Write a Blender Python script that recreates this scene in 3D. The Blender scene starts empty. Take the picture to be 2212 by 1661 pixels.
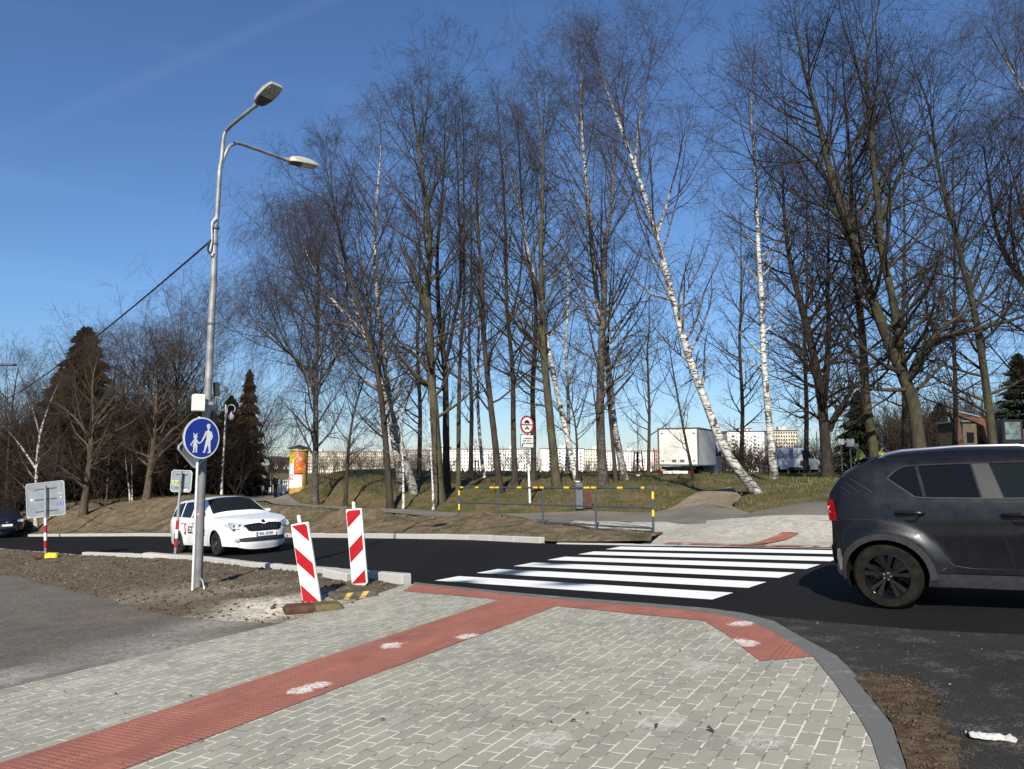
import bpy, math, random
import numpy as np
from mathutils import Vector, Matrix, geometry
R = math.radians
sc = bpy.context.scene
COL = sc.collection

# ---------------------------------------------------------------- camera, sky, sun, exposure
FPX, PW, PH, HOR = 1640.0, 2211.0, 1661.0, 1000.0
PITCH = math.atan((HOR - PH/2)/FPX)
EYE = 1.5
cam = bpy.data.cameras.new('camera'); camo = bpy.data.objects.new('camera', cam); COL.objects.link(camo)
camo.location = (0, 0, EYE); camo.rotation_euler = (math.pi/2 + PITCH, 0, 0)
cam.sensor_fit = 'HORIZONTAL'; cam.sensor_width = 36; cam.lens = 36*FPX/PW
cam.clip_start = 0.1; cam.clip_end = 5000
sc.camera = camo
SUN_AZ, SUN_EL = 9.0, 34.0          # shadows fall away from the camera, a little to the right
w = bpy.data.worlds.new('World'); sc.world = w; w.use_nodes = True
nt = w.node_tree; bg = nt.nodes['Background']
sky = nt.nodes.new('ShaderNodeTexSky'); sky.sky_type = 'NISHITA'; sky.sun_disc = False
sky.sun_elevation = R(SUN_EL); sky.sun_rotation = R(180 + SUN_AZ)
sky.altitude = 0; sky.air_density = 1.0; sky.dust_density = 0.0; sky.ozone_density = 1.0
bg.inputs['Strength'].default_value = 0.125
# thin high cloud: streaks laid out by sky direction
tc = nt.nodes.new('ShaderNodeTexCoord')
mp = nt.nodes.new('ShaderNodeMapping'); mp.inputs['Rotation'].default_value = (0, R(-28), R(20)); mp.inputs['Scale'].default_value = (1.2, 1.0, 9.0)
nz = nt.nodes.new('ShaderNodeTexNoise'); nz.inputs['Scale'].default_value = 2.2; nz.inputs['Detail'].default_value = 5
rp = nt.nodes.new('ShaderNodeValToRGB'); rp.color_ramp.elements[0].position = .52; rp.color_ramp.elements[1].position = .8
rp.color_ramp.elements[1].color = (.05, .05, .05, 1)
mx = nt.nodes.new('ShaderNodeMixRGB'); mx.inputs[2].default_value = (9, 9.6, 10.5, 1)
nt.links.new(tc.outputs['Generated'], mp.inputs[0]); nt.links.new(mp.outputs[0], nz.inputs['Vector'])
nt.links.new(nz.outputs[0], rp.inputs[0]); nt.links.new(rp.outputs[0], mx.inputs[0]); nt.links.new(sky.outputs[0], mx.inputs[1])
# clean dry air: the stock sky is too yellow low down on the side away from the sun
sx = nt.nodes.new('ShaderNodeSeparateXYZ'); nt.links.new(tc.outputs['Generated'], sx.inputs[0])
tr_ = nt.nodes.new('ShaderNodeValToRGB'); e_ = tr_.color_ramp.elements; e_.new(.07); e_.new(.20)
for i_, (p_, c_) in enumerate([(0, (.60,.72,1.02)), (.07, (.66,.86,1.20)), (.20, (.74,1.02,1.40)), (.45, (.74,1.02,1.42))]):
    if i_ >= len(e_): e_.new(p_)
    e_[i_].position = p_; e_[i_].color = (c_[0]*.515, c_[1]*.512, c_[2]*.505, 1)
nt.links.new(sx.outputs['Z'], tr_.inputs[0])
ml_ = nt.nodes.new('ShaderNodeMixRGB'); ml_.blend_type = 'MULTIPLY'; ml_.inputs[0].default_value = 1
nt.links.new(mx.outputs[0], ml_.inputs[1]); nt.links.new(tr_.outputs[0], ml_.inputs[2]); nt.links.new(ml_.outputs[0], bg.inputs['Color'])
# one faint, broad vapour trail across the upper left sky, fixed to the sky as a great circle
_ry = lambda u, v: Vector(((u-PW/2)/FPX, math.cos(PITCH)-(PH/2-v)/FPX*math.sin(PITCH), math.sin(PITCH)+(PH/2-v)/FPX*math.cos(PITCH))).normalized()
_gn = _ry(0, 305).cross(_ry(700, 2)).normalized()
dt = nt.nodes.new('ShaderNodeVectorMath'); dt.operation = 'DOT_PRODUCT'; dt.inputs[1].default_value = _gn; nt.links.new(tc.outputs['Generated'], dt.inputs[0])
ab = nt.nodes.new('ShaderNodeMath'); ab.operation = 'ABSOLUTE'; nt.links.new(dt.outputs['Value'], ab.inputs[0])
mr_ = nt.nodes.new('ShaderNodeMapRange'); mr_.inputs['From Min'].default_value = .011; mr_.inputs['From Max'].default_value = .001; mr_.inputs['To Max'].default_value = .035; nt.links.new(ab.outputs[0], mr_.inputs['Value'])
n2_ = nt.nodes.new('ShaderNodeTexNoise'); n2_.inputs['Scale'].default_value = 9; n2_.inputs['Detail'].default_value = 5; nt.links.new(tc.outputs['Generated'], n2_.inputs['Vector'])
m2_ = nt.nodes.new('ShaderNodeMath'); m2_.operation = 'MULTIPLY'; nt.links.new(mr_.outputs[0], m2_.inputs[0]); nt.links.new(n2_.outputs[0], m2_.inputs[1])
mx2 = nt.nodes.new('ShaderNodeMixRGB'); mx2.inputs[2].default_value = (5.2, 6.2, 7.4, 1); nt.links.new(m2_.outputs[0], mx2.inputs[0]); nt.links.new(ml_.outputs[0], mx2.inputs[1]); nt.links.new(mx2.outputs[0], bg.inputs['Color'])
sl = bpy.data.lights.new('sun', 'SUN'); so = bpy.data.objects.new('sun', sl); COL.objects.link(so)
sl.energy = 5.0; sl.angle = R(.53); sl.color = (1, .94, .83)
SUNV = Vector((-math.sin(R(SUN_AZ))*math.cos(R(SUN_EL)), -math.cos(R(SUN_AZ))*math.cos(R(SUN_EL)), math.sin(R(SUN_EL))))
so.rotation_euler = SUNV.to_track_quat('Z', 'Y').to_euler(); so.location = (0, -20, 30)
sc.view_settings.view_transform = 'Standard'; sc.view_settings.look = 'None'
sc.view_settings.exposure = 0.50; sc.view_settings.gamma = 1; sc.view_settings.use_curve_mapping = False
sc.cycles.max_bounces = 5; sc.cycles.diffuse_bounces = 2; sc.cycles.glossy_bounces = 3; sc.cycles.transmission_bounces = 3
sc.cycles.transparent_max_bounces = 6; sc.cycles.sample_clamp_indirect = 4

# ---------------------------------------------------------------- measuring the place
CP, SP = math.cos(PITCH), math.sin(PITCH)
def ray(u, v):
    x = (u - PW/2)/FPX; y = (PH/2 - v)/FPX
    return np.array([x, CP - y*SP, SP + y*CP])
def at(u, v, Y):
    d = ray(u, v)*(Y/ray(u, v)[1]); return np.array([d[0], d[1], d[2] + EYE])
_n = np.cross(ray(2569, 951), ray(-373, 1129)); _n /= _n[2]
_k = _n @ (at(1925, 1314, 7.4) - np.array([0, 0, EYE]))
def G(u, v):                       # a point of the sloping road plane
    d = ray(u, v); p = d*(_k/(_n @ d)); p[2] += EYE; return p
def plane(x, y):
    x = np.clip(x, -60, 60); y = np.clip(y, -60, 200)
    return _k - _n[0]*x - _n[1]*y + EYE
def sstep(a, b, x):
    t = np.clip((x - a)/(b - a), 0, 1); return t*t*(3 - 2*t)
# far kerb as a polyline (pixels -> ground), signed distance beyond it
FK = np.array([G(*q)[:2] for q in [(60, 1159), (300, 1158), (700, 1161), (991, 1165), (1200, 1175), (1412, 1179), (1800, 1187)]])
FK = np.vstack([FK[0] + (FK[0]-FK[1])*6, FK, FK[-1] + (FK[-1]-FK[-2])*8])
NK = np.array([G(*q)[:2] for q in [(0, 1187), (190, 1203), (430, 1213), (555, 1230), (700, 1243), (893, 1261)]])
NK = np.vstack([NK[0] + (NK[0]-NK[1])*5, NK])
def polydist(x, y, L):
    x = np.asarray(x, float); y = np.asarray(y, float)
    best = np.full(x.shape, 1e9); sg = np.zeros(x.shape)
    for a, b in zip(L[:-1], L[1:]):
        e = b - a; l2 = e @ e
        t = np.clip(((x-a[0])*e[0] + (y-a[1])*e[1])/l2, 0, 1)
        dx = x - a[0] - t*e[0]; dy = y - a[1] - t*e[1]
        d = np.hypot(dx, dy); s = e[0]*dy - e[1]*dx
        m = d < best; best = np.where(m, d, best); sg = np.where(m, np.sign(s), sg)
    return best*sg
TP = [(700,1106,29),(740,1094,33),(610,1097,38),(610,1083,44),(573,1072,60),(575,1067,72),(956,1123,25.5),(956,1106,28.5),(740,1107,30),
 (740,1126,27.2),(672,1101,33.6),(672,1111,31),(670,1128,28.2),(700,1116,29),(640,1118,31.5),(560,1100,36),(1145,1091,28),(1145,1062,31),(1145,1045,34),(1145,1036,42),(1145,1030,65),(1145,1027,110),
 (850,1095,29.8),(850,1065,34),(850,1048,37),(850,1038,45),(850,1030,85),(700,1089,35),(700,1065,39),(680,1049,41),(700,1042,50),(700,1034,85),
 (625,1074,42.5),(645,1053,43),(640,1056,50),(596,1069,56),(590,1067,66),(583,1065,74),(604,1063,80),(598,1077,50),(606,1072,52),(1225,1108,26),(1225,1122,23.5),(991,1131,23.9),(1412,1156,18),(1400,1107,26),(1400,1060,30),(1400,1040,34),(1400,1030,60),
 (1500,1105,23),(1560,1085,24.5),(1497,1040,33),(1640,1069,25),(1600,1105,22),(1672,1042,30),(1794,1105,18.5),(1700,1106,20),(1788,1030,36),(1900,1030,37),(2200,1030,37),(1995,1045,31),(1995,1090,20),(2200,1090,18),
 (1600,1024,100),(2200,1021,100),(1720,1032,50),(200,1092,47),(0,1122,50),(100,1100,48),(330,1084,44),(400,1080,42),(478,1076,48),(380,1120,37.5),(300,1125,39.5),
 (100,1092,62),(330,1076,62),(0,1100,75),(300,1062,110),(0,1070,120),(500,1060,90),(1412,1130,20.5),(1611,1128,17.5),(1800,1130,15)]
_P = [at(*q) for q in TP]
_X = [p[:2] for p in _P]; _V = [p[2] - plane(p[0], p[1]) for p in _P]
for a, b in zip(FK[:-1], FK[1:]):
    for t in np.linspace(0, 1, 7)[:-1]:
        _X.append(a + (b-a)*t); _V.append(0.0)
_X = np.array(_X); _V = np.array(_V)
def _phi(r): return -np.sqrt(r*r + 4.0)
_A = _phi(np.hypot(_X[:, None, 0]-_X[None, :, 0], _X[:, None, 1]-_X[None, :, 1])) - np.eye(len(_X))*0.15
_A = np.block([[_A, np.ones((len(_X), 1))], [np.ones((1, len(_X))), np.zeros((1, 1))]])
_S = np.linalg.solve(_A, np.append(_V, 0))
PC = np.array([at(*q) for q in [(1330,1124,21.6),(1225,1119,24.0),(1090,1118,25.5),(956,1114,27.1),(850,1107,29),(740,1100.5,31.6),(672,1095.5,35),(606,1090,39.5),(568,1082,46.5),(568,1073,56),(573,1068.5,66),(578,1066.5,74),(590,1062,90)]])
def pathlevel(x, y, z):            # ground is graded to the even fall of the footpath
    best = np.full(x.shape, 1e9); zc = np.zeros(x.shape)
    for a, b in zip(PC[:-1], PC[1:]):
        e = b[:2]-a[:2]; t = np.clip(((x-a[0])*e[0] + (y-a[1])*e[1])/(e @ e), 0, 1); d = np.hypot(x-a[0]-t*e[0], y-a[1]-t*e[1]); m = d < best
        best = np.where(m, d, best); zc = np.where(m, a[2]+(b[2]-a[2])*t, zc)
    w_ = 1 - sstep(1.25, 2.4, best); return z*(1-w_) + zc*w_ + .70*np.exp(-(((x+11.3)/1.5)**2 + ((y-42.3)/2.2)**2))
def hh(x, y):
    x = np.asarray(x, float); y = np.asarray(y, float); sh = x.shape; x = x.ravel(); y = y.ravel()
    o = np.zeros(x.shape)
    xc = np.clip(x, -60, 60); yc = np.clip(y, -60, 150)
    for i in range(0, len(x), 20000):
        r = np.hypot(xc[i:i+20000, None]-_X[None, :, 0], yc[i:i+20000, None]-_X[None, :, 1])
        o[i:i+20000] = _phi(r) @ _S[:-1] + _S[-1]
    d = polydist(x, y, FK)
    z = plane(x, y) + o*sstep(0.0, 2.0, d) + 0.09*sstep(0, .3, d)
    z = np.where(d > 1.0, z + (pathlevel(x, y, z)-z)*sstep(1.0, 2.2, d), z)
    dn = -polydist(x, y, NK)                       # near verge, level with the kerb
    z = z + 0.055*np.where((dn > 0), np.exp(-(dn/2.2)**2), 0)*sstep(.0, .25, dn)*sstep(-1.4, -2.4, x)
    zf = EYE - 0.0134*np.maximum(y, 60) + 0*x
    z = z*(1 - sstep(100, 170, y)) + zf*sstep(100, 170, y)
    return z.reshape(sh)
def h1(x, y): return float(hh(np.array([x]), np.array([y]))[0])
def ground(u, v, Y):               # stand something seen at column u, distance Y, on the ground
    p = at(u, v, Y); return np.array([p[0], p[1], h1(p[0], p[1])])

# ---------------------------------------------------------------- materials
MATS = {}
def nodes_of(name):
    m = bpy.data.materials.new(name); m.use_nodes = True; t = m.node_tree
    return m, t, t.nodes['Principled BSDF']
def nd(t, kind, **kw):
    n = t.nodes.new(kind)
    for k, v in kw.items():
        if k.startswith('_'): setattr(n, k[1:], v)
        else: n.inputs[k.replace('0', ' ') if k.replace('0', ' ') in n.inputs else k].default_value = v
    return n
def c4(c): return (c[0], c[1], c[2], 1)
def noise(t, scale, detail=3, rough=.55, vec=None, stretch=None):
    n = t.nodes.new('ShaderNodeTexNoise'); n.inputs['Scale'].default_value = scale; n.inputs['Detail'].default_value = detail; n.inputs['Roughness'].default_value = rough
    if vec is not None:
        if stretch:
            mpp = t.nodes.new('ShaderNodeMapping'); mpp.inputs['Scale'].default_value = stretch; t.links.new(vec, mpp.inputs[0]); vec = mpp.outputs[0]
        t.links.new(vec, n.inputs['Vector'])
    return n.outputs[0]
def ramp(t, src, stops):
    r = t.nodes.new('ShaderNodeValToRGB'); e = r.color_ramp.elements
    while len(e) < len(stops): e.new(.5)
    for i, (p, c) in enumerate(stops):
        e[i].position = p; e[i].color = c4(c) if not np.isscalar(c) else (c, c, c, 1)
    t.links.new(src, r.inputs[0]); return r.outputs[0]
def mixc(t, fac, a, b):
    m = t.nodes.new('ShaderNodeMixRGB')
    for s, i in ((fac, 0), (a, 1), (b, 2)):
        if isinstance(s, bpy.types.NodeSocket): t.links.new(s, m.inputs[i])
        elif np.isscalar(s): m.inputs[i].default_value = s
        else: m.inputs[i].default_value = c4(s)
    return m.outputs[0]
def bump(t, p, src, strength=.3, dist=.01):
    b = t.nodes.new('ShaderNodeBump'); b.inputs['Strength'].default_value = strength; b.inputs['Distance'].default_value = dist
    t.links.new(src, b.inputs['Height']); t.links.new(b.outputs[0], p.inputs['Normal'])
def geo(t): return t.nodes.new('ShaderNodeNewGeometry').outputs['Position']
def objc(t): return t.nodes.new('ShaderNodeTexCoord').outputs['Object']
def mat(name, col, rough=.6, metal=0.0, var=.15, scale=6.0, bmp=0.0, bscale=60., coat=0.0, spec=None):
    if name in MATS: return MATS[name]
    m, t, p = nodes_of(name); v = objc(t)
    a = tuple(max(0, c*(1-var)) for c in col); b = tuple(c*(1+var) for c in col)
    f = ramp(t, noise(t, scale, 4, .6, v), [(.35, 0.), (.65, 1.)])
    t.links.new(mixc(t, f, a, b), p.inputs['Base Color'])
    p.inputs['Roughness'].default_value = rough; p.inputs['Metallic'].default_value = metal; p.inputs['Coat Weight'].default_value = coat
    if spec is None and rough > .75: spec = .12
    if spec is not None: p.inputs['Specular IOR Level'].default_value = spec
    if bmp: bump(t, p, noise(t, bscale, 3, .6, v), bmp, .004)
    MATS[name] = m; return m

# ---------------------------------------------------------------- mesh helpers
def link(name, me, m=None, parent=None, smooth=False, sharp=None):
    o = bpy.data.objects.new(name, me); COL.objects.link(o)
    if m is not None:
        for q in (m if isinstance(m, (list, tuple)) else [m]): me.materials.append(q)
    if parent is not None: o.parent = parent
    if smooth:
        me.polygons.foreach_set('use_smooth', np.ones(len(me.polygons), bool))
        if sharp: me.set_sharp_from_angle(angle=R(sharp))
    return o
def mesh_np(name, V, Fq, att=None):
    me = bpy.data.meshes.new(name); V = np.asarray(V, np.float32); Fq = np.asarray(Fq, np.int32); k = Fq.shape[1]
    me.vertices.add(len(V)); me.vertices.foreach_set('co', V.ravel())
    me.loops.add(Fq.size); me.loops.foreach_set('vertex_index', Fq.ravel())
    me.polygons.add(len(Fq)); me.polygons.foreach_set('loop_start', np.arange(0, Fq.size, k, dtype=np.int32))
    me.polygons.foreach_set('loop_total', np.full(len(Fq), k, np.int32))
    if att is not None:
        for an, av in att.items():
            a = me.attributes.new(an, 'FLOAT', 'POINT'); a.data.foreach_set('value', np.asarray(av, np.float32))
    me.update(calc_edges=True); return me
def tag(o, label=None, cat=None, group=None, kind=None):
    if label: o['label'] = label
    if cat: o['category'] = cat
    if group: o['group'] = group
    if kind: o['kind'] = kind
    return o
def thing(name, label, cat, loc=(0, 0, 0), rz=0.0, group=None):
    o = bpy.data.objects.new(name, None); COL.objects.link(o); o.empty_display_size = .2
    o.location = loc; o.rotation_euler = (0, 0, rz); return tag(o, label, cat, group)
def copy_tree(o, parent=None):
    c = o.copy(); COL.objects.link(c); c.parent = parent
    for ch in list(o.children): copy_tree(ch, c)
    return c
class MB:
    def __init__(s): s.v = []; s.f = []
    def add(s, V, Fs):
        n = len(s.v); s.v += [tuple(map(float, p)) for p in V]; s.f += [tuple(i+n for i in f) for f in Fs]; return s
    def box(s, c, d, rot=None, bev=0.0):
        x, y, z = d[0]/2, d[1]/2, d[2]/2
        if bev <= 0:
            V = [(sx*x, sy*y, sz*z) for sx in (-1, 1) for sy in (-1, 1) for sz in (-1, 1)]
            Fs = [(0,1,3,2),(4,6,7,5),(0,4,5,1),(2,3,7,6),(0,2,6,4),(1,5,7,3)]
        else:
            b = min(bev, x*.99, y*.99, z*.99); V = []; 
            ring = lambda X, Y, zz: [(X-b*0, -Y+b, zz), (X, Y-b, zz), (X-b, Y, zz), (-X+b, Y, zz), (-X, Y-b, zz), (-X, -Y+b, zz), (-X+b, -Y, zz), (X-b, -Y, zz)]
            V = ring(x-b, y-b, -z) + ring(x, y, -z+b) + ring(x, y, z-b) + ring(x-b, y-b, z); Fs = []
            for k in range(3):
                for i in range(8):
                    j = (i+1) % 8; Fs.append((k*8+i, k*8+j, k*8+8+j, k*8+8+i))
            Fs += [tuple(range(7, -1, -1)), tuple(range(24, 32))]
        M_ = rot if rot is not None else Matrix.Identity(3)
        c = Vector(c); return s.add([tuple(M_ @ Vector(p) + c) for p in V], Fs)
    def tube(s, pts, r, n=8, cap=True, closed=False):
        pts = [Vector(p) for p in pts]; K = len(pts); rr = [r]*K if np.isscalar(r) else r; V = []; Fs = []
        ref = None
        for i, p in enumerate(pts):
            a = pts[i-1] if (i > 0 or closed) else pts[i]; b = pts[(i+1) % K] if (i < K-1 or closed) else pts[i]
            T = (b - a).normalized()
            if ref is None: ref = T.orthogonal().normalized()
            ref = (ref - T*ref.dot(T)); ref = ref.normalized() if ref.length > 1e-6 else T.orthogonal().normalized()
            B = T.cross(ref)
            for k in range(n):
                an = 2*math.pi*k/n; V.append(p + (ref*math.cos(an) + B*math.sin(an))*rr[i])
        for i in range(K if closed else K-1):
            for k in range(n):
                j = (k+1) % n; i2 = (i+1) % K; Fs.append((i*n+k, i*n+j, i2*n+j, i2*n+k))
        if cap and not closed: Fs += [tuple(range(n-1, -1, -1)), tuple((K-1)*n + k for k in range(n))]
        return s.add(V, Fs)
    def lathe(s, prof, c=(0,0,0), axis='z', n=24, ):
        V = []; Fs = []; K = len(prof); c = Vector(c)
        for r, z in prof:
            for k in range(n):
                a = 2*math.pi*k/n; q = (r*math.cos(a), r*math.sin(a), z)
                if axis == 'y': q = (q[0], q[2], q[1])
                if axis == 'x': q = (q[2], q[0], q[1])
                V.append(c + Vector(q))
        for i in range(K-1):
            for k in range(n):
                j = (k+1) % n; Fs.append((i*n+k, i*n+j, (i+1)*n+j, (i+1)*n+k))
        return s.add(V, Fs)
    def prism(s, poly, a0, a1, plane_='xz'):
        """poly in 2D, extruded from a0 to a1 along the third axis"""
        def q(p, a): return {'xz': (p[0], a, p[1]), 'xy': (p[0], p[1], a), 'yz': (a, p[0], p[1])}[plane_]
        n = len(poly); V = [q(p, a0) for p in poly] + [q(p, a1) for p in poly]
        Fs = [(i, (i+1) % n, n+(i+1) % n, n+i) for i in range(n)] + [tuple(range(n-1, -1, -1)), tuple(range(n, 2*n))]
        return s.add(V, Fs)
    def build(s, name, m, parent=None, smooth=False, sharp=35):
        me = bpy.data.meshes.new(name); me.from_pydata(s.v, [], s.f)
        import bmesh
        b = bmesh.new(); b.from_mesh(me); bmesh.ops.recalc_face_normals(b, faces=b.faces); b.to_mesh(me); b.free()
        return link(name, me, m, parent, smooth, sharp)
def inpoly(px, py, poly):
    c = np.zeros(px.shape, bool); n = len(poly)
    for i in range(n):
        x1, y1 = poly[i][:2]; x2, y2 = poly[(i+1) % n][:2]
        if y1 == y2: continue
        c ^= ((y1 > py) != (y2 > py)) & (px < (x2-x1)*(py-y1)/(y2-y1) + x1)
    return c
def dens(poly, step, closed=True):
    out = []; n = len(poly)
    for i in range(n if closed else n-1):
        a = np.array(poly[i][:2], float); b = np.array(poly[(i+1) % n][:2], float); k = max(1, int(np.ceil(np.linalg.norm(b-a)/step)))
        out += [tuple(a + (b-a)*j/k) for j in range(k)]
    if not closed: out.append(tuple(poly[-1][:2]))
    return out
def tess(outer, holes=(), step=.1, bstep=None, jit=0.0, seed=1):
    bs = bstep or step; rings = [dens(outer, bs)] + [dens(h, bs) for h in holes]
    V = []; E_ = []
    for r in rings:
        n0 = len(V); V += r; E_ += [(n0+i, n0+(i+1) % len(r)) for i in range(len(r))]
    o = np.array(rings[0]); lo = o.min(0); hi = o.max(0)
    gx, gy = np.meshgrid(np.arange(lo[0]+step/2, hi[0], step), np.arange(lo[1]+step/2, hi[1], step)); gx = gx.ravel(); gy = gy.ravel()
    if jit:
        rg = np.random.RandomState(seed); gx = gx + rg.uniform(-jit, jit, gx.shape)*step; gy = gy + rg.uniform(-jit, jit, gy.shape)*step
    m = inpoly(gx, gy, rings[0])
    for h in rings[1:]: m &= ~inpoly(gx, gy, h)
    gx = gx[m]; gy = gy[m]
    if len(gx):
        B = np.array(V); keep = np.ones(len(gx), bool)
        for i in range(0, len(gx), 2000):
            d = np.hypot(gx[i:i+2000, None]-B[None, :, 0], gy[i:i+2000, None]-B[None, :, 1]).min(1); keep[i:i+2000] = d > step*.45
        V += list(zip(gx[keep], gy[keep]))
    r = geometry.delaunay_2d_cdt([Vector(p) for p in V], E_, [], 0, 1e-7)
    vo = np.array([tuple(p) for p in r[0]]); fo = [f for f in r[2] if len(f) == 3]; fa = np.array(fo)
    c = vo[fa].mean(1); m = inpoly(c[:, 0], c[:, 1], rings[0])
    for h in rings[1:]: m &= ~inpoly(c[:, 0], c[:, 1], h)
    fa = fa[m]
    a = vo[fa]; cr = (a[:, 1, 0]-a[:, 0, 0])*(a[:, 2, 1]-a[:, 0, 1]) - (a[:, 1, 1]-a[:, 0, 1])*(a[:, 2, 0]-a[:, 0, 0])
    fa[cr < 0] = fa[cr < 0][:, ::-1]
    return vo, fa
def drape(name, outer, m, off=.004, step=.5, holes=(), kind='structure', fn=None, parent=None):
    vo, fa = tess(outer, holes, step)
    z = (hh(vo[:, 0], vo[:, 1]) if fn is None else fn(vo[:, 0], vo[:, 1])) + off
    o = link(name, mesh_np(name, np.column_stack([vo, z]), fa), m, parent, True)
    if kind: o['kind'] = kind
    return o
def gp(L): return [tuple(G(*q)[:2]) for q in L]
def text(body, name, m, parent, mtx, size, depth=.002, shear=0, bold=0.0, wx=1.0):
    cu = bpy.data.curves.new(name, 'FONT'); cu.body = body; cu.size = size; cu.extrude = depth/2; cu.align_x = 'CENTER'; cu.align_y = 'CENTER'
    cu.shear = shear; cu.offset = bold; cu.resolution_u = 4
    t = bpy.data.objects.new('tmp', cu); COL.objects.link(t)
    me = bpy.data.meshes.new_from_object(t.evaluated_get(bpy.context.evaluated_depsgraph_get())); bpy.data.objects.remove(t); bpy.data.curves.remove(cu)
    me.name = name; me.transform(Matrix.Diagonal((wx, 1, 1, 1))); me.transform(mtx); me.materials.clear()
    return link(name, me, m, parent)
def frame3(o, xa, ya):             # matrix from origin and two axes
    xa = Vector(xa).normalized(); ya = Vector(ya); ya = (ya - xa*ya.dot(xa)).normalized(); za = xa.cross(ya)
    return Matrix(((xa.x, ya.x, za.x, o[0]), (xa.y, ya.y, za.y, o[1]), (xa.z, ya.z, za.z, o[2]), (0, 0, 0, 1)))
def chaikin(P, it=2, closed=False):
    P = [np.array(p, float) for p in P]
    for _ in range(it):
        Q = [] if closed else [P[0]]
        n = len(P)
        for i in range(n if closed else n-1):
            a, b = P[i], P[(i+1) % n]; Q += [a*.75+b*.25, a*.25+b*.75]
        if not closed: Q.append(P[-1])
        P = Q
    return P
# ================================================================= GROUND MATERIALS
def GT(u, v, y0=6.0, y1=200.0):     # where the sight line meets the terrain
    Y = np.linspace(y0, y1, 4000); d = ray(u, v); P = d[None]*(Y/d[1])[:, None]
    g = P[:, 2] + EYE - hh(P[:, 0], P[:, 1]); i = np.argmax(g < 0)
    if g[i] >= 0: i = len(Y)-1
    return np.array([P[i, 0], P[i, 1]])
def near_mask(t, pos, c, rad, soft):      # 1 inside a blob round a world point
    s = t.nodes.new('ShaderNodeVectorMath'); s.operation = 'DISTANCE'; t.links.new(pos, s.inputs[0]); s.inputs[1].default_value = c
    ns = noise(t, 1.6 if rad > .2 else 9.0, 5, .75, pos, (1, 1, 1))
    a = t.nodes.new('ShaderNodeMath'); a.operation = 'MULTIPLY_ADD'; t.links.new(ns, a.inputs[0]); a.inputs[1].default_value = soft*3; a.inputs[2].default_value = -soft*1.5
    b = t.nodes.new('ShaderNodeMath'); b.operation = 'ADD'; t.links.new(s.outputs['Value'], b.inputs[0]); t.links.new(a.outputs[0], b.inputs[1])
    mr = t.nodes.new('ShaderNodeMapRange'); k_s = 1.0 if rad > .2 else .25; mr.inputs['From Min'].default_value = rad+soft*k_s; mr.inputs['From Max'].default_value = rad-soft*k_s; t.links.new(b.outputs[0], mr.inputs['Value'])
    return mr.outputs[0]
def mul(t, a, b):
    m = t.nodes.new('ShaderNodeMath'); m.operation = 'MULTIPLY'
    for s, i in ((a, 0), (b, 1)):
        if isinstance(s, bpy.types.NodeSocket): t.links.new(s, m.inputs[i])
        else: m.inputs[i].default_value = s
    return m.outputs[0]
SDIR = math.atan2(4.97, 2.81)        # direction of the red guiding strip and of the paver courses
def rotvec(t, pos, ang):
    v = t.nodes.new('ShaderNodeVectorRotate'); v.rotation_type = 'Z_AXIS'; v.inputs['Angle'].default_value = -ang; t.links.new(pos, v.inputs['Vector']); return v.outputs[0]
def sand_blobs(t, pos, pts, rad=.12, soft=.1):
    out = None
    for c in pts:
        k = near_mask(t, pos, c, rad, soft)
        if out is None: out = k
        else:
            m = t.nodes.new('ShaderNodeMath'); m.operation = 'MAXIMUM'; t.links.new(out, m.inputs[0]); t.links.new(k, m.inputs[1]); out = m.outputs[0]
    return out
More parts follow.
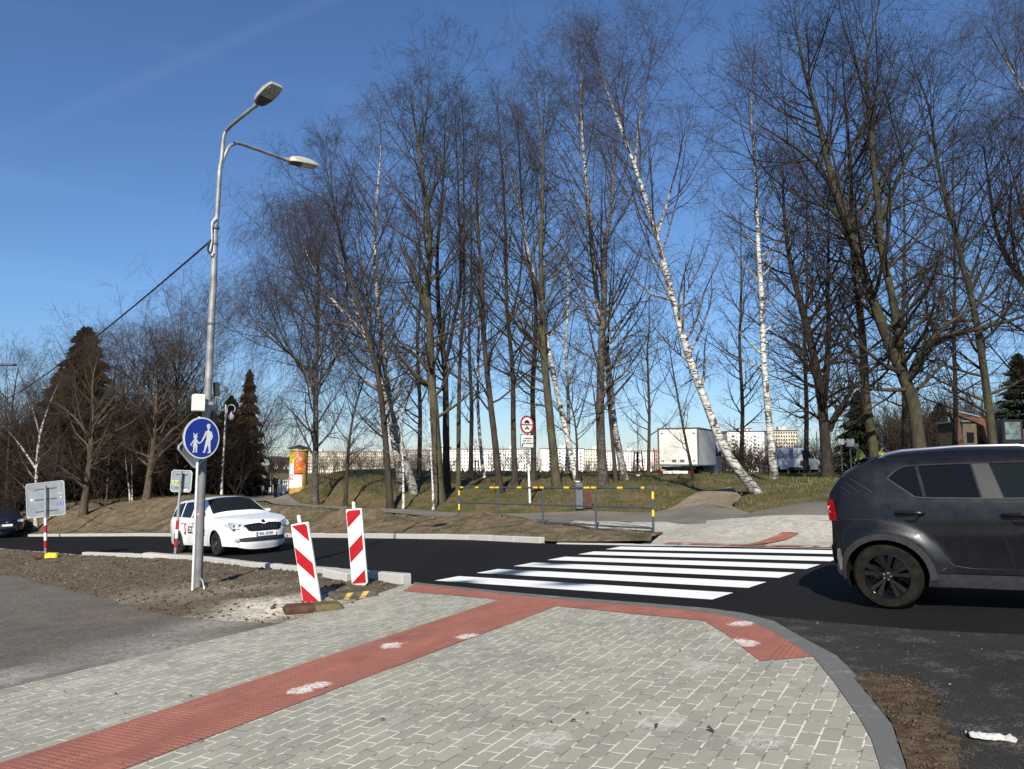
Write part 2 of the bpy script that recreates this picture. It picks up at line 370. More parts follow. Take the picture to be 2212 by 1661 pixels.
def m_pavers(name='grey pavers', ang=SDIR, c1=(.350,.334,.262), c2=(.288,.275,.214), blobs=()):
    m, t, p = nodes_of(name); g = geo(t); v = rotvec(t, g, ang)
    wv = noise(t, 1.3, 2, .5, g)
    b = t.nodes.new('ShaderNodeTexBrick'); t.links.new(v, b.inputs['Vector'])
    b.inputs['Color1'].default_value = c4(c1); b.inputs['Color2'].default_value = c4(c2); b.inputs['Mortar'].default_value = (.64, .61, .51, 1)
    b.inputs['Scale'].default_value = 1; b.inputs['Brick Width'].default_value = .205; b.inputs['Row Height'].default_value = .105; b.inputs['Mortar Size'].default_value = .0068; b.inputs['Mortar Smooth'].default_value = .3
    spk = ramp(t, noise(t, 260, 2, .6, g), [(.3, .80), (.75, 1.18)])
    c = t.nodes.new('ShaderNodeMixRGB'); c.blend_type = 'MULTIPLY'; c.inputs[0].default_value = 1; t.links.new(b.outputs['Color'], c.inputs[1]); t.links.new(spk, c.inputs[2])
    big = ramp(t, noise(t, .9, 5, .65, g), [(.32, .86), (.7, 1.1)])
    c2_ = t.nodes.new('ShaderNodeMixRGB'); c2_.blend_type = 'MULTIPLY'; c2_.inputs[0].default_value = 1; t.links.new(c.outputs[0], c2_.inputs[1]); t.links.new(big, c2_.inputs[2])
    # the joints are only partly filled: sand or dark gaps
    gap = mul(t, b.outputs['Fac'], ramp(t, noise(t, 5, 4, .75, g), [(.44, .9), (.52, 0.)]))
    col = mixc(t, mul(t, b.outputs['Fac'], ramp(t, noise(t, 11, 4, .8, g), [(.50, 0.), (.62, .8)])), c2_.outputs[0], (.72, .69, .58))
    col = mixc(t, gap, col, (.13, .125, .105))
    # swept sand lying in drifts
    sd = ramp(t, noise(t, 2.1, 6, .72, g), [(.57, 0.), (.72, .55)])
    if blobs:
        k = sand_blobs(t, g, blobs, .14, .10); mm = t.nodes.new('ShaderNodeMath'); mm.operation = 'MAXIMUM'; t.links.new(sd, mm.inputs[0]); t.links.new(mul(t, mul(t, k, .75), ramp(t, noise(t, 22, 5, .8, g), [(.42, 0.), (.58, 1.)])), mm.inputs[1]); sd = mm.outputs[0]
    col = mixc(t, sd, col, (.50, .475, .40))
    dk = ramp(t, noise(t, 34, 3, .8, g), [(.70, 0.), (.74, .5)])
    col = mixc(t, dk, col, (.16, .15, .12))
    t.links.new(col, p.inputs['Base Color']); p.inputs['Roughness'].default_value = .85
    inv = t.nodes.new('ShaderNodeMath'); inv.operation = 'SUBTRACT'; inv.inputs[0].default_value = 1; t.links.new(b.outputs['Fac'], inv.inputs[1])
    ad = t.nodes.new('ShaderNodeMath'); ad.operation = 'MULTIPLY_ADD'; t.links.new(noise(t, 120, 3, .6, g), ad.inputs[0]); ad.inputs[1].default_value = .25; t.links.new(inv.outputs[0], ad.inputs[2])
    bump(t, p, ad.outputs[0], .55, .006); return m
def m_red(name='red guiding pavers', blobs=(), studs=True, dusty=0.0):
    m, t, p = nodes_of(name); g = geo(t); v = rotvec(t, g, SDIR)
    b = t.nodes.new('ShaderNodeTexBrick'); t.links.new(v, b.inputs['Vector']); b.offset = 0
    b.inputs['Color1'].default_value = (.33, .112, .070, 1); b.inputs['Color2'].default_value = (.265, .092, .060, 1); b.inputs['Mortar'].default_value = (.24, .11, .085, 1)
    b.inputs['Scale'].default_value = 1; b.inputs['Brick Width'].default_value = .2; b.inputs['Row Height'].default_value = .1; b.inputs['Mortar Size'].default_value = .004
    big = ramp(t, noise(t, 2.2, 5, .7, g), [(.3, .82), (.72, 1.14)])
    c = t.nodes.new('ShaderNodeMixRGB'); c.blend_type = 'MULTIPLY'; c.inputs[0].default_value = 1; t.links.new(b.outputs['Color'], c.inputs[1]); t.links.new(big, c.inputs[2])
    vo = t.nodes.new('ShaderNodeTexVoronoi'); vo.inputs['Scale'].default_value = 24; vo.inputs['Randomness'].default_value = .12; t.links.new(v, vo.inputs['Vector'])
    st = ramp(t, vo.outputs['Distance'], [(.30, 1.), (.5, 0.)])
    col = mixc(t, mul(t, st, .18 if studs else 0), c.outputs[0], (.55, .24, .18))
    dust = ramp(t, noise(t, 5, 6, .75, g), [(.58, 0.), (.85, .25)])
    col = mixc(t, dust, col, (.55, .42, .36))
    if blobs: col = mixc(t, mul(t, sand_blobs(t, g, blobs, .10, .10), ramp(t, noise(t, 40, 3, .7, g), [(.38, 0.), (.5, 1.)])), col, (.66, .62, .56))
    dk = ramp(t, noise(t, 30, 3, .8, g), [(.72, 0.), (.76, .5)]); col = mixc(t, dk, col, (.12, .07, .05))
    t.links.new(col, p.inputs['Base Color']); p.inputs['Roughness'].default_value = .85
    bump(t, p, st, .6 if studs else .1, .005); return m
def m_asphalt(name, col, speck, rough=.75, amt=.35, wear=0.0):
    m, t, p = nodes_of(name); g = geo(t)
    f = ramp(t, noise(t, 130, 2, .7, g), [(.52, 0.), (.70, 1.)])
    c = mixc(t, mul(t, f, amt), col, speck)
    big = ramp(t, noise(t, .7, 5, .6, g), [(.3, .8), (.7, 1.2)])
    cc = t.nodes.new('ShaderNodeMixRGB'); cc.blend_type = 'MULTIPLY'; cc.inputs[0].default_value = 1; t.links.new(c, cc.inputs[1]); t.links.new(big, cc.inputs[2]); c = cc.outputs[0]
    if wear:
        k = ramp(t, noise(t, 3.2, 7, .8, g), [(.5, 0.), (.66, wear)]); c = mixc(t, mul(t, k, ramp(t, noise(t, 60, 2, .7, g), [(.45, 0.), (.6, 1.)])), c, (.22, .20, .17))
    t.links.new(c, p.inputs['Base Color']); p.inputs['Roughness'].default_value = rough; p.inputs['Specular IOR Level'].default_value = .1
    bump(t, p, noise(t, 160, 3, .7, g), .5, .004); return m
def m_earth(name, base, alt, third, s1=.5, s2=3.0, green=None, gthr=.5, sand=None):
    m, t, p = nodes_of(name); g = geo(t)
    c = mixc(t, ramp(t, noise(t, s1, 6, .65, g), [(.38, 0.), (.62, 1.)]), base, alt)
    c = mixc(t, ramp(t, noise(t, s2, 6, .75, g), [(.45, 0.), (.62, 1.)]), c, third)
    if green is not None: c = mixc(t, ramp(t, noise(t, .9, 6, .7, g), [(gthr, 0.), (gthr+.14, .9)]), c, green)
    fine = ramp(t, noise(t, 24, 5, .8, g), [(.3, .55), (.7, 1.5)])
    cc = t.nodes.new('ShaderNodeMixRGB'); cc.blend_type = 'MULTIPLY'; cc.inputs[0].default_value = 1; t.links.new(c, cc.inputs[1]); t.links.new(fine, cc.inputs[2]); c = cc.outputs[0]
    if sand:
        for pt, rad, soft, colr in sand: c = mixc(t, mul(t, near_mask(t, g, pt, rad, soft), ramp(t, noise(t, 14, 5, .8, g), [(.34, 0.), (.56, .95)])), c, colr)
    t.links.new(c, p.inputs['Base Color']); p.inputs['Roughness'].default_value = .95; p.inputs['Specular IOR Level'].default_value = .15
    bump(t, p, noise(t, 18, 6, .8, g), .9, .03); return m
def m_stone(name, col, blotch=(.5, .49, .45)):
    m, t, p = nodes_of(name); g = geo(t)
    c = mixc(t, ramp(t, noise(t, 150, 3, .7, g), [(.35, 0.), (.65, 1.)]), tuple(k*.75 for k in col), tuple(min(1, k*1.25) for k in col))
    c = mixc(t, ramp(t, noise(t, 3.0, 6, .75, g), [(.56, 0.), (.7, .7)]), c, blotch)
    t.links.new(c, p.inputs['Base Color']); p.inputs['Roughness'].default_value = .85; bump(t, p, noise(t, 90, 4, .7, g), .4, .004); return m

# ================================================================= TERRAIN
def grow_axis(core, lim, side):
    out = []; p = core; s = .9
    while abs(p) < lim: s *= 1.28; p += side*s; out.append(p)
    return out
xs = np.array(sorted(grow_axis(-62, 2600, -1)) + list(np.arange(-62, 62.1, .7)) + grow_axis(62, 2600, 1))
ys = np.array(sorted(grow_axis(-10, 400, -1)) + list(np.arange(-10, 112, .7)) + grow_axis(112, 4200, 1))
gx, gy = np.meshgrid(xs, ys); gz = hh(gx, gy)
dk_ = polydist(gx, gy, FK)
gz = gz - .16*(1 - sstep(2.2, 3.4, dk_))
rg = np.random.RandomState(3)
lump = sum(np.sin(gx*a + gy*b + c)*k for a, b, c, k in [(.9,.5,1,.05),(-.6,1.1,2,.05),(1.7,-1.2,.5,.03),(2.6,2.1,3,.02)])
gz = gz + lump*sstep(8, 10.5, dk_)*(1-sstep(80, 110, gy))
nx = len(xs); ny = len(ys); I = (np.arange(ny-1)[:, None]*nx + np.arange(nx-1)[None]).ravel()
ter = link('ground', mesh_np('ground', np.column_stack([gx.ravel(), gy.ravel(), gz.ravel()]), np.column_stack([I, I+1, I+nx+1, I+nx])),
     m_earth('grass and earth', (.105,.080,.038), (.070,.066,.024), (.15,.105,.058), .45, 2.2, (.048,.062,.016), .50), None, True)
tag(ter, kind='structure')
def hlump(x, y):
    d = polydist(x, y, FK)
    l = sum(np.sin(x*a + y*b + c)*k for a, b, c, k in [(.9,.5,1,.05),(-.6,1.1,2,.05),(1.7,-1.2,.5,.03),(2.6,2.1,3,.02)])
    return hh(x, y) + l*sstep(8, 10.5, d)

# ================================================================= ROAD, PAVEMENT, CROSSING
M_ROAD = m_asphalt('fresh black asphalt', (.0112,.0106,.0098), (.034,.032,.030), .8, .25)
M_OLD = m_asphalt('older worn asphalt', (.026,.0248,.023), (.12,.112,.10), .9, .55, .7)
M_PATH = m_asphalt('path asphalt', (.155,.14,.115), (.27,.24,.19), .9, .5, .3)
M_LOT = m_earth('gravelly asphalt lot', (.135,.127,.112), (.115,.105,.09), (.17,.14,.105), .35, 1.6, None, .5, [((float(G(330,1400)[0]), float(G(330,1400)[1]), float(G(330,1400)[2])), .7, .5, (.34,.32,.28)), (tuple(G(20,1462)), .35, .2, (.42,.40,.36)), (tuple(G(470,1345)), .45, .3, (.36,.33,.28))])
road = list(map(tuple, [p + np.array([.05, .05]) for p in FK]))
KO = [(893,1259),(1085,1279),(1205,1290),(1400,1305),(1531,1316),(1606,1326.5),(1671,1344),(1731,1379),(1806,1419),(1846,1459),(1886,1519),(1926,1569),(1956,1661),(1990,1800)]
KI = [(893,1262),(1085,1284),(1205,1296),(1400,1312),(1525,1324),(1580,1335),(1636,1349),(1681,1374),(1756,1421),(1771,1439),(1796,1469),(1856,1554),(1881,1599),(1901,1661),(1915,1800)]
ko = gp(KO); ki = gp(KI)
nearline = [tuple(p) for p in NK]
plz = lambda x, y: plane(x, y)
ring = nearline + ko[1:] + [(3.3, -3.0), (30, -12.0)] + road[::-1]
drape('road', ring, M_ROAD, .0, 2.5, fn=plz)
# older asphalt in the side mouth, nearest the camera
op = gp([(1606,1326.5),(1671,1344),(1731,1379),(1806,1419),(1846,1459),(1886,1519),(1926,1569),(1956,1661),(1990,1800)])
op = op + [(3.3,-3.0),(22,-8.0)] + gp([(2700,1378),(2211,1372),(2000,1362),(1850,1350),(1730,1338)])
drape('side_road', op, M_OLD, .004, 1.5, fn=plz)
# crossing stripes
SL = [(962,1250),(1052,1233),(1130,1217),(1203,1204),(1268,1193),(1322,1184)]
M_PAINT = None
m_, t_, p_ = nodes_of('thermoplastic white'); g_ = geo(t_)
c_ = mixc(t_, ramp(t_, noise(t_, 6, 6, .8, g_), [(.62, 0.), (.72, .22)]), (.86,.84,.79), (.45,.44,.42)); c_ = mixc(t_, mul(t_, ramp(t_, noise(t_, 3.2, 4, .7, rotvec(t_, g_, R(134)), (.12, 1, 1)), [(.50, 0.), (.72, .22)]), ramp(t_, noise(t_, 70, 2, .7, g_), [(.3, .3), (.6, 1.)])), c_, (.30,.29,.27))
t_.links.new(c_, p_.inputs['Base Color']); p_.inputs['Roughness'].default_value = .55; bump(t_, p_, noise(t_, 90, 3, .7, g_), .25, .003); M_PAINT = m_
a0 = G(962,1250)[:2]; a1 = G(1322,1184)[:2]; b0 = G(1578,1290)[:2]
step_ = (a1-a0)/5; sdir = (b0-a0)/np.linalg.norm(b0-a0)*4.62; sdir = sdir*1.0
wdir = step_/np.linalg.norm(step_)
for k in range(6):
    A = a0 + step_*k - wdir*.22; q = [A, A+sdir, A+sdir+wdir*.50, A+wdir*.50]
    vo, fa = tess([tuple(p) for p in q], (), .6)
    o = link('crossing_stripe', mesh_np('crossing_stripe', np.column_stack([vo, plane(vo[:, 0], vo[:, 1])+.004]), fa), M_PAINT, None, True); o['kind'] = 'structure'
# pavement
le0 = G(0,1491)[:2]; le1 = G(600,1349)[:2]; ld = (le0-le1)/np.linalg.norm(le0-le1)
PAVE = [tuple(le0 + ld*9)] + gp([(0,1491),(150,1455),(300,1419),(450,1384),(600,1349),(648,1336),(760,1302),(865,1266)]) + [ki[0]] + ki[1:] + [(2.6,-3.0),(-9,-4)]
rb = [tuple(G(*q)) for q in [(650,1493),(682,1484),(1012,1376),(845,1397),(1600,1349),(1590,1387),(1610,1392)]]
M_PAV = m_pavers(blobs=[tuple(G(*q)) for q in [(1560,1370),(1520,1440),(1430,1560),(1850,1460),(330,1445),(180,1475),(440,1420),(1180,1600),(1640,1600)]])
M_RED = m_red(blobs=rb)
drape('pavement', PAVE, M_PAV, .006, .6, fn=plz)
sl0 = G(0,1651.5)[:2]; sl1 = G(1080,1296.5)[:2]; sr0 = G(275,1661)[:2]; sr1 = G(1201,1310.5)[:2]
dd = (sl1-sl0)/np.linalg.norm(sl1-sl0)
redA = [tuple(sl0-dd*6), tuple(sl0), tuple(sl1)] + gp([(870,1278)]) + [tuple(np.array(ki[0])+[.02,-.03])] + [tuple(np.array(p)-np.array([.0,.0])) for p in ki[1:9]] + \
   gp([(1641,1430),(1606,1403),(1571,1374),(1521,1343)]) + [tuple(sr1), tuple(sr0), tuple(sr0-dd*6)]
drape('guiding_strip', redA, M_RED, .011, .4, fn=plz)
drape('flush_kerb', ko + ki[::-1], m_stone('grey kerb concrete', (.120,.120,.112), (.34,.32,.27)), .012, .4, fn=plz)
# soil washed over the asphalt by the kerb
mudp = gp([(1846,1470),(1880,1456),(1960,1470),(2010,1500),(2030,1545),(2060,1600),(2075,1680),(2100,1800),(1992,1800),(1958,1661),(1928,1570),(1888,1521)])
rgm = np.random.RandomState(5)
mudp = [tuple(np.array(p)+rgm.uniform(-.035,.035,2)*(1 if 2 < i < 26 else 0)) for i, p in enumerate(dens(mudp, .08))]
def mudh(x, y): return plane(x, y) + .008 + (.003+.014*np.abs(np.sin(x*23+y*7))*np.abs(np.sin(y*19-x*5)))
drape('soil_patch', mudp, m_earth('brown soil', (.085,.052,.028), (.05,.034,.020), (.15,.11,.07), 2.5, 9), .0, .05, fn=mudh)
# left lot and the dug up verge
lot = [tuple(le0 + ld*9)] + gp([(0,1491),(150,1455),(300,1419),(450,1384),(600,1349),(648,1336)]) + gp([(600,1340),(400,1330),(280,1303),(200,1280),(120,1262),(40,1240),(-200,1225)]) + [(-30, 18), (-40, -4)]
rgl = np.random.RandomState(8)
drape('gravel_lot', lot, M_LOT, .0, .5, fn=plz)
M_VERGE = m_earth('dug up verge', (.125,.095,.062), (.155,.12,.08), (.08,.062,.042), .9, 5.0, (.085,.088,.035), .58, [(tuple(G(600,1318)), .8, .5, (.78,.71,.58)), (tuple(G(520,1280)), .5, .5, (.30,.25,.185)), (tuple(G(330,1290)), .9, .6, (.25,.205,.15))])
def vh(x, y):
    d = -polydist(x, y, NK)
    l = sum(np.sin(x*a + y*b + c)*k for a, b, c, k in [(5,3,1,.012),(-4,6,2,.012),(9,-7,.5,.008),(13,11,3,.006)])
    e = sstep(0, .9, np.abs(polydist(x, y, VB)))
    return plane(x, y) + .002 + ((hh(x, y) - plane(x, y)) + .012 + (l + .02)*sstep(.1, .4, d))*e
VB = np.array(gp([(864,1268),(760,1304),(650,1338),(600,1346),(400,1336),(280,1309),(200,1286),(120,1268),(40,1246),(-200,1230)]))
in_ = [tuple(np.array(p) + np.array([-.10, -.10])) for p in nearline]
verge = in_[1:] + gp([(864,1268),(760,1304),(650,1338)]) + [tuple(np.array(q) + rgl.uniform(-.05,.05,2)) for q in dens(gp([(640,1341),(600,1346),(400,1336),(280,1309),(200,1286),(120,1268),(40,1246),(-200,1230)]), .3, False)]
drape('dirt_verge', verge, M_VERGE, .0, .13, fn=vh)
# far verge in front of path
fkd = [p for p in FK]
def offs(L, d):
    out = []
    for i, p in enumerate(L):
        a = L[max(0, i-1)]; b = L[min(len(L)-1, i+1)]; e = (b-a)/np.linalg.norm(b-a); out.append(p + d*np.array([-e[1], e[0]]))
    return out
fo = offs(FK, .10)
FV = [tuple(p) for p in fo[:6]] + [tuple(GT(*q)) for q in [(1405,1172),(1432,1157),(1410,1149),(1225,1140)]] + [tuple(at(*q)[:2]) for q in [(1090,1131,23.4),(956,1125,25.4),(850,1116,27.4),(740,1108,30.0),(672,1103,33.2),(610,1098,37.8)]]
fo4 = offs(FK, 5.2)
FV += [tuple(p) for p in [fo4[2], fo4[1], fo4[0]]]
def fvh(x, y):
    l = sum(np.sin(x*a + y*b + c)*k for a, b, c, k in [(3,2,1,.02),(-2.4,3.6,2,.02),(6,-4,.5,.012),(9,8,3,.01)])
    return hh(x, y) + .02 + (l+.03)*sstep(.1, .5, polydist(x, y, FK))
drape('far_verge', FV, m_earth('bare verge and grass', (.13,.095,.058), (.09,.066,.04), (.19,.145,.095), .6, 3.0, (.055,.06,.02), .50), 0, .3, fn=fvh)
PATHN = [tuple(GT(*q)) for q in [(1425,1150),(1405,1150),(1225,1139)]] + [tuple(at(*q)[:2]) for q in [(1090,1130,23.6),(956,1124,25.6),(850,1115,27.6),(740,1107,30.2),(672,1102,33.4),(592,1097,38),(545,1088,45),(520,1078,52)]] + [(-22.2,57.5)]
PATHF = [tuple(GT(*q)) for q in [(1900,1106),(1611,1108),(1400,1109),(1225,1108)]] + [tuple(at(*q)[:2]) for q in [(1090,1107,27.2),(956,1106,28.6),(850,1100,30.4),(740,1094,33),(672,1090,36.5),(621,1085,41),(594,1080,47)]] + [(-17.1,55)]
drape('footpath', PATHN + PATHF[::-1] + [tuple(GT(1900,1135))], M_PATH, .0, .45, fn=lambda x, y: hlump(x, y) + .033 + .045*(1-sstep(-4.5, -1.5, x)))
def fpz(x, y):
    w_ = sstep(.2, 2.4, polydist(x, y, FK)); return plane(x, y)*(1-w_) + (hh(x, y)+.03)*w_ + .012
FP = [tuple(p) for p in gp([(1385,1177),(1412,1179),(1800,1187),(2250,1192)])] + [tuple(GT(*q)) for q in [(2250,1125),(1900,1122),(1611,1123),(1526,1128),(1524,1134),(1400,1131),(1240,1128),(1225,1139),(1405,1150),(1427,1156)]]
M_PAV2 = m_pavers('pale far pavers', math.atan2(-3.26, 3.43), (.42,.39,.32), (.35,.325,.27))
drape('far_pavement', FP, M_PAV2, .0, .3, fn=fpz)
drape('far_guiding_strip', [tuple(G(*q)[:2]) for q in [(1432,1177.5),(1600,1182),(1800,1185.2),(1800,1182.6),(1600,1178.5),(1445,1174)]], m_red('worn red pavers', [tuple(G(1480,1178)), tuple(G(1560,1181)), tuple(G(1660,1183)), tuple(G(1740,1184)), tuple(G(1780,1184))], False, .75), .014, .15, fn=fpz)
drape('far_red_branch', [tuple(GT(*q)) for q in [(1600,1178),(1625,1179),(1700,1158),(1725,1148),(1690,1147)]], MATS.get('x') or m_red('dusty red pavers', [tuple(G(1640,1160)), tuple(G(1700,1150))], False, .8), .020, .15, fn=fpz)
# trodden gravel track up the bank
TR = [tuple(GT(*q)) for q in [(1400,1109),(1450,1100),(1475,1085),(1520,1062),(1575,1062),(1600,1075),(1580,1095),(1600,1108),(1611,1109)]]
drape('gravel_track', TR, m_earth('trodden gravel', (.21,.165,.11), (.16,.12,.08), (.27,.22,.155), .8, 4), .035, .3, fn=hlump)

# the terrain gives way under the paths so that nothing pokes through them
_me = ter.data; _co = np.empty(len(_me.vertices)*3, np.float32); _me.vertices.foreach_get('co', _co); _co = _co.reshape(-1, 3)
_bd = [(-22.3,57.5),(-17.2,55),(-25.5,92),(-32,92)]
for _pl in (PATHN + PATHF[::-1], TR, FP, _bd): _co[inpoly(_co[:, 0], _co[:, 1], _pl), 2] -= .14
_me.vertices.foreach_set('co', _co.ravel()); _me.update()
# ================================================================= KERBS
def kerb(name, pts, wid, up, L, m, down=.12, gap=.012, seed=1, side=1, skip=()):
    """separate stones end to end along a ground polyline; side=+1 lies to the left of travel"""
    rgk = np.random.RandomState(seed); mb = MB(); P = [np.array(p) for p in pts]; cum = [0]
    for a, b in zip(P[:-1], P[1:]): cum.append(cum[-1] + np.linalg.norm(b-a))
    def pt(s):
        i = max(0, min(len(P)-2, int(np.searchsorted(cum, s)-1))); f = (s-cum[i])/(cum[i+1]-cum[i]); return P[i] + (P[i+1]-P[i])*f
    s = 0; i = 0
    while s + L <= cum[-1] + .01:
        a = pt(s+gap/2); b = pt(s+L-gap/2); e = (b-a)/np.linalg.norm(b-a); nn = np.array([-e[1], e[0]])*side
        c = (a+b)/2 + nn*wid/2 + nn*rgk.uniform(-.008, .008); z = float(plane(c[0], c[1])); up_ = up + rgk.uniform(-.006, .006)
        z0 = float(plane(*a)); z1 = float(plane(*b))
        X = Vector((e[0], e[1], (z1-z0)/np.linalg.norm(b-a))).normalized(); Yv = Vector((nn[0], nn[1], 0)); Z = X.cross(Yv)
        if Z.z < 0: Z = -Z
        M_ = Matrix((X, Yv, Z)).transposed()
        mb.box((c[0], c[1], z + (up_-down)/2), (np.linalg.norm(b-a), wid, up_+down), M_, .012)
        s += L; i += 1
    o = mb.build(name, m, None); tag(o, kind='structure'); return o
M_KERB = m_stone('pale kerb stone', (.40,.39,.36), (.30,.27,.22))
kerb('kerb', [p for p in FK[:6]][1:], .15, .13, 1.0, M_KERB, side=1, seed=2)
kerb('kerb', [FK[5], FK[6]+(FK[6]-FK[5])*.6], .15, .022, 1.0, M_KERB, side=1, seed=4)
kerb('kerb', [NK[i] for i in range(2, 7)], .17, .15, 1.0, M_KERB, side=-1, seed=3)
kerb('kerb', [NK[0], NK[1], NK[2]], .15, .05, 1.0, M_KERB, side=-1, seed=6)
# loose kerb block lying by the corner, pale concrete block by the leaning sign
for (u, v, L, wd, hgt, az, lab) in [(733, 1262, .62, .22, .14, -42, 'short pale kerb block laid loose in the dark hole behind the right delineator'), (345, 1212, .9, .25, .12, -20, 'flat grey concrete slab lying on dirt left of the leaning sign base')]:
    q = G(u, v); mb = MB(); mb.box((0, 0, hgt/2), (L, wd, hgt), None, .015)
    o = mb.build('kerb_block', M_KERB, None); o.location = (q[0], q[1], float(vh(np.array([q[0]]), np.array([q[1]]))[0])); o.rotation_euler = (0, .03, R(az)); tag(o, lab, 'concrete block')
# ---- small stones and lumps
def scatter_lumps(name, poly, n, s0, s1, hf, m, seed):
    rgs = np.random.RandomState(seed); P = np.array(poly); lo = P.min(0); hi = P.max(0)
    x = rgs.uniform(lo[0], hi[0], n*4); y = rgs.uniform(lo[1], hi[1], n*4); k = inpoly(x, y, poly); x = x[k][:n]; y = y[k][:n]; n = len(x)
    z = hf(x, y); s = s0*(s1/s0)**(rgs.rand(n)**2.2)
    base = np.array([(1,0,0),(-1,0,0),(0,1,0),(0,-1,0),(0,0,.7),(0,0,-.7)], float); F8 = np.array([(0,2,4),(2,1,4),(1,3,4),(3,0,4),(2,0,5),(1,2,5),(3,1,5),(0,3,5)])
    V = base[None]*s[:, None, None]*rgs.uniform(.5, 1.3, (n, 6, 1)); a = rgs.uniform(0, 6.28, n); ca, sa = np.cos(a)[:, None], np.sin(a)[:, None]
    V = np.stack([V[..., 0]*ca - V[..., 1]*sa, V[..., 0]*sa + V[..., 1]*ca, V[..., 2]], -1) + np.stack([x, y, z + s*.2], -1)[:, None]
    Fq = F8[None] + (np.arange(n)*6)[:, None, None]
    o = link(name, mesh_np(name, V.reshape(-1, 3), Fq.reshape(-1, 3)), m); tag(o, kind='stuff'); return o
M_PEB = mat('pale pebbles', (.33,.30,.25), .9, var=.5, scale=9); M_CLOD = mat('earth clods', (.075,.055,.036), .95, var=.4, scale=5)
scatter_lumps('gravel', verge, 5000, .003, .018, vh, M_PEB, 1); scatter_lumps('clods', verge, 9000, .006, .04, vh, M_CLOD, 2)
scatter_lumps('gravel', lot, 9000, .003, .012, plz, M_PEB, 3)
mudo = gp([(1830,1452),(1890,1440),(1990,1455),(2040,1490),(2060,1545),(2095,1600),(2110,1680),(2140,1800),(1992,1800),(1958,1661),(1928,1570),(1888,1521)])
scatter_lumps('clods', mudo, 1500, .003, .012, lambda x, y: plane(x, y)+.006, M_CLOD, 41)
scatter_lumps('gravel', mudp, 900, .004, .018, mudh, M_CLOD, 4); scatter_lumps('gravel', op, 2500, .002, .007, lambda x, y: plane(x, y)+.004, M_PEB, 5)
scatter_lumps('clods', FV, 5000, .02, .08, fvh, mat('verge clods', (.14,.105,.068), .95, var=.4), 6)
grit = scatter_lumps('grit', PAVE, 2600, .0015, .006, lambda x, y: plane(x, y)+.011, mat('dark grit', (.09,.08,.06), .95, var=.5), 7)
# ---- grass on bank and verge
def blades(name, n, box, cond, col, L0, L1, hf, seed, wd=.012):
    rgs = np.random.RandomState(seed); x = rgs.uniform(box[0], box[1], n); y = rgs.uniform(box[2], box[3], n)
    k = cond(x, y); x = x[k]; y = y[k]; n = len(x); z = hf(x, y) - .01; L = rgs.uniform(L0, L1, n); a = rgs.uniform(0, 6.28, n); ln = rgs.uniform(.2, 1.1, n)
    c, s = np.cos(a), np.sin(a); w_ = wd
    V = np.stack([np.stack([x-s*w_, y+c*w_, z], -1), np.stack([x+s*w_, y-c*w_, z], -1), np.stack([x+c*L*ln*.7, y+s*L*ln*.7, z+L*(1-.35*ln)], -1)], 1)
    o = link(name, mesh_np(name, V.reshape(-1, 3), np.arange(3*n).reshape(-1, 3)), col); tag(o, kind='stuff'); return o
M_STRAW = mat('dry grass', (.15,.115,.062), .9, var=.35, scale=.6); M_GREEN = mat('short grass', (.062,.082,.02), .9, var=.4, scale=.8)
trp = TR
blades('grass', 120000, (-22, 22, 14, 46), lambda x, y: (polydist(x, y, FK) > 6.5) & ~inpoly(x, y, trp) & ~inpoly(x, y, PATHN+PATHF[::-1]), M_GREEN, .04, .12, hlump, 11)
blades('dry_grass', 70000, (-30, 22, 14, 50), lambda x, y: (polydist(x, y, FK) > 6.0) & ~inpoly(x, y, trp) & ~inpoly(x, y, PATHN+PATHF[::-1]) & (np.sin(x*.9+y*.6)+np.sin(x*.37-y*1.1) > -.2), M_STRAW, .05, .17, hlump, 12)
blades('grass', 16000, (-18, -1, 9, 26), lambda x, y: inpoly(x, y, verge) & (np.sin(x*1.7+y)+np.sin(y*2.3-x) > .2), M_STRAW, .015, .06, vh, 13, .004)
blades('grass', 26000, (-30, 6, 14, 44), lambda x, y: inpoly(x, y, FV) & (polydist(x, y, FK) > 1.6), M_GREEN, .03, .10, fvh, 14)
# ================================================================= VEHICLES
def paint(name, col, metal=.0, rough=.35, coat=.6):
    m, t, p = nodes_of(name); v = objc(t)
    c = mixc(t, ramp(t, noise(t, 3, 5, .7, v), [(.35, 0.), (.7, 1.)]), col, tuple(k*.86 for k in col))
    p.inputs['Specular IOR Level'].default_value = .3
    t.links.new(c, p.inputs['Base Color']); p.inputs['Metallic'].default_value = metal; p.inputs['Coat Weight'].default_value = coat; p.inputs['Coat Roughness'].default_value = .06
    t.links.new(ramp(t, noise(t, 9, 5, .7, v), [(.3, rough*.8), (.8, min(1, rough*1.5))]), p.inputs['Roughness']); return m
def glassmat(name, col=(.012,.014,.016), rough=.04):
    m, t, p = nodes_of(name); p.inputs['Base Color'].default_value = c4(col); p.inputs['Roughness'].default_value = rough; p.inputs['Specular IOR Level'].default_value = .12
    t.links.new(ramp(t, noise(t, 5, 3, .6, objc(t)), [(.3, rough), (.8, rough*3)]), p.inputs['Roughness']); return m
M_GLASS = glassmat('tinted car glass', (.006,.007,.009)); M_GLASS2 = glassmat('windscreen glass', (.010,.013,.014), .03)
M_BLKP = mat('black plastic trim', (.022,.022,.024), .55, var=.3, scale=20, bmp=.1, bscale=200); M_BLKG = mat('gloss black', (.008,.008,.009), .12, var=.1)
M_TYRE = mat('dusty tyre rubber', (.0125,.0112,.0088), .95, var=.4, scale=12, bmp=.2, bscale=90); M_DARK = mat('dark underside', (.008,.008,.008), .9)
M_CHROME = mat('bright chrome', (.75,.76,.78), .15, 1.0, var=.05); M_LENS = mat('headlamp lens', (.55,.58,.6), .08, .3, var=.35, scale=30)
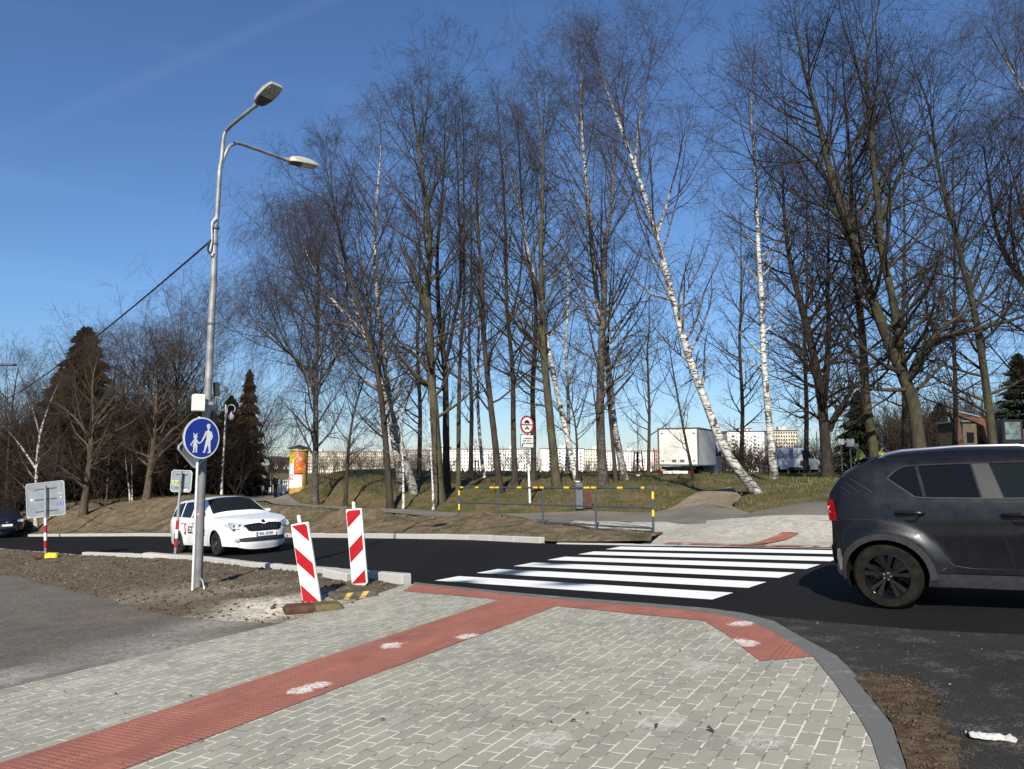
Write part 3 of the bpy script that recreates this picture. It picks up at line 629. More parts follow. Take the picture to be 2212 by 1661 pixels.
M_REDL = mat('red lamp plastic', (.20,.004,.006), .2, var=.3, scale=18, coat=1.0); M_WHL = mat('white lamp plastic', (.85,.87,.9), .12, var=.1); M_PLATE = mat('number plate white', (.72,.73,.72), .4, var=.04)
M_BLUE = mat('plate blue', (.03,.07,.35), .4, var=.1); M_INK = mat('black ink', (.012,.012,.012), .5, var=.1); M_STEEL = mat('galvanised steel', (.36,.37,.37), .5, .55, var=.25, scale=14)
M_AMB = mat('amber lens', (.8,.25,.02), .2, var=.1)
class Car:
    def __init__(s, top, wz, xr, xf, Ra, tr, tf, bz, rr=.30, flare=.03, fb=.14, bb=.07, step=.05):
        """top: silhouette (x,z) from rear underside over the roof to front underside; xr/xf wheel centres; bz sill height"""
        s.P = np.array(chaikin(top, 2)); s.wz = np.array(wz); s.xr, s.xf, s.Ra, s.rr, s.fl = xr, xf, Ra, rr, flare
        s.x0 = s.P[:, 0].min(); s.x1 = s.P[:, 0].max(); s.tr, s.tf, s.bz, s.fb, s.bb, s.step = tr, tf, bz, fb, bb, step
    def Y(s, x, z):
        x = np.asarray(x, float); z = np.asarray(z, float)
        y = np.interp(z, s.wz[:, 0], s.wz[:, 1])
        y = y*(1 - s.tf*np.clip((x-(s.x1-.75))/.75, 0, 1)**2.4)*(1 - s.tr*np.clip(((s.x0+.6)-x)/.6, 0, 1)**2.4)
        for c in (s.xr, s.xf):
            d = np.hypot(x-c, z-s.rr); y = y + s.fl*(1-sstep(s.Ra+.05, s.Ra+.21, d))*sstep(.12, .3, z)
        return y
    def outline(s):
        b = []
        for c in (s.xf, s.xr):
            h = s.bz - s.rr; a0 = math.asin(np.clip(h/s.Ra, -1, 1)); b.append([(c + s.Ra*math.cos(a), s.rr + s.Ra*math.sin(a)) for a in np.linspace(a0, math.pi-a0, 22)])
        P = [tuple(p) for p in s.P]
        return P + [(s.xf+s.Ra+.1, s.bz)] + b[0] + b[1] + [(s.xr-s.Ra-.06, s.bz)]
    def side(s, name, poly, m, parent, off=.0, sg=(-1, 1), step=None, holes=(), thick=0.0, smooth=True):
        vo, fa = tess(poly, holes, step or s.step); out = []
        for g in sg:
            y = g*(s.Y(vo[:, 0], vo[:, 1]) + off); V = np.column_stack([vo[:, 0], y, vo[:, 1]]); f = fa if g < 0 else fa[:, ::-1]
            if thick:
                n = len(V); V2 = V.copy(); V2[:, 1] -= g*thick; V = np.vstack([V, V2]); e = {}
                for t in f:
                    for i in range(3):
                        a, b = int(t[i]), int(t[(i+1) % 3]); e[(a, b)] = 1
                bd = [(a, b) for a, b in e if (b, a) not in e]
                q = [(a, a+n, b+n) for a, b in bd] + [(a, b+n, b) for a, b in bd]
                f = np.vstack([f, f[:, ::-1]+n, np.array(q)])
            out.append(link(name, mesh_np(name, V, f), m, parent, smooth, 40))
        return out
    def body(s, name, m, parent, windows=(), glassx=()):
        """sides with window openings plus the strip that wraps rear, roof and nose"""
        vo, fa = tess(s.outline(), windows, s.step, s.step*.8); Vs = []; Fs = []
        for g in (-1, 1):
            n = sum(len(v) for v in Vs); Vs.append(np.column_stack([vo[:, 0], g*s.Y(vo[:, 0], vo[:, 1]), vo[:, 1]])); Fs.append((fa if g < 0 else fa[:, ::-1]) + n)
        D = np.array(dens([tuple(p) for p in s.P], s.step*.8, False)); s.D = D
        T = np.gradient(D, axis=0); T /= np.linalg.norm(T, axis=1)[:, None] + 1e-9; N = np.column_stack([-T[:, 1], T[:, 0]])
        for _ in range(3): N[1:-1] = (N[:-2]+N[1:-1]*2+N[2:])/4
        b = .035 + np.where(N[:, 0] > 0, s.fb, s.bb)*np.abs(N[:, 0])**1.5
        ts = np.sin(np.linspace(-1, 1, 19)*math.pi/2); Yb = s.Y(D[:, 0], D[:, 1])
        s.N, s.b, s.Yb = N, b, Yb
        k = 1 - np.abs(ts)**3
        V = np.stack([D[:, None, 0] + N[:, None, 0]*b[:, None]*k, Yb[:, None]*ts[None], D[:, None, 1] + N[:, None, 1]*b[:, None]*k], -1)
        n = sum(len(v) for v in Vs); K, L = V.shape[:2]; Vs.append(V.reshape(-1, 3))
        q = []
        for i in range(K-1):
            for j in range(L-1):
                a = n+i*L+j; xm = D[i, 0]
                q += [(a, a+1, a+L+1), (a, a+L+1, a+L)]
        Fs.append(np.array(q)[:, ::-1]); me = mesh_np(name, np.vstack(Vs), np.vstack(Fs))
        import bmesh
        bm = bmesh.new(); bm.from_mesh(me); bmesh.ops.remove_doubles(bm, verts=bm.verts, dist=.004); bmesh.ops.recalc_face_normals(bm, faces=bm.faces); bm.to_mesh(me); bm.free()
        o = link(name, me, m, parent, True, 38)
        # dark core so that no daylight shows through the openings
        mb = MB(); cz = s.bz + .02
        xs_ = [s.x0+.25, s.x1-.3]
        mb.box(((xs_[0]+xs_[1])/2, 0, (cz+.75)/2+.05), (xs_[1]-xs_[0], 1.1, .75-cz+.1))
        mb.box(((s.xr+s.xf)/2, 0, s.bz+.1), (s.xf-s.xr-2*s.Ra-.05, float(s.Y((s.xr+s.xf)/2, .5))*2-.06, .2))
        for c in (s.xr, s.xf):
            for g in (-1, 1):
                V_ = []; F_ = []; a = np.linspace(-.35, math.pi+.35, 20)
                for r_, yy in ((s.Ra+.001, .80), (s.Ra+.0, .50)):
                    V_ += [(c+r_*math.cos(t), g*min(yy, float(s.Y(c, .6))-.015), s.rr+r_*math.sin(t)) for t in a]
                F_ = [(i, i+1, i+21, i+20) for i in range(19)] + [tuple(range(20, 40))]
                mb.add(V_, F_)
        mb.build('underbody', M_DARK, parent)
        return o
    def over(s, name, x0, x1, t0, t1, m, parent, off=.004, front=None):
        """a panel on the wrap-around strip between two stations (indices by test) and fractions of the width"""
        D, N, b, Yb = s.D, s.N, s.b, s.Yb; idx = [i for i in range(len(D)) if x0(D[i]) and x1(D[i])]
        ts = np.linspace(t0, t1, 15); V = []
        for i in idx:
            k = 1 - np.abs(ts)**3
            V.append(np.column_stack([D[i, 0]+N[i, 0]*(b[i]*k+off), Yb[i]*ts, D[i, 1]+N[i, 1]*(b[i]*k+off)]))
        K = len(idx); V = np.vstack(V); L = 15
        q = np.array([(i*L+j, i*L+j+1, (i+1)*L+j+1, (i+1)*L+j) for i in range(K-1) for j in range(L-1)])
        return link(name, mesh_np(name, V, q[:, ::-1]), m, parent, True)
    def face(s, name, poly, m, parent, end=1, off=.006, step=.04, thick=0.0, holes=()):
        """polygon in (y,z) laid on the front (end=1) or rear (end=-1) surface"""
        D, N, b, Yb = s.D, s.N, s.b, s.Yb; mid = (s.x0+s.x1)/2
        zl = max(p[1] for p in poly) + .02; 
        sel = [i for i in range(len(D)) if (D[i, 0] > s.x1-.75 if end > 0 else D[i, 0] < s.x0+.75) and abs(N[i, 0]) > .25]
        vo, fa = tess(poly, holes, step); x = np.array([s.surf(y_, z_, sel) for y_, z_ in vo]) + end*off
        V = np.column_stack([x, vo[:, 0], vo[:, 1]]); f = fa if end > 0 else fa[:, ::-1]
        return link(name, mesh_np(name, V, f), m, parent, True, 40)
    def fx(s, y, z, end=1, off=.01):
        D, N, b, Yb = s.D, s.N, s.b, s.Yb
        sel = [i for i in range(len(D)) if (D[i, 0] > s.x1-.75 if end > 0 else D[i, 0] < s.x0+.75) and abs(N[i, 0]) > .25]
        return s.surf(y, z, sel) + end*off
    def surf(s, y, z, sel):
        sel = np.array(sel); k = 1 - np.clip(abs(y)/s.Yb[sel], 0, 1)**3; bk = s.b[sel]*k
        X = s.D[sel, 0] + s.N[sel, 0]*bk; Z = s.D[sel, 1] + s.N[sel, 1]*bk; o = np.argsort(Z); return float(np.interp(z, Z[o], X[o]))
    def seam(s, name, L, m, parent, r=.0035, sg=(-1, 1), off=.0005):
        L = dens(L, .04, False)
        for g in sg: MB().tube([(x, g*(float(s.Y(x, z))+off), z) for x, z in L], r, 5).build(name, m, parent, True)
def wheel(parent, x, y, sg, rr, wid, rimr, rim_m, spokes=5, tyre_m=None, style=0):
    tyre_m = tyre_m or M_TYRE
    w_ = bpy.data.objects.new('wheel', None); COL.objects.link(w_); w_.parent = parent; w_.location = (x, y, rr); w_.rotation_euler = (0, 0, 0 if sg < 0 else math.pi)
    # outer face towards -y in local space
    h = wid/2; pr = [(rimr-.005, h-.02), (rimr, h), (rimr+.03, h+.006), (rr-.03, h+.002), (rr-.008, h-.022), (rr, h-.045), (rr, -h+.045), (rr-.008, -h+.022), (rr-.03, -h-.002), (rimr+.03, -h-.006), (rimr, -h), (rimr-.005, -h+.02)]
    MB().lathe(pr, (0, 0, 0), 'y', 48).build('tyre', tyre_m, w_, True, 30)
    mb = MB(); mb.lathe([(rimr, -h+.003), (rimr-.012, -h+.0), (rimr-.022, -h+.03), (rimr-.03, h-.02), (.001, h-.03)], (0, 0, 0), 'y', 40)
    mb.lathe([(.001, -h+.012), (.035, -h+.012), (.05, -h+.022), (.055, -h+.06)], (0, 0, 0), 'y', 20)
    for i in range(spokes):
        a = 2*math.pi*i/spokes + .3
        for da in ((-.13, .13) if style else (0,)):
            a_ = a; c, sn = math.cos(a_), math.sin(a_); q0 = .045; q1 = rimr-.006
            w0, w1 = (.016, .022) if style else (.03, .02)
            b1 = a + da*1.6
            def P(r, t, yy): return (r*math.cos(t), yy, r*math.sin(t))
            e0 = w0/q0*.5; e1 = w1/q1
            V = [P(q0, a-e0+da*.8, -h+.02), P(q0, a+e0+da*.8, -h+.02), P(q1, b1+e1, -h+.008), P(q1, b1-e1, -h+.008), P(q0, a-e0+da*.8, -h+.05), P(q0, a+e0+da*.8, -h+.05), P(q1, b1+e1, -h+.04), P(q1, b1-e1, -h+.04)]
            mb.add(V, [(0,1,2,3),(7,6,5,4),(0,4,5,1),(1,5,6,2),(2,6,7,3),(3,7,4,0)])
    mb.build('rim', rim_m, w_, True, 30)
    nb = MB()
    for i in range(5):
        a = 2*math.pi*i/5; nb.lathe([(.001, -h+.004), (.008, -h+.004), (.009, -h+.02)], (.032*math.cos(a), 0, .032*math.sin(a)), 'y', 8)
    nb.build('wheel_nut', M_CHROME, w_, True)
    return w_
def plate(parent, name, body, loc, ang, wid=.52, hgt=.11, up=None):
    """number plate at loc, facing +x rotated by ang"""
    f = Vector((math.cos(ang), math.sin(ang), 0)); r = Vector((-math.sin(ang), math.cos(ang), 0))
    mb = MB(); mb.box((0, 0, 0), (.008, wid, hgt), Matrix.Rotation(ang, 3, 'Z'), .003); mb.v = [tuple(Vector(v)+Vector(loc)) for v in mb.v]
    o = mb.build(name, M_PLATE, parent)
    mm = frame3(Vector(loc)+f*.0065, r, (0, 0, 1)); text(body, 'lettering', M_INK, o, mm, hgt*.92, .003, wx=.86, bold=.001)
    mb = MB(); mb.box(Vector(loc)+f*.005-r*(wid/2-.022), (.003, .04, hgt*.96), Matrix.Rotation(ang, 3, 'Z')); mb.build('blue_band', M_BLUE, o)
    return o

# ---------------------------------------------------------------- grey crossover on the right
GREYP = paint('dark grey metallic paint', (.0058,.0063,.0078), .10, .36, .22)
q = G(1925, 1314); SH = R(-34.5)
suv = thing('parked_car', 'dark grey compact crossover with roof rails and black alloy wheels driving past the crossing', 'car')
f_ = Vector((math.cos(SH), math.sin(SH), 0)); l_ = Vector((-math.sin(SH), math.cos(SH), 0)); nrm = Vector((_n[0], _n[1], _n[2])).normalized()
fx_ = (f_ - nrm*f_.dot(nrm)).normalized(); ly_ = nrm.cross(fx_)
suv.name = 'crossover_car'
ORG = Vector(q) + ly_*.765; pr_ = Matrix.Rotation(R(1.2), 3, ly_); fx_ = pr_ @ fx_; nr2 = pr_ @ nrm
suv.matrix_world = Matrix(((fx_.x, ly_.x, nr2.x, ORG.x), (fx_.y, ly_.y, nr2.y, ORG.y), (fx_.z, ly_.z, nr2.z, ORG.z), (0, 0, 0, 1)))
T_ = [(-.44,.28),(-.53,.33),(-.575,.45),(-.585,.60),(-.565,.74),(-.56,.86),(-.585,1.10),(-.575,1.16),(-.44,1.27),(-.22,1.42),(-.10,1.490),(.04,1.527),(.30,1.55),(.7,1.56),(1.1,1.545),(1.42,1.505),(1.66,1.435),(1.95,1.23),(2.20,1.05),(2.5,1.01),(2.82,.965),(2.98,.90),(3.04,.80),(3.07,.62),(3.075,.45),(3.03,.32),(2.96,.25)]
WZ = [(.2,.775),(.30,.80),(.42,.805),(.55,.815),(.72,.83),(.88,.828),(1.0,.812),(1.06,.80),(1.10,.785),(1.25,.735),(1.42,.67),(1.48,.635),(1.53,.575),(1.56,.51)]
S = Car(T_, WZ, 0, 2.435, .365, .14, .20, .33, .308, .055, .10, .05, .03)
winq = [(.075,1.305),(.15,1.375),(.22,1.41),(.305,1.418),(.365,1.10),(.30,1.112)]
winr = [(.335,1.418),(.76,1.422),(.825,1.088),(.395,1.10)]
winf = [(.915,1.422),(1.22,1.415),(1.48,1.35),(1.80,1.12),(1.83,1.075),(1.01,1.083)]
S.body('body', GREYP, suv, [winq, winr, winf])
for w_ in (winq, winr, winf): S.side('window', w_, M_GLASS if w_ is not winf else M_GLASS2, suv, -.008, step=.08)
S.side('pillar_trim', [(.775,1.428),(.905,1.428),(1.0,1.080),(.842,1.083)], mat('satin pillar trim', (.013,.013,.0125), .45, var=.1), suv, .003, step=.06)
S.seam('window_trim', [(.06,1.30),(.14,1.383),(.22,1.420),(.5,1.428),(1.22,1.423),(1.49,1.357),(1.81,1.125),(1.84,1.07)], M_BLKP, suv, .008, off=.0)
S.seam('window_trim', [(.06,1.30),(.29,1.104),(.36,1.092),(.78,1.08),(1.84,1.068)], M_BLKP, suv, .007, off=.0)
S.seam('door_seam', [(.05,1.30),(-.03,1.10),(-.02,.90),(.03,.80)], M_INK, suv); S.seam('door_seam', [(.87,1.08),(.90,.95),(.985,.66),(1.03,.40)], M_INK, suv)
S.seam('door_seam', [(1.87,1.07),(1.90,.9),(1.90,.6),(1.86,.40)], M_INK, suv); S.seam('body_crease', [(.36,1.052),(.9,1.04),(1.9,.995)], M_INK, suv, .004)
S.seam('fender_seam', [(-.50,.855),(-.25,.875),(-.05,.87),(.12,.83),(.28,.745),(.40,.64),(.50,.50),(.56,.42)], M_INK, suv, .0045); S.seam('door_seam', [(.56,.42),(.7,.40),(1.86,.39)], M_INK, suv, .003)
for (xa, za, xb, zb2) in ((-.37,1.222,-.27,1.150),(-.325,1.262,-.175,1.150),(-.275,1.31,-.065,1.150)):
    S.seam('vent_slit', [(xa, za), (xb, zb2)], mat('slit paint', (.004,.004,.005), .5), suv, .011, off=-.001); S.seam('vent_ridge', [(xa+.005, za+.014), (xb+.012, zb2+.012)], GREYP, suv, .006, off=.002)
S.side('wheel_arch_trim', [(S.xr+(.365)*math.cos(a), .308+.365*math.sin(a)) for a in np.linspace(-.05, 3.25, 26)] + [(S.xr+.425*math.cos(a), .308+.425*math.sin(a)) for a in np.linspace(3.25, -.05, 26)], M_BLKP, suv, .012, step=.06, thick=.03)
S.side('wheel_arch_trim', [(S.xf+(.365)*math.cos(a), .308+.365*math.sin(a)) for a in np.linspace(-.05, 3.2, 26)] + [(S.xf+.425*math.cos(a), .308+.425*math.sin(a)) for a in np.linspace(3.2, -.05, 26)], M_BLKP, suv, .012, step=.06, thick=.03)
S.side('sill_cladding', [(.34,.225),(2.09,.225),(2.06,.345),(.37,.345)], M_BLKP, suv, .006, step=.08, thick=.05)
S.side('sill_highlight', [(.44,.355),(2.0,.355),(2.0,.40),(.50,.40)], GREYP, suv, .014, step=.06, thick=.02)
for hx in (.25, 1.10):
    for g in (-1, 1):
        b_ = MB(); zc = .905 - (hx-.3)*.03; yc = float(S.Y(hx, zc))
        b_.lathe([(.001, .0), (.035, .0), (.055, .004), (.062, .009)], (0, 0, 0), 'y', 24); b_.v = [(hx+v[0]*1.1, g*(yc+.012-v[1]*.6), zc+v[2]) for v in b_.v]
        hd = b_.build('door_handle', M_BLKG, suv, True)
        MB().tube([(hx-.125, g*(yc+.02), zc+.004), (hx-.1, g*(yc+.038), zc), (hx+.09, g*(yc+.038), zc-.006), (hx+.125, g*(yc+.018), zc-.008)], [.012, .017, .017, .011], 8).build('handle_grip', M_BLKG, hd, True)
S.side('tail_light', [(-.60,1.085),(-.505,1.08),(-.475,.99),(-.445,.86),(-.60,.86)], M_REDL, suv, .008, step=.04)
S.face('tail_light', [(-.79,1.09),(-.66,1.09),(-.63,1.0),(-.66,.87),(-.79,.87)], M_REDL, suv, -1, .008)
S.face('tail_light', [(.79,1.09),(.66,1.09),(.63,1.0),(.66,.87),(.79,.87)], M_REDL, suv, -1, .008)
for g in (-1, 1):
    MB().lathe([(.001, -.012), (.028, -.008), (.038, .01)], (0, 0, 0), 'x', 16).build('reverse_lamp', M_WHL, suv, True).location = (S.fx(.70, .985, -1, .012), g*.735, .985)
S.over('rear_window', lambda p: p[0] < -.22, lambda p: 1.20 < p[1] < 1.45, -.84, .84, M_GLASS, suv, .005)
S.over('windscreen', lambda p: 1.66 < p[0] < 2.2, lambda p: p[1] > 1.05, -.90, .90, M_GLASS2, suv, .005)
S.face('rear_bumper_trim', [(-.72,.62),(-.5,.56),(.5,.56),(.72,.62),(.74,.42),(.6,.33),(-.6,.33),(-.74,.42)], M_BLKP, suv, -1, .012)
S.face('skid_plate', [(-.42,.45),(.42,.45),(.36,.34),(-.36,.34)], M_STEEL, suv, -1, .02)
S.side('bumper_scuff', [(-.50,.56),(-.44,.565),(-.405,.47),(-.43,.34),(-.48,.36),(-.52,.46)], mat('dried mud scuff', (.30,.26,.19), .9, var=.3), suv, .004, (-1,), .04)
S.face('grille', [(-.62,.80),(.62,.80),(.55,.62),(-.55,.62)], M_BLKG, suv, 1, .01); S.face('lower_grille', [(-.5,.48),(.5,.48),(.42,.34),(-.42,.34)], M_BLKP, suv, 1, .01)
for g in (-1, 1): S.face('headlight', [(g*.45,.83),(g*.76,.86),(g*.76,.66),(g*.5,.66)], M_LENS, suv, 1, .014)
for g in (-1, 1):
    MB().tube([(-.03, g*.555, 1.50), (.06, g*.575, 1.555), (.2, g*.58, 1.582), (.7, g*.58, 1.60), (1.15, g*.575, 1.585), (1.38, g*.56, 1.53)], [.012, .018, .018, .018, .018, .012], 8).build('roof_rail', mat('satin silver rail', (.62,.63,.65), .3, .9, var=.08), suv, True)
    mb = MB(); mb.box((1.78, g*.93, 1.09), (.13, .20, .14), None, .05); mb.box((1.80, g*.83, 1.05), (.06, .1, .04), None, .01); mb.build('door_mirror', GREYP, suv, True)
MB().box((-.20, 0, 1.50), (.12, 1.0, .025), Matrix.Rotation(R(-22), 3, 'Y'), .010).build('roof_spoiler', GREYP, suv, True)
MB().tube([(.0, .2, 1.54), (-.12, .2, 1.70)], [.006, .003], 6).build('aerial', M_BLKP, suv)
for x_ in (0, 2.435):
    for g in (-1, 1): wheel(suv, x_, g*.745, g, .308, .185, .212, M_BLKG, 5, style=1)

for ch in suv.children:              # the real car is a little lower and shorter at the back than the first outline
    if ch.type == 'MESH':
        me = ch.data; n = len(me.vertices); co = np.empty(n*3, np.float32); me.vertices.foreach_get('co', co); co = co.reshape(-1, 3); ox, oy, oz = ch.location
        zz_ = co[:, 2] + oz; co[:, 2] = np.where(zz_ > .45, .45 + (zz_-.45)*.912, zz_) - oz
        xx_ = co[:, 0] + ox; co[:, 0] = np.where(xx_ < -.36, -.36 + (xx_+.36)*.58, xx_) - ox
        me.vertices.foreach_set('co', co.ravel()); me.update()
# ---------------------------------------------------------------- white estate car
WHP = paint('white car paint', (.78,.79,.80), .0, .3)
def estate(name, label, loc, hd, P, detail=2, group=None, col='white'):
    t = thing(name, label, 'car', group=group)
    f = Vector((math.cos(hd), math.sin(hd), 0)); f = (f - nrm*f.dot(nrm)).normalized(); l = nrm.cross(f)
    t.matrix_world = Matrix(((f.x, l.x, nrm.x, loc[0]), (f.y, l.y, nrm.y, loc[1]), (f.z, l.z, nrm.z, loc[2]), (0, 0, 0, 1)))
    T = [(-.78,.28),(-.87,.36),(-.915,.50),(-.92,.64),(-.885,.78),(-.87,.93),(-.83,1.00),(-.66,1.30),(-.56,1.375),(-.35,1.415),(.1,1.445),(.6,1.457),(1.0,1.445),(1.28,1.40),(1.62,1.21),(2.0,1.005),(2.08,.975),(2.5,.935),(2.9,.865),(3.12,.79),(3.21,.71),(3.25,.62),(3.28,.50),(3.285,.36),(3.22,.22)]
    WZ = [(.15,.80),(.3,.835),(.5,.85),(.72,.862),(.86,.858),(.93,.84),(.98,.80),(1.1,.755),(1.3,.675),(1.37,.63),(1.42,.56),(1.46,.48)]
    S = Car(T, WZ, 0, 2.47, .345, .16, .28, .24, .305, .018, .20, .06, .06 if detail > 1 else .12)
    w1 = [(-.66,1.03),(-.50,1.24),(-.36,1.335),(-.12,1.365),(.02,1.37),(.05,.98),(-.5,.985)]; w2 = [(.09,1.372),(.78,1.378),(.80,.955),(.12,.978)]; w3 = [(.86,1.378),(1.13,1.352),(1.40,1.245),(1.72,1.03),(1.72,.955),(.88,.955)]
    S.body('body', P, t, [w1, w2, w3])
    for w_ in (w1, w2, w3): S.side('window', w_, M_GLASS, t, -.006, step=.12)
    S.over('windscreen', lambda p: 1.27 < p[0] < 2.02, lambda p: p[1] > 1.0, -.90, .90, M_GLASS2, t, .005)
    S.over('rear_window', lambda p: p[0] < -.6, lambda p: 1.03 < p[1] < 1.31, -.85, .85, M_GLASS, t, .005)
    gr = S.face('grille', [(-.50,.745),(-.30,.765),(-.12,.775),(0,.74),(.12,.775),(.30,.765),(.50,.745),(.42,.60),(.34,.575),(-.34,.575),(-.42,.60)], M_BLKG, t, 1, .012)
    for g in (-1, 1):
        S.face('headlight_surround', [(g*.45,.74),(g*.60,.79),(g*.76,.815),(g*.79,.78),(g*.77,.645),(g*.62,.63),(g*.48,.66)], M_BLKP, t, 1, .006)
        hl = S.face('headlight', [(g*.47,.735),(g*.60,.775),(g*.74,.80),(g*.78,.78),(g*.76,.66),(g*.62,.645),(g*.50,.67)], M_LENS, t, 1, .010)
        S.side('headlight', [(2.86,.80),(3.0,.79),(3.14,.735),(3.12,.66),(3.0,.70)], M_LENS, t, .006, (g,), .05)
        if detail > 1:
            for yy in (.57, .68): MB().lathe([(.001, .02), (.03, .018), (.045, .0)], (0, 0, 0), 'x', 14).build('lamp_bulb', M_CHROME, hl, True).location = (S.fx(yy, .71, 1, .0), g*yy, .715)
            MB().lathe([(.001, .02), (.035, .018), (.05, .0)], (0, 0, 0), 'x', 14).build('fog_light', M_LENS, t, True).location = (S.fx(.62, .375, 1, .015), g*.62, .375)
            S.face('fog_surround', [(g*.50,.43),(g*.68,.41),(g*.70,.35),(g*.50,.33)], M_BLKP, t, 1, .008)
    S.face('lower_grille', [(-.50,.435),(.50,.435),(.50,.33),(-.50,.33)], M_BLKP, t, 1, .010)
    S.side('tail_light', [(-.93,.98),(-.80,.97),(-.70,.90),(-.70,.82),(-.93,.80)], M_REDL, t, .008, step=.05)
    for g in (-1, 1):
        mb = MB(); mb.box((1.62, g*.96, 1.02), (.12, .22, .14), None, .05); mb.build('door_mirror', P, t, True)
        MB().tube([(-.45, g*.57, 1.42), (-.3, g*.58, 1.455), (.4, g*.585, 1.487), (.9, g*.58, 1.48), (1.1, g*.57, 1.435)], .013, 6).build('roof_rail', M_BLKP, t, True)
    if detail > 1:
        S.seam('door_seam', [(.83,.95),(.84,.6),(.80,.30)], mat('seam grey', (.25,.25,.26), .5), t, .004); S.seam('door_seam', [(1.74,.95),(1.83,.80),(1.86,.5),(1.80,.30)], MATS['seam grey'], t, .004)
        S.seam('door_seam', [(.08,.98),(.10,.80),(.25,.62),(.38,.42)], MATS['seam grey'], t, .004)
        for hx in (.32, 1.08):
            for g in (-1, 1): MB().tube([(hx-.1, g*(float(S.Y(hx, .84))+.01), .845), (hx-.07, g*(float(S.Y(hx, .84))+.03), .845), (hx+.08, g*(float(S.Y(hx, .84))+.03), .838), (hx+.11, g*(float(S.Y(hx, .84))+.01), .838)], .014, 8).build('door_handle', P, t, True)
        mb = MB(); mb.lathe([(.001, .012), (.045, .01), (.052, .0)], (0, 0, 0), 'x', 20); em = mb.build('badge', M_BLKG, t, True); em.location = (S.fx(0, .80, 1, .004), 0, .80); em.rotation_euler = (0, R(-38), 0)
        MB().lathe([(.040, .012), (.046, .016), (.052, .010)], (0, 0, 0), 'x', 20).build('badge_ring', M_CHROME, em, True)
        mb = MB()
        for k in range(9):
            y_ = -.32 + k*.08; mb.box((S.fx(y_, .67, 1, .016), y_, .672), (.012, .012, .13), Matrix.Rotation(R(-10), 3, 'Y'))
        mb.build('grille_slat', mat('slat grey', (.07,.07,.075), .3, .6), gr)
        plate(t, 'number_plate', '9AL 0D89', (S.fx(0, .50, 1, .014), 0, .50), 0)
        # black and red lettering along the doors: seen from the right-hand side of the car
        def side_text(b, x, z, size, m_, sh=0, wx=1.0, bold=.004):
            y = -float(S.Y(x, z)) - .006; return text(b, 'door_lettering', m_, t, frame3((x, y, z), (1, 0, 0), (0, 0, 1)), size, .004, sh, bold, wx)
        side_text('S', .50, .66, .42, mat('red lettering', (.45,.02,.02), .4), .15, .75, .008)
        side_text('EZ', .86, .64, .25, M_INK, .1, 1.15); side_text('2', 1.76, .58, .22, M_INK, .2, 1.3)
        # red and white leaflet pattern on the rear door
        S.side('door_sticker', [(1.02,.84),(1.10,.90),(1.12,.76),(1.06,.70)], mat('pinkish sticker', (.45,.30,.30), .5), t, .004, (-1,), .05)
    mb = MB()
    for x_ in (0, 2.47):
        for g in (-1, 1): wheel(t, x_, g*.755, g, .305, .18, .19, mat('dark wheel cover', (.035,.036,.038), .4, .3), 5, mat('black tyre', (.02,.02,.02), .9))
    # pale seats and figures dimly seen are left to the glass
    return t, S
qf = G(473, 1200.5); hd = R(-46.5)
fd = np.array([math.cos(hd), math.sin(hd)]); rd = np.array([math.sin(hd), -math.cos(hd)])     # rd: to the car's right
o2 = np.array(qf[:2]) - fd*2.47 - rd*.76
wc, _ = estate('estate_car', 'white estate car with red and black door lettering driving toward the crossing', (o2[0], o2[1], float(plane(*o2))), hd, WHP)
NAVY = paint('navy blue car paint', (.012,.016,.034), .3, .3)
qd = G(28, 1166.5); hd2 = R(-52); k_ = np.array([qd[0], qd[1]])*(42/qd[1]); 
fd2 = np.array([math.cos(hd2), math.sin(hd2)]); o3 = np.array([k_[0], k_[1]]) - fd2*3.0
dc, Sd = estate('saloon_car', 'dark navy car coming up the road at the left edge of the picture', (o3[0]-.4, o3[1], float(plane(*k_)) + .0), hd2, NAVY, 1)
plate(dc, 'number_plate', '', (Sd.fx(0, .50, 1, .014), 0, .50), 0)
MB().lathe([(.02, .016), (.06, .018), (.07, .0)], (0, 0, 0), 'x', 14).build('badge', M_CHROME, dc, True).location = (Sd.fx(0, .67, 1, .012), 0, .67)
# ================================================================= TREES
def tubes(P, Rr, sides, rng):
    """many tapered tubes at once: P (N,K,3), Rr (N,K)"""
    N, K = Rr.shape; T = np.empty_like(P); T[:, 1:-1] = P[:, 2:] - P[:, :-2]; T[:, 0] = P[:, 1]-P[:, 0]; T[:, -1] = P[:, -1]-P[:, -2]
    T /= np.linalg.norm(T, axis=2, keepdims=True) + 1e-9
    ref = rng.normal(size=(N, 1, 3)); ref = np.broadcast_to(ref, P.shape)
    A = np.cross(T, ref); A /= np.linalg.norm(A, axis=2, keepdims=True) + 1e-9; B = np.cross(T, A)
    a = np.arange(sides)*2*math.pi/sides
    V = P[:, :, None] + Rr[:, :, None, None]*(A[:, :, None]*np.cos(a)[None, None, :, None] + B[:, :, None]*np.sin(a)[None, None, :, None])
    i = np.arange(N)[:, None, None]*K*sides + np.arange(K-1)[None, :, None]*sides + np.arange(sides)[None, None]
    j = np.arange(N)[:, None, None]*K*sides + np.arange(K-1)[None, :, None]*sides + ((np.arange(sides)+1) % sides)[None, None]
    F_ = np.stack([i, j, j+sides, i+sides], -1).reshape(-1, 4)
    return V.reshape(-1, 3), F_, np.repeat(Rr.reshape(-1), sides)
def join(parts):
    V = []; F_ = []; A = []; n = 0
    for v, f, a in parts: V.append(v); F_.append(f+n); A.append(a); n += len(v)
    return np.vstack(V), np.vstack(F_), np.concatenate(A)
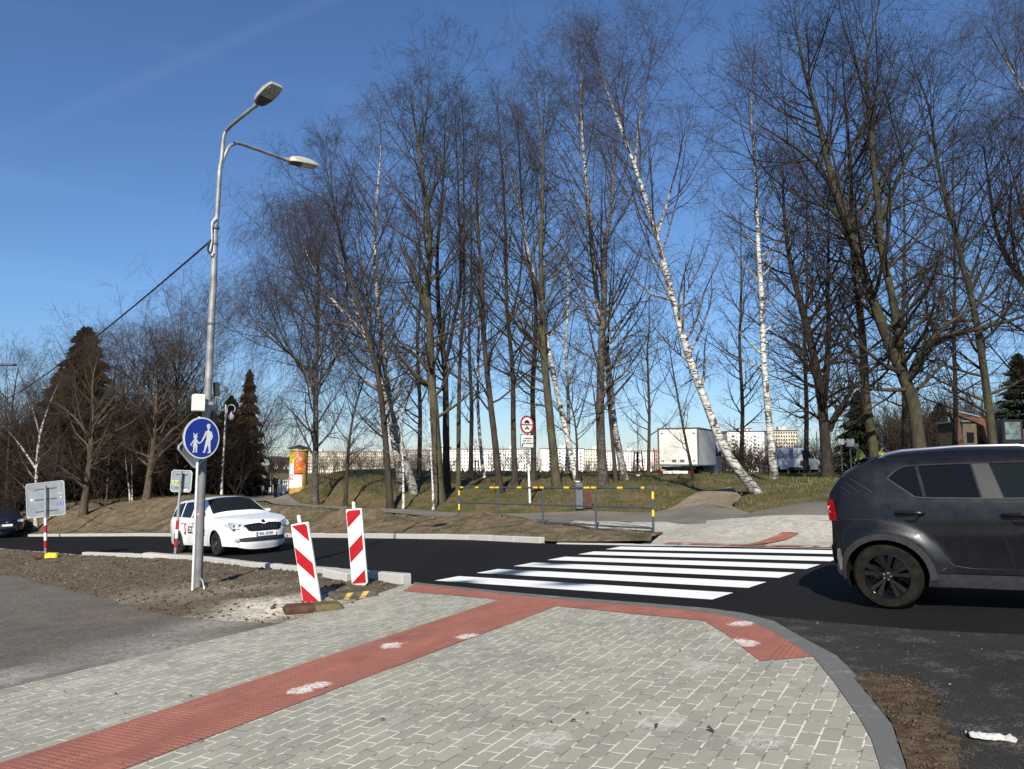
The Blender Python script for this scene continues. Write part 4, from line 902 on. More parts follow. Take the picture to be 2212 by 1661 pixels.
def branchout(P, Rr, n, t0, t1, lenf, ang, trop, K, wig, rng, rf=.6, rend=.003, spread=.25, rcap=9.):
    N, Kp = Rr.shape; t = t0 + (t1-t0)*(np.arange(n)[None] + rng.uniform(0, 1, (N, n)))/n; t = np.clip(t, 0, .999)
    s = t*(Kp-1); i = s.astype(int); f = (s-i)[..., None]; r = np.arange(N)[:, None]
    p0 = P[r, i]*(1-f) + P[r, i+1]*f; T = P[r, i+1]-P[r, i]; T /= np.linalg.norm(T, axis=2, keepdims=True)+1e-9
    ra = Rr[r, i]*(1-f[..., 0]) + Rr[r, i+1]*f[..., 0]
    L = lenf(t)*rng.uniform(1-spread, 1+spread, t.shape)
    q = rng.normal(size=p0.shape); q -= T*(q*T).sum(2, keepdims=True); q /= np.linalg.norm(q, axis=2, keepdims=True)+1e-9
    a = np.radians(ang(t) if callable(ang) else ang) + rng.normal(0, .14, t.shape)
    d = T*np.cos(a)[..., None] + q*np.sin(a)[..., None]
    p0 = p0.reshape(-1, 3); d = d.reshape(-1, 3); L = L.reshape(-1); r0 = np.minimum(np.minimum(ra.reshape(-1)*rf, rcap), .02 + L*.02); M_ = len(L)
    out = np.empty((M_, K, 3)); out[:, 0] = p0; c = p0.copy(); h = (L/(K-1))[:, None]; tp = np.array(trop)[None]
    for k in range(1, K):
        d = d + tp*(np.minimum(h, .6)*1.6) + rng.normal(0, wig, d.shape); d /= np.linalg.norm(d, axis=1, keepdims=True); c = c + d*h; out[:, k] = c
    u = np.linspace(0, 1, K)[None]; rr = r0[:, None]*(1-u) + rend*u; rr = np.maximum(rr, rend*.6)
    return out, rr
def bark(name, thick, thin, rthin=.012, rthick=.05, white=None, moss=None):
    m, t, p = nodes_of(name); at_ = t.nodes.new('ShaderNodeAttribute'); at_.attribute_name = 'rad'; g = geo(t)
    f = t.nodes.new('ShaderNodeMapRange'); f.inputs['From Min'].default_value = rthin; f.inputs['From Max'].default_value = rthick; t.links.new(at_.outputs['Fac'], f.inputs['Value'])
    v = noise(t, 9, 4, .7, g, (1, 1, .25)); body = mixc(t, ramp(t, v, [(.35, 0.), (.65, 1.)]), tuple(k*.6 for k in thick), tuple(k*1.35 for k in thick))
    if white is not None:
        # white paper bark with dark cross bands, black and furrowed low down where the stem is thick
        w_ = mixc(t, ramp(t, noise(t, 4.2, 5, .8, g, (1, 1, 4.5)), [(.50, 0.), (.56, 1.)]), white, (.035,.03,.025))
        w_ = mixc(t, ramp(t, noise(t, 2.2, 3, .7, g), [(.55, 0.), (.62, .95)]), w_, (.05,.042,.035))
        wide = t.nodes.new('ShaderNodeMapRange'); wide.inputs['From Min'].default_value = .125; wide.inputs['From Max'].default_value = .165; t.links.new(at_.outputs['Fac'], wide.inputs['Value'])
        body = mixc(t, mul(t, wide.outputs[0], ramp(t, noise(t, 3.5, 5, .8, g, (1, 1, .5)), [(.36, 1.), (.62, .35)])), w_, body)
    if moss is not None: body = mixc(t, ramp(t, noise(t, 1.4, 5, .7, g), [(.45, 0.), (.7, .7)]), body, moss)
    t.links.new(mixc(t, f.outputs[0], thin, body), p.inputs['Base Color']); p.inputs['Roughness'].default_value = .9; p.inputs['Specular IOR Level'].default_value = .2
    bump(t, p, noise(t, 14, 5, .8, g, (1, 1, .3)), .7, .02); return m
BK = dict(sapling=bark('sapling birch bark', (.055,.045,.035), (.088,.066,.066), .006, .014, (.66,.64,.59)),
 birch=bark('birch bark', (.045,.037,.030), (.058,.045,.044), .022, .048, (.60,.58,.53)),
 birchdark=bark('dark birch bark', (.038,.031,.025), (.050,.038,.037), .012, .05, (.17,.155,.135)),
 brown=bark('brown bark', (.046,.036,.027), (.040,.034,.031), .012, .05),
 pale=bark('greenish pale bark', (.062,.051,.035), (.046,.039,.034), .012, .04, None, (.10,.105,.045)),
 lime=bark('mossy grey bark', (.050,.043,.030), (.034,.028,.026), .012, .06, None, (.075,.078,.030)),
 black=bark('blackish bark', (.030,.024,.018), (.045,.035,.031), .012, .06),  # blackish brown bark of the darkest stems
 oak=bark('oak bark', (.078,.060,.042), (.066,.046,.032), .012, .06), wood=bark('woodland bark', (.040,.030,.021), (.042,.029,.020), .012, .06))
TRI = [0]
def tree(label, leads, Y, r0, style, Rc, group=None, t0=.3, nl=30, dens_=1.0, seed=1, cat='tree', bk=None, tilt=0.0, name=None, prof=None, drop=1.0, base_v=None):
    """leads: list of pixel polylines (first is the stem, from the ground up); Y distance; r0 stem radius; Rc crown half width"""
    rng = np.random.RandomState(seed); L = []; t0 = max(.15, t0-.17); nl = int(nl*1.22); r0 *= .88
    for k, ld in enumerate(leads):
        pts = [at(u, v, Y) for u, v in ld]; P = np.array(pts)
        if k == 0:
            zb = h1(P[0, 0], P[0, 1]); P[0, 2] = zb - .12
        n = max(8, int(np.linalg.norm(np.diff(P, axis=0), axis=1).sum()/.5)); s = np.r_[0, np.cumsum(np.linalg.norm(np.diff(P, axis=0), axis=1))]
        u = np.linspace(0, s[-1], n); Q = np.column_stack([np.interp(u, s, P[:, c]) for c in range(3)])
        for _ in range(3): Q[1:-1] = (Q[:-2] + 2*Q[1:-1] + Q[2:])/4
        if s[-1] > 6: Q = Q[:int(n*.945)]; u = u[:len(Q)]; s = [u[-1]]; n = len(Q)
        uu = u/s[-1]; Q[:, 1] += (np.sin(uu*5+seed)*.12 + tilt*uu)*np.minimum(1, uu*3) if k == 0 else 0
        if k == 0: Q0 = Q; ht = s[-1]; rr = r0*((1-uu)**.85*.93+.07)*(1+.45*np.exp(-u/.35)); rr[-1] = .01
        else:
            # side leaders start on the nearest point of the stem and swing to or from the viewer
            j = np.argmin(np.linalg.norm(Q0-Q[0], axis=1)); Q[:, 1] += Q0[j, 1]-Q[0, 1] + uu**1.2*rng.uniform(-1.5, 1.5); r1 = LR[0][j]*(.78 if len(ld) > 3 else .6); rr = r1*((1-uu)**.9*.94+.06)
        L.append(Q)
        if k == 0: LR = [rr]
        else: LR.append(rr)
    base = Vector((Q0[0, 0], Q0[0, 1], zb)); b3 = np.array(base)
    m = BK[bk or style if (bk or style) in BK else 'brown']
    t = thing(name or 'bare_tree', label, cat, base, 0, group)
    tp = []
    for Q, rr in zip(L, LR):
        v, f, a = tubes((Q-b3)[None], rr[None], 12, rng); v = v + rng.normal(0, 1, v.shape)*(a*.035)[:, None]; tp.append((v, f, a))
    v, f, a = join(tp); link('trunk', mesh_np('trunk', v, f, {'rad': a}), m, t, True)
    parts = []
    for Q, rr in zip(L, LR):
        frac = np.linalg.norm(Q[-1]-Q[0])/ht; n1 = max(6, int(nl*frac)); tt0 = t0 if Q is Q0 else .12
        pf = prof or (lambda x: (.42+.80*np.sin(np.clip((x-tt0)/(1-tt0), 0, 1)*math.pi*.90+.30))*(1-.55*np.clip(x, 0, 1)**5))
        if style in ('birch', 'birchdark'):
            A = branchout(Q[None], rr[None], n1, tt0, .99, lambda x: Rc*pf(x)*1.22, lambda x: 60-24*x, (0, 0, .14), 8, .09, rng, .42, .005, .35)
            B = branchout(*A, int(8*dens_), .15, .98, lambda x: Rc*.42*(1.05-.5*x), 46, (0, 0, -.10), 6, .14, rng, .5, .0035, .4)
            C_ = branchout(*B, int(5*dens_), .2, 1, lambda x: Rc*.24*(1.1-.4*x)*drop, 40, (0, 0, -.95), 5, .15, rng, .6, .0028, .4)
            D_ = branchout(*C_, max(1, int(2.6*dens_)), .15, .95, lambda x: Rc*.13*drop, 34, (0, 0, -1.2), 4, .13, rng, .8, .0026, .4)
        elif style in ('lime', 'black'):
            A = branchout(Q[None], rr[None], n1, tt0, .99, lambda x: Rc*pf(x)*1.1, lambda x: 70-28*x, (0, 0, .10), 9, .08, rng, .45, .006, .35)
            B = branchout(*A, int(10*dens_), .12, .98, lambda x: Rc*.42*(1.1-.55*x), 48, (0, 0, .06), 6, .10, rng, .55, .005, .35)
            C_ = branchout(*B, int(5*dens_), .15, 1, lambda x: Rc*.17*(1.1-.4*x), 50, (0, 0, .10), 4, .14, rng, .6, .0032, .4)
            D_ = branchout(*C_, max(1, int(2.4*dens_)), .2, 1, lambda x: Rc*.07, 50, (0, 0, .1), 3, .16, rng, .8, .0026, .4)
        else:
            A = branchout(Q[None], rr[None], n1, tt0, .99, lambda x: Rc*pf(x)*1.28, lambda x: 70-34*x, (0, 0, .15), 8, .11, rng, .42, .006, .4)
            B = branchout(*A, int(7*dens_), .15, .98, lambda x: Rc*.40*(1.05-.5*x), 50, (0, 0, .10), 6, .15, rng, .5, .004, .4)
            C_ = branchout(*B, int(5*dens_), .2, 1, lambda x: Rc*.18*(1.1-.4*x), 48, (0, 0, .06), 4, .2, rng, .6, .003, .4)
            D_ = branchout(*C_, max(1, int(2.6*dens_)), .2, 1, lambda x: Rc*.08, 48, (0, 0, .05), 3, .18, rng, .8, .0028, .4)
        for X, sd in ((A, 6), (B, 4), (C_, 3), (D_, 3)):
            v, f, a = tubes(X[0]-b3, X[1], sd, rng); parts.append((v, f, a))
    v, f, a = join(parts); TRI[0] += len(f)*2
    link('crown', mesh_np('crown', v, f, {'rad': a}), m, t, True)
    return t
def zl(L, x0=1001.5, y0=522.5, k=.3146): return [(x0+x*k, y0+y*k) for x, y in L]
PARKG = 'bare trees of the park clump on the bank'
tree('white leaning birch with its foot on the bank right of the box truck', [[(1640,1068),(1606,1034),(1577,994),(1552,957),(1539,916),(1533,884),(1514,847),(1499,812),(1486,774),(1480,736),(1467,705),(1455,648),(1439,585),(1423,520),(1407,466),(1395,418),(1370,355),(1351,299),(1335,258),(1313,208),(1294,142),(1278,82),(1258,18)],
  [(1421,506),(1440,440),(1452,380),(1462,340)], [(1372,355),(1376,280),(1384,210),(1400,150),(1410,95)], [(1342,275),(1335,220),(1326,190)], [(1336,262),(1350,210),(1358,170),(1375,90)]], 24.5, .172, 'birch', 2.3, PARKG, .40, 34, 1.0, 11)
tree('upright white birch with a forked top, right of the big dark double stem', [[(1350,1042),(1335,963),(1322,900),(1319,837),(1310,758),(1291,664),(1285,601),(1278,522),(1275,472),(1272,425),(1263,362),(1256,283),(1253,157),(1248,79),(1244,5)],
  [(1263,350),(1240,318),(1215,280)], [(1253,270),(1230,225),(1202,190),(1170,150)], [(1256,315),(1200,262),(1140,238)]], 33, .18, 'birch', 3.1, PARKG, .40, 36, 1.1, 12)
tree('thick dark stemmed birch with black furrowed base beside the leaning white pair', [[(1303,1042),(1296,931),(1297,806),(1300,711),(1307,617),(1303,522),(1318,480),(1322,409),(1330,320),(1338,230)]], 31, .235, 'birchdark', 3.3, PARKG, .34, 34, 1.1, 13)
tree('thin dark stem squeezed between the thick birch and the white birch', [[(1331,1042),(1321,931),(1311,837),(1312,740),(1318,600),(1330,470)]], 31.5, .10, 'brown', 2.2, PARKG, .45, 22, .8, 14)
tree('slim birch leaning left whose pale base crosses the small forked tree', [[(1248,1040),(1222,931),(1193,806),(1181,736),(1165,640),(1143,560),(1120,440),(1096,315),(1080,250),(1070,200)]], 32, .145, 'birch', 2.6, PARKG, .42, 30, 1.0, 15)
tree('small slender tree forking low down behind the litter bin', [[(1246,1040),(1246,980),(1245,925),(1240,880),(1222,840),(1205,790)], [(1245,925),(1258,880),(1270,825),(1283,768)]], 31.5, .075, 'brown', 1.7, PARKG, .5, 14, .8, 16)
tree('tall pale barked tree right of the round prohibition sign', [[(1203,1048),(1190,931),(1181,837),(1171,743),(1170,648),(1167,522),(1172,430),(1173,346),(1175,299),(1159,236),(1156,160),(1153,100)],
  [(1172,760),(1140,735),(1110,700),(1085,650)], [(1174,310),(1185,250),(1190,180)]], 31, .21, 'pale', 2.6, PARKG, .36, 32, 1.1, 17)
tree('brown stemmed tree standing straight behind the round prohibition sign', [[(1152,1042),(1152,931),(1149,837),(1156,743),(1159,648),(1150,601),(1134,530),(1125,420),(1120,300),(1116,200)]], 34, .155, 'brown', 2.8, PARKG, .38, 30, 1.1, 18)
tree('straight grey brown tree left of the round prohibition sign', [[(1113,1042),(1108,931),(1108,806),(1099,711),(1093,673),(1093,522),(1086,400),(1078,280),(1070,150)], [(1098,700),(1120,640),(1128,560),(1126,450)]], 33, .15, 'brown', 2.9, PARKG, .38, 32, 1.1, 19)
tree('brown tree leaning left above the left end of the railing', [[(1080,1046),(1070,963),(1055,837),(1045,743),(1042,648),(1039,585),(1030,460),(1026,340),(1022,230)]], 31, .17, 'brown', 2.8, PARKG, .38, 30, 1.1, 20)
tree('thin white birch rising behind the left end of the railing', [[(1046,1036),(1037,963),(1031,869),(1033,743),(1036,648),(1034,554),(1037,440),(1043,330),(1046,240)]], 40, .11, 'birch', 2.6, PARKG, .45, 28, 1.0, 21)
tree('slim straight pale tree with a narrow pointed top', [[(990,1042),(990,931),(992,806),(998,711),(1004,617),(1001,522),(1001,400),(1001,283),(995,190),(998,100)]], 33, .12, 'pale', 1.7, PARKG, .42, 30, .9, 22)
tree('dark tree forked at mid height beside the thick crooked trunk', [[(966,1042),(963,931),(963,837),(962,780),(950,720),(945,640),(942,540),(955,420),(960,300),(962,190)], [(962,780),(979,727),(973,689),(995,655),(995,560),(990,420),(985,300),(978,190)]], 33, .185, 'brown', 2.6, PARKG, .42, 34, 1.0, 23)
tree('thickest crooked brown trunk of the clump, with the tallest bare spire', [[(950,1052),(941,931),(932,837),(929,743),(926,680),(919,633),(929,554),(926,472),(916,409),(904,315),(888,225),(883,150),(881,108)],
  [(926,800),(900,765),(870,745),(835,733)], [(920,640),(900,600),(880,560),(850,500)], [(922,440),(950,370),(965,280),(970,210)], [(905,330),(925,260),(928,190),(930,150)]], 31, .25, 'pale', 2.8, PARKG, .36, 36, 1.2, 24)
tree('tall white stemmed birch left of the thick crooked trunk', [[(872,1044),(850,960),(834,806),(822,743),(816,648),(809,601),(809,522),(809,503),(816,409),(825,315),(825,277),(812,242),(805,190),(798,165)]], 34, .18, 'birch', 2.9, PARKG, .40, 34, 1.1, 25)
tree('pale birch leaning far left through the clump with white upper limbs', [[(898,1044),(856,931),(828,837),(806,761),(781,711),(753,683),(705,639),(668,560),(641,500),(625,440)], [(790,722),(760,650),(745,600),(735,560),(720,500),(700,440)], [(806,761),(800,690),(790,600),(770,500),(755,420)]], 33, .20, 'birch', 2.8, PARKG, .34, 32, 1.1, 26)
tree('brown stem curving left in front of the leaning birch', [[(845,1048),(828,900),(820,821),(800,743),(790,711),(770,640),(745,560),(722,460),(712,350),(708,270)]], 31, .165, 'brown', 3.0, PARKG, .36, 32, 1.2, 27)
tree('thin crooked tree between the advertising column tree and the clump', [[(746,1048),(756,931),(772,853),(797,793),(800,740)], [(771,855),(760,820),(748,800)]], 34, .105, 'brown', 2.2, PARKG, .38, 20, 1.0, 28)
tree('wide weeping birch with dark stem beside the advertising column', [[(682,1050),(683,931),(682,837),(685,711),(688,617),(680,540),(665,470),(655,420)], [(683,850),(650,800),(600,725),(570,660)], [(683,820),(640,770),(590,740),(550,690),(525,650)], [(686,700),(660,640),(640,560),(620,500)], [(685,830),(720,780),(745,730),(770,650)]], 37, .19, 'birchdark', 3.6, PARKG, .30, 34, 1.3, 29, drop=1.4)
tree('tall thin birch with dark lower stem left of the pickup', [[(1673,1048),(1662,932),(1653,837),(1647,743),(1647,648),(1640,554),(1637,472),(1634,378),(1628,315),(1621,252),(1625,157),(1631,63),(1634,20)]], 29.5, .165, 'birch', 2.5, PARKG, .42, 32, 1.0, 30)
tree('thin young tree bending left in front of the box truck', [[(1498,1044),(1494,1010),(1483,963),(1467,869),(1451,790),(1439,717),(1432,660)]], 32, .075, 'brown', 1.7, PARKG, .35, 16, .8, 31)
tree('black stemmed tree with two leaders right of the pickup', [[(1788,1034),(1782,932),(1776,853),(1754,743),(1735,680),(1716,617),(1700,554),(1690,470),(1688,380),(1690,300)], [(1779,880),(1790,800),(1798,720),(1800,620),(1806,540),(1812,450),(1818,340)], [(1790,930),(1812,880),(1830,850),(1860,810)]], 30, .26, 'black', 3.3, PARKG, .22, 34, 1.1, 32)
tree('mossy grey tree with a burr on its stem behind the hi-vis workers', [[(1895,1034),(1885,950),(1877,916),(1867,837),(1867,790),(1861,711),(1848,617),(1839,540),(1836,420),(1830,300),(1820,160),(1815,30)]], 31, .235, 'lime', 3.6, PARKG, .26, 34, 1.1, 33)
tree('big mossy tree with spreading limbs directly above the dark grey car', [[(1996,1050),(1984,963),(1971,853),(1955,822),(1924,759),(1892,680),(1870,617),(1845,540),(1829,504),(1798,409),(1776,299),(1757,220),(1735,142),(1722,63),(1716,0),(1710,-70)],
  [(1950,815),(1940,759),(1924,648),(1902,585),(1889,538),(1885,460),(1870,394),(1861,315),(1848,220),(1839,157),(1855,94),(1875,0),(1885,-50)],
  [(1971,806),(2005,743),(2050,721),(2113,708),(2211,686),(2330,640)], [(1965,815),(1985,740),(2040,690),(2090,660)], [(1887,500),(1915,440),(1940,380),(1985,300),(2020,220)], [(1800,415),(1760,360),(1690,330),(1600,300)]], 29, .30, 'lime', 4.4, PARKG, .24, 34, 1.15, 34)
tree('slender straight mossy tree in front of the excavator', [[(2150,1038),(2144,960),(2129,853),(2113,743),(2097,648),(2072,554),(2059,472),(2034,394),(2021,315),(2012,220),(1987,173),(1962,104),(1950,30)]], 30, .20, 'lime', 3.6, PARKG, .28, 34, 1.1, 35)
tree('white birch leaning in from beyond the right edge at the top', [[(2480,1030),(2420,800),(2360,560),(2300,360),(2250,250),(2211,195),(2192,157),(2154,104),(2119,47),(2090,-20)], [(2300,380),(2240,240),(2209,135),(2188,79),(2176,31),(2160,-30)]], 27, .20, 'birch', 3.2, PARKG, .35, 34, 1.2, 36)
tree('dark limbed tree reaching in from the right edge', [[(2330,1030),(2310,900),(2290,760),(2240,640),(2190,590),(2150,500),(2130,380),(2110,260)], [(2290,760),(2250,560),(2230,400),(2200,200)]], 31, .25, 'black', 4.2, PARKG, .25, 30, 1.1, 37)
tree('thin white sapling birch standing forward on the bank beside the leaning birch', [[(872,1055),(870,1010),(868,955),(864,900),(860,830)]], 30.5, .055, 'birch', .9, PARKG, .5, 12, .7, 38, bk='sapling')
tree('thin white sapling birch at the foot of the thickest crooked trunk', [[(937,1059),(933,1020),(930,975),(927,900),(928,850)]], 29.8, .055, 'birch', .8, PARKG, .5, 12, .7, 39, bk='sapling')
# ---- fill: slimmer trees standing further back in the clump
for i, (u, v, Y, top, Rc, st, lab) in enumerate([(905,1038,46,420,3.0,'brown','slim background tree seen left of the thick crooked trunk'),(1016,1036,48,330,3.0,'brown','slim background tree seen between the pointed tree and the thin birch'),
   (1225,1036,50,420,3.2,'birch','background birch seen between the sign trees and the thick dark birch'),(1400,1034,62,560,4.0,'brown','background tree fading behind the young staked tree'),
   (1740,1030,44,330,4.0,'lime','background tree with wide twigs behind the pickup'),(1950,1030,45,200,4.4,'lime','background tree behind the big mossy trunk'),(2060,1030,42,260,4.2,'black','dark background tree just left of the excavator'),(1600,1034,48,420,3.2,'lime','background tree whose twigs reach toward the tower block')]):
    tree(lab, [[(u,v),(u+3,v-150),(u-4,v-300),(u+2,(v+top)/2-60),(u,top)]], Y, .17, st, Rc, 'bare trees further back in the park', .28, 26, .9, 60+i)

# ---------------------------------------------------------------- the wood on the left
def conifer(name, label, H, Rb, seed, col, n=5200, group=None, droop=.5):
    rng = np.random.RandomState(seed); t = thing(name, label, 'conifer', (0, 0, 0), 0, group)
    z = H*(.06 + .94*rng.uniform(0, 1, n)**1.0); k = np.round(z/(H*.028))*(H*.028); z = k + rng.normal(0, H*.006, n); z = np.clip(z, H*.05, H*.995)
    rad = Rb*(1-(z/H))**.8*(.75+.35*np.sin(k*7.3+seed))*rng.uniform(.25, 1.0, n)**.55 + .08; a = rng.uniform(0, 6.2832, n)
    c = np.stack([rad*np.cos(a), rad*np.sin(a), z - rad*droop*.5], 1); d = np.stack([np.cos(a), np.sin(a), -droop+rng.normal(0, .2, n)], 1); d /= np.linalg.norm(d, axis=1)[:, None]
    s = np.cross(d, rng.normal(size=(n, 3))); s /= np.linalg.norm(s, axis=1)[:, None]; L = rng.uniform(.25, .6, n)[:, None]*Rb/2.4; wd = rng.uniform(.05, .11, n)[:, None]*Rb/2.4
    V = np.stack([c-d*L*.5-s*wd, c-d*L*.5+s*wd, c+d*L*.6], 1).reshape(-1, 3)
    link('foliage', mesh_np('foliage', V, np.arange(3*n).reshape(-1, 3)), col, t)
    v, f, a_ = tubes(np.array([[(0, 0, -.1), (0, 0, H*.5), (0, 0, H*.97)]]), np.array([[H*.016+.05, H*.01, .02]]), 8, rng); link('trunk', mesh_np('trunk', v, f, {'rad': a_}), BK['wood'], t, True)
    return t
M_NEED = mat('dark spruce needles', (.016,.024,.010), .8, var=.5, scale=.8); M_NEED2 = mat('brown green needles', (.040,.028,.014), .85, var=.5, scale=.8); M_PINE = mat('pine needles', (.020,.032,.013), .8, var=.4, scale=1)
def put(o, u, v, Y, s=1.0, rz=0.0):
    g = ground(u, v, Y); o.location = g; o.scale = (s, s, s); o.rotation_euler = (0, 0, rz); return o
def Hof(vt, vb, Y): return (vb-vt)/FPX*Y
cA = conifer('spruce', 'broad dark spruce towering over the wood on the far left', 1, .25, 1, M_NEED, 200)
bpy.data.objects.remove(cA.children[0]); bpy.data.objects.remove(cA.children[0]); bpy.data.objects.remove(cA)
put(conifer('spruce', 'broad dark spruce, tallest of the wood at the far left', 11.8, 4.3, 1, M_NEED, 17000, None, .3), 165, 1090, 52)
put(conifer('spruce', 'second dark spruce close left of the tallest one', 9.9, 3.8, 21, M_NEED2, 12000, None, .4), 118, 1090, 55)
put(conifer('cypress', 'narrow brownish conifer right of the lamp pole, behind the curled street lamp', 9.6, 1.9, 2, M_NEED2, 14000, None, .9), 530, 1066, 58)
put(conifer('spruce', 'dark green spruce just left of the narrow brownish conifer', 8.0, 2.8, 3, M_NEED, 11000, None, .5), 492, 1066, 62)
put(conifer('spruce', 'dark conifer behind the two square notice boards', 6.4, 2.6, 4, M_NEED, 6500, None, .4), 1860, 1030, 60)
put(conifer('pine', 'bushy dark conifer at the right edge above the excavator cab', 9.6, 3.2, 5, M_PINE, 6500, None, .2), 2215, 1030, 64)
put(conifer('pine', 'rounded pine between the big mossy trunk and the excavator', 6.2, 2.4, 6, M_PINE, 5000, None, .1), 2035, 1030, 72)
put(conifer('pine', 'small rounded pine just behind the excavator boom', 5.6, 2.2, 7, M_PINE, 4000, None, .1), 2105, 1030, 80)
# dark backdrop conifers, then bare woodland trees, copied individually
cW = conifer('spruce', 'dark spruce in the shade at the back of the wood', 9, 3.0, 8, M_NEED, 4200, 'spruces at the back of the wood', .5)
put(cW, -40, 1090, 74); rw = random.Random(4)
for k, u in enumerate([20, 75, 130, 190, 245, 300, 350, 405, 455, 60, 160, 270, 380, 430, -90, 330, 215]):
    o = copy_tree(cW); put(o, u + rw.uniform(-10, 10), 1085, 64 + (k % 3)*9 + rw.uniform(0, 5), rw.uniform(.62, .98), rw.uniform(0, 6))
WG = 'bare trees of the wood on the left'
tree('white birch with a forked top standing behind the large sign on the left', [[(80,1100),(82,1040),(83,952),(95,900),(104,873),(118,840),(132,810),(150,760)], [(82,1015),(66,990),(55,960),(30,930),(12,900)], [(86,940),(82,880),(76,845),(72,800)]], 44, .14, 'birch', 2.0, WG, .35, 20, .9, 41)
tree('leaning brown oak with russet twigs above the earth bank', [[(180,1092),(190,1040),(196,1000),(196,936),(200,880),(195,820),(215,760),(222,712)], [(197,950),(165,900),(130,870),(95,860)], [(198,930),(235,880),(262,840),(280,800)]], 44, .24, 'oak', 3.0, WG, .25, 30, 1.3, 42, bk='oak')
tree('grey trunked oak with a wide rounded crown in the middle of the wood', [[(316,1088),(326,1010),(330,968),(333,905),(338,850),(338,795),(345,745),(340,712)], [(333,880),(300,830),(270,800),(262,770)], [(334,860),(370,810),(400,770),(430,740)]], 45, .25, 'oak', 3.2, WG, .28, 32, 1.3, 43, bk='oak')
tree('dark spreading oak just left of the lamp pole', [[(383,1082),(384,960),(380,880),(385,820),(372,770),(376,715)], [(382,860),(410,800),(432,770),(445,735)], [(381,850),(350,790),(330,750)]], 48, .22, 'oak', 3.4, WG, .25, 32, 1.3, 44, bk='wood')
tree('thin bent pale stem standing alone left of the paired birches', [[(228,1090),(231,1040),(233,1015),(240,990),(243,960),(238,930)]], 45, .06, 'pale', .9, WG, .5, 10, .7, 45)
tree('left one of two thin pale birches in the wood', [[(281,1089),(277,1040),(273,990),(270,950),(268,900)]], 46, .055, 'birch', 1.0, WG, .6, 10, .7, 46)
tree('right one of two thin pale birches in the wood', [[(285,1089),(287,1040),(286,1000),(287,950),(290,900)]], 46.5, .05, 'birch', 1.0, WG, .6, 10, .7, 47)
tree('branchy tree beyond the bridge, right of the brown conifer', [[(552,1050),(554,1000),(552,960),(566,920),(600,860)], [(553,985),(580,960),(615,935)], [(553,965),(540,920),(525,870),(520,800)]], 100, .28, 'brown', 3.6, None, .25, 26, 1.1, 48)
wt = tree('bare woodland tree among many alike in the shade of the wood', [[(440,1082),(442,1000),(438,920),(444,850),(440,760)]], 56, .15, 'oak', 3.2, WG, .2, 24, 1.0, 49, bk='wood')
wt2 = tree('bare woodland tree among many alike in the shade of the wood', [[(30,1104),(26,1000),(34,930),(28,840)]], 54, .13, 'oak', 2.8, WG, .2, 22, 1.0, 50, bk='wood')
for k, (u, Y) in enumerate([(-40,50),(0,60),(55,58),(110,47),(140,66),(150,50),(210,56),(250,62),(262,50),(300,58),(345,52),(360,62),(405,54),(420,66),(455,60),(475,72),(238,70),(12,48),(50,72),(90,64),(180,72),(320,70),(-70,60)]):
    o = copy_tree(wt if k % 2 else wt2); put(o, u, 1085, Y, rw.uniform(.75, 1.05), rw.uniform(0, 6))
# twiggy undergrowth of the wood and grey brushwood in front of the far blocks: nobody could count it
def brush(name, pts, n, hmin, hmax, m, seed, rtw=.006):
    rng = np.random.RandomState(seed); idx = rng.randint(0, len(pts), n); P0 = np.array([pts[i][:2] for i in idx]) + rng.normal(0, 1, (n, 2))*np.array([pts[i][2] for i in idx])[:, None]
    z = hh(P0[:, 0], P0[:, 1]); H = rng.uniform(hmin, hmax, n); d = rng.normal(0, .3, (n, 2)); K = 4; P = np.empty((n, K, 3))
    for k in range(K): u = k/(K-1); P[:, k, 0] = P0[:, 0] + d[:, 0]*H*u; P[:, k, 1] = P0[:, 1] + d[:, 1]*H*u; P[:, k, 2] = z + H*u
    P[:, 1:-1] += rng.normal(0, .05, (n, K-2, 3))*H[:, None, None]; rr = np.linspace(2.2, .8, K)[None]*rtw*np.ones((n, 1))
    B = branchout(P, rr, 7, .1, 1, lambda x: np.repeat(H[:, None], 7, 1)*.45, 45, (0, 0, .15), 4, .2, rng, .8, rtw*.6)
    C_ = branchout(*B, 4, .1, 1, lambda x: .25*np.mean(H)*np.ones(x.shape), 45, (0, 0, .05), 3, .2, rng, .8, rtw*.5)
    v, f, a = join([tubes(P, rr, 3, rng), tubes(*B, 3, rng), tubes(*C_, 3, rng)]); o = link(name, mesh_np(name, v, f, {'rad': a}), m); tag(o, kind='stuff'); TRI[0] += len(f)*2; return o
wp = [tuple(at(u, 1080, Y)[:2]) + (2.0,) for u in range(-60, 425, 20) for Y in (52, 60, 68)]
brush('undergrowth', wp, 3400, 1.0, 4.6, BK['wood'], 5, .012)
brush('tall_undergrowth', wp, 1300, 3.2, 6.8, BK['wood'], 6, .014)
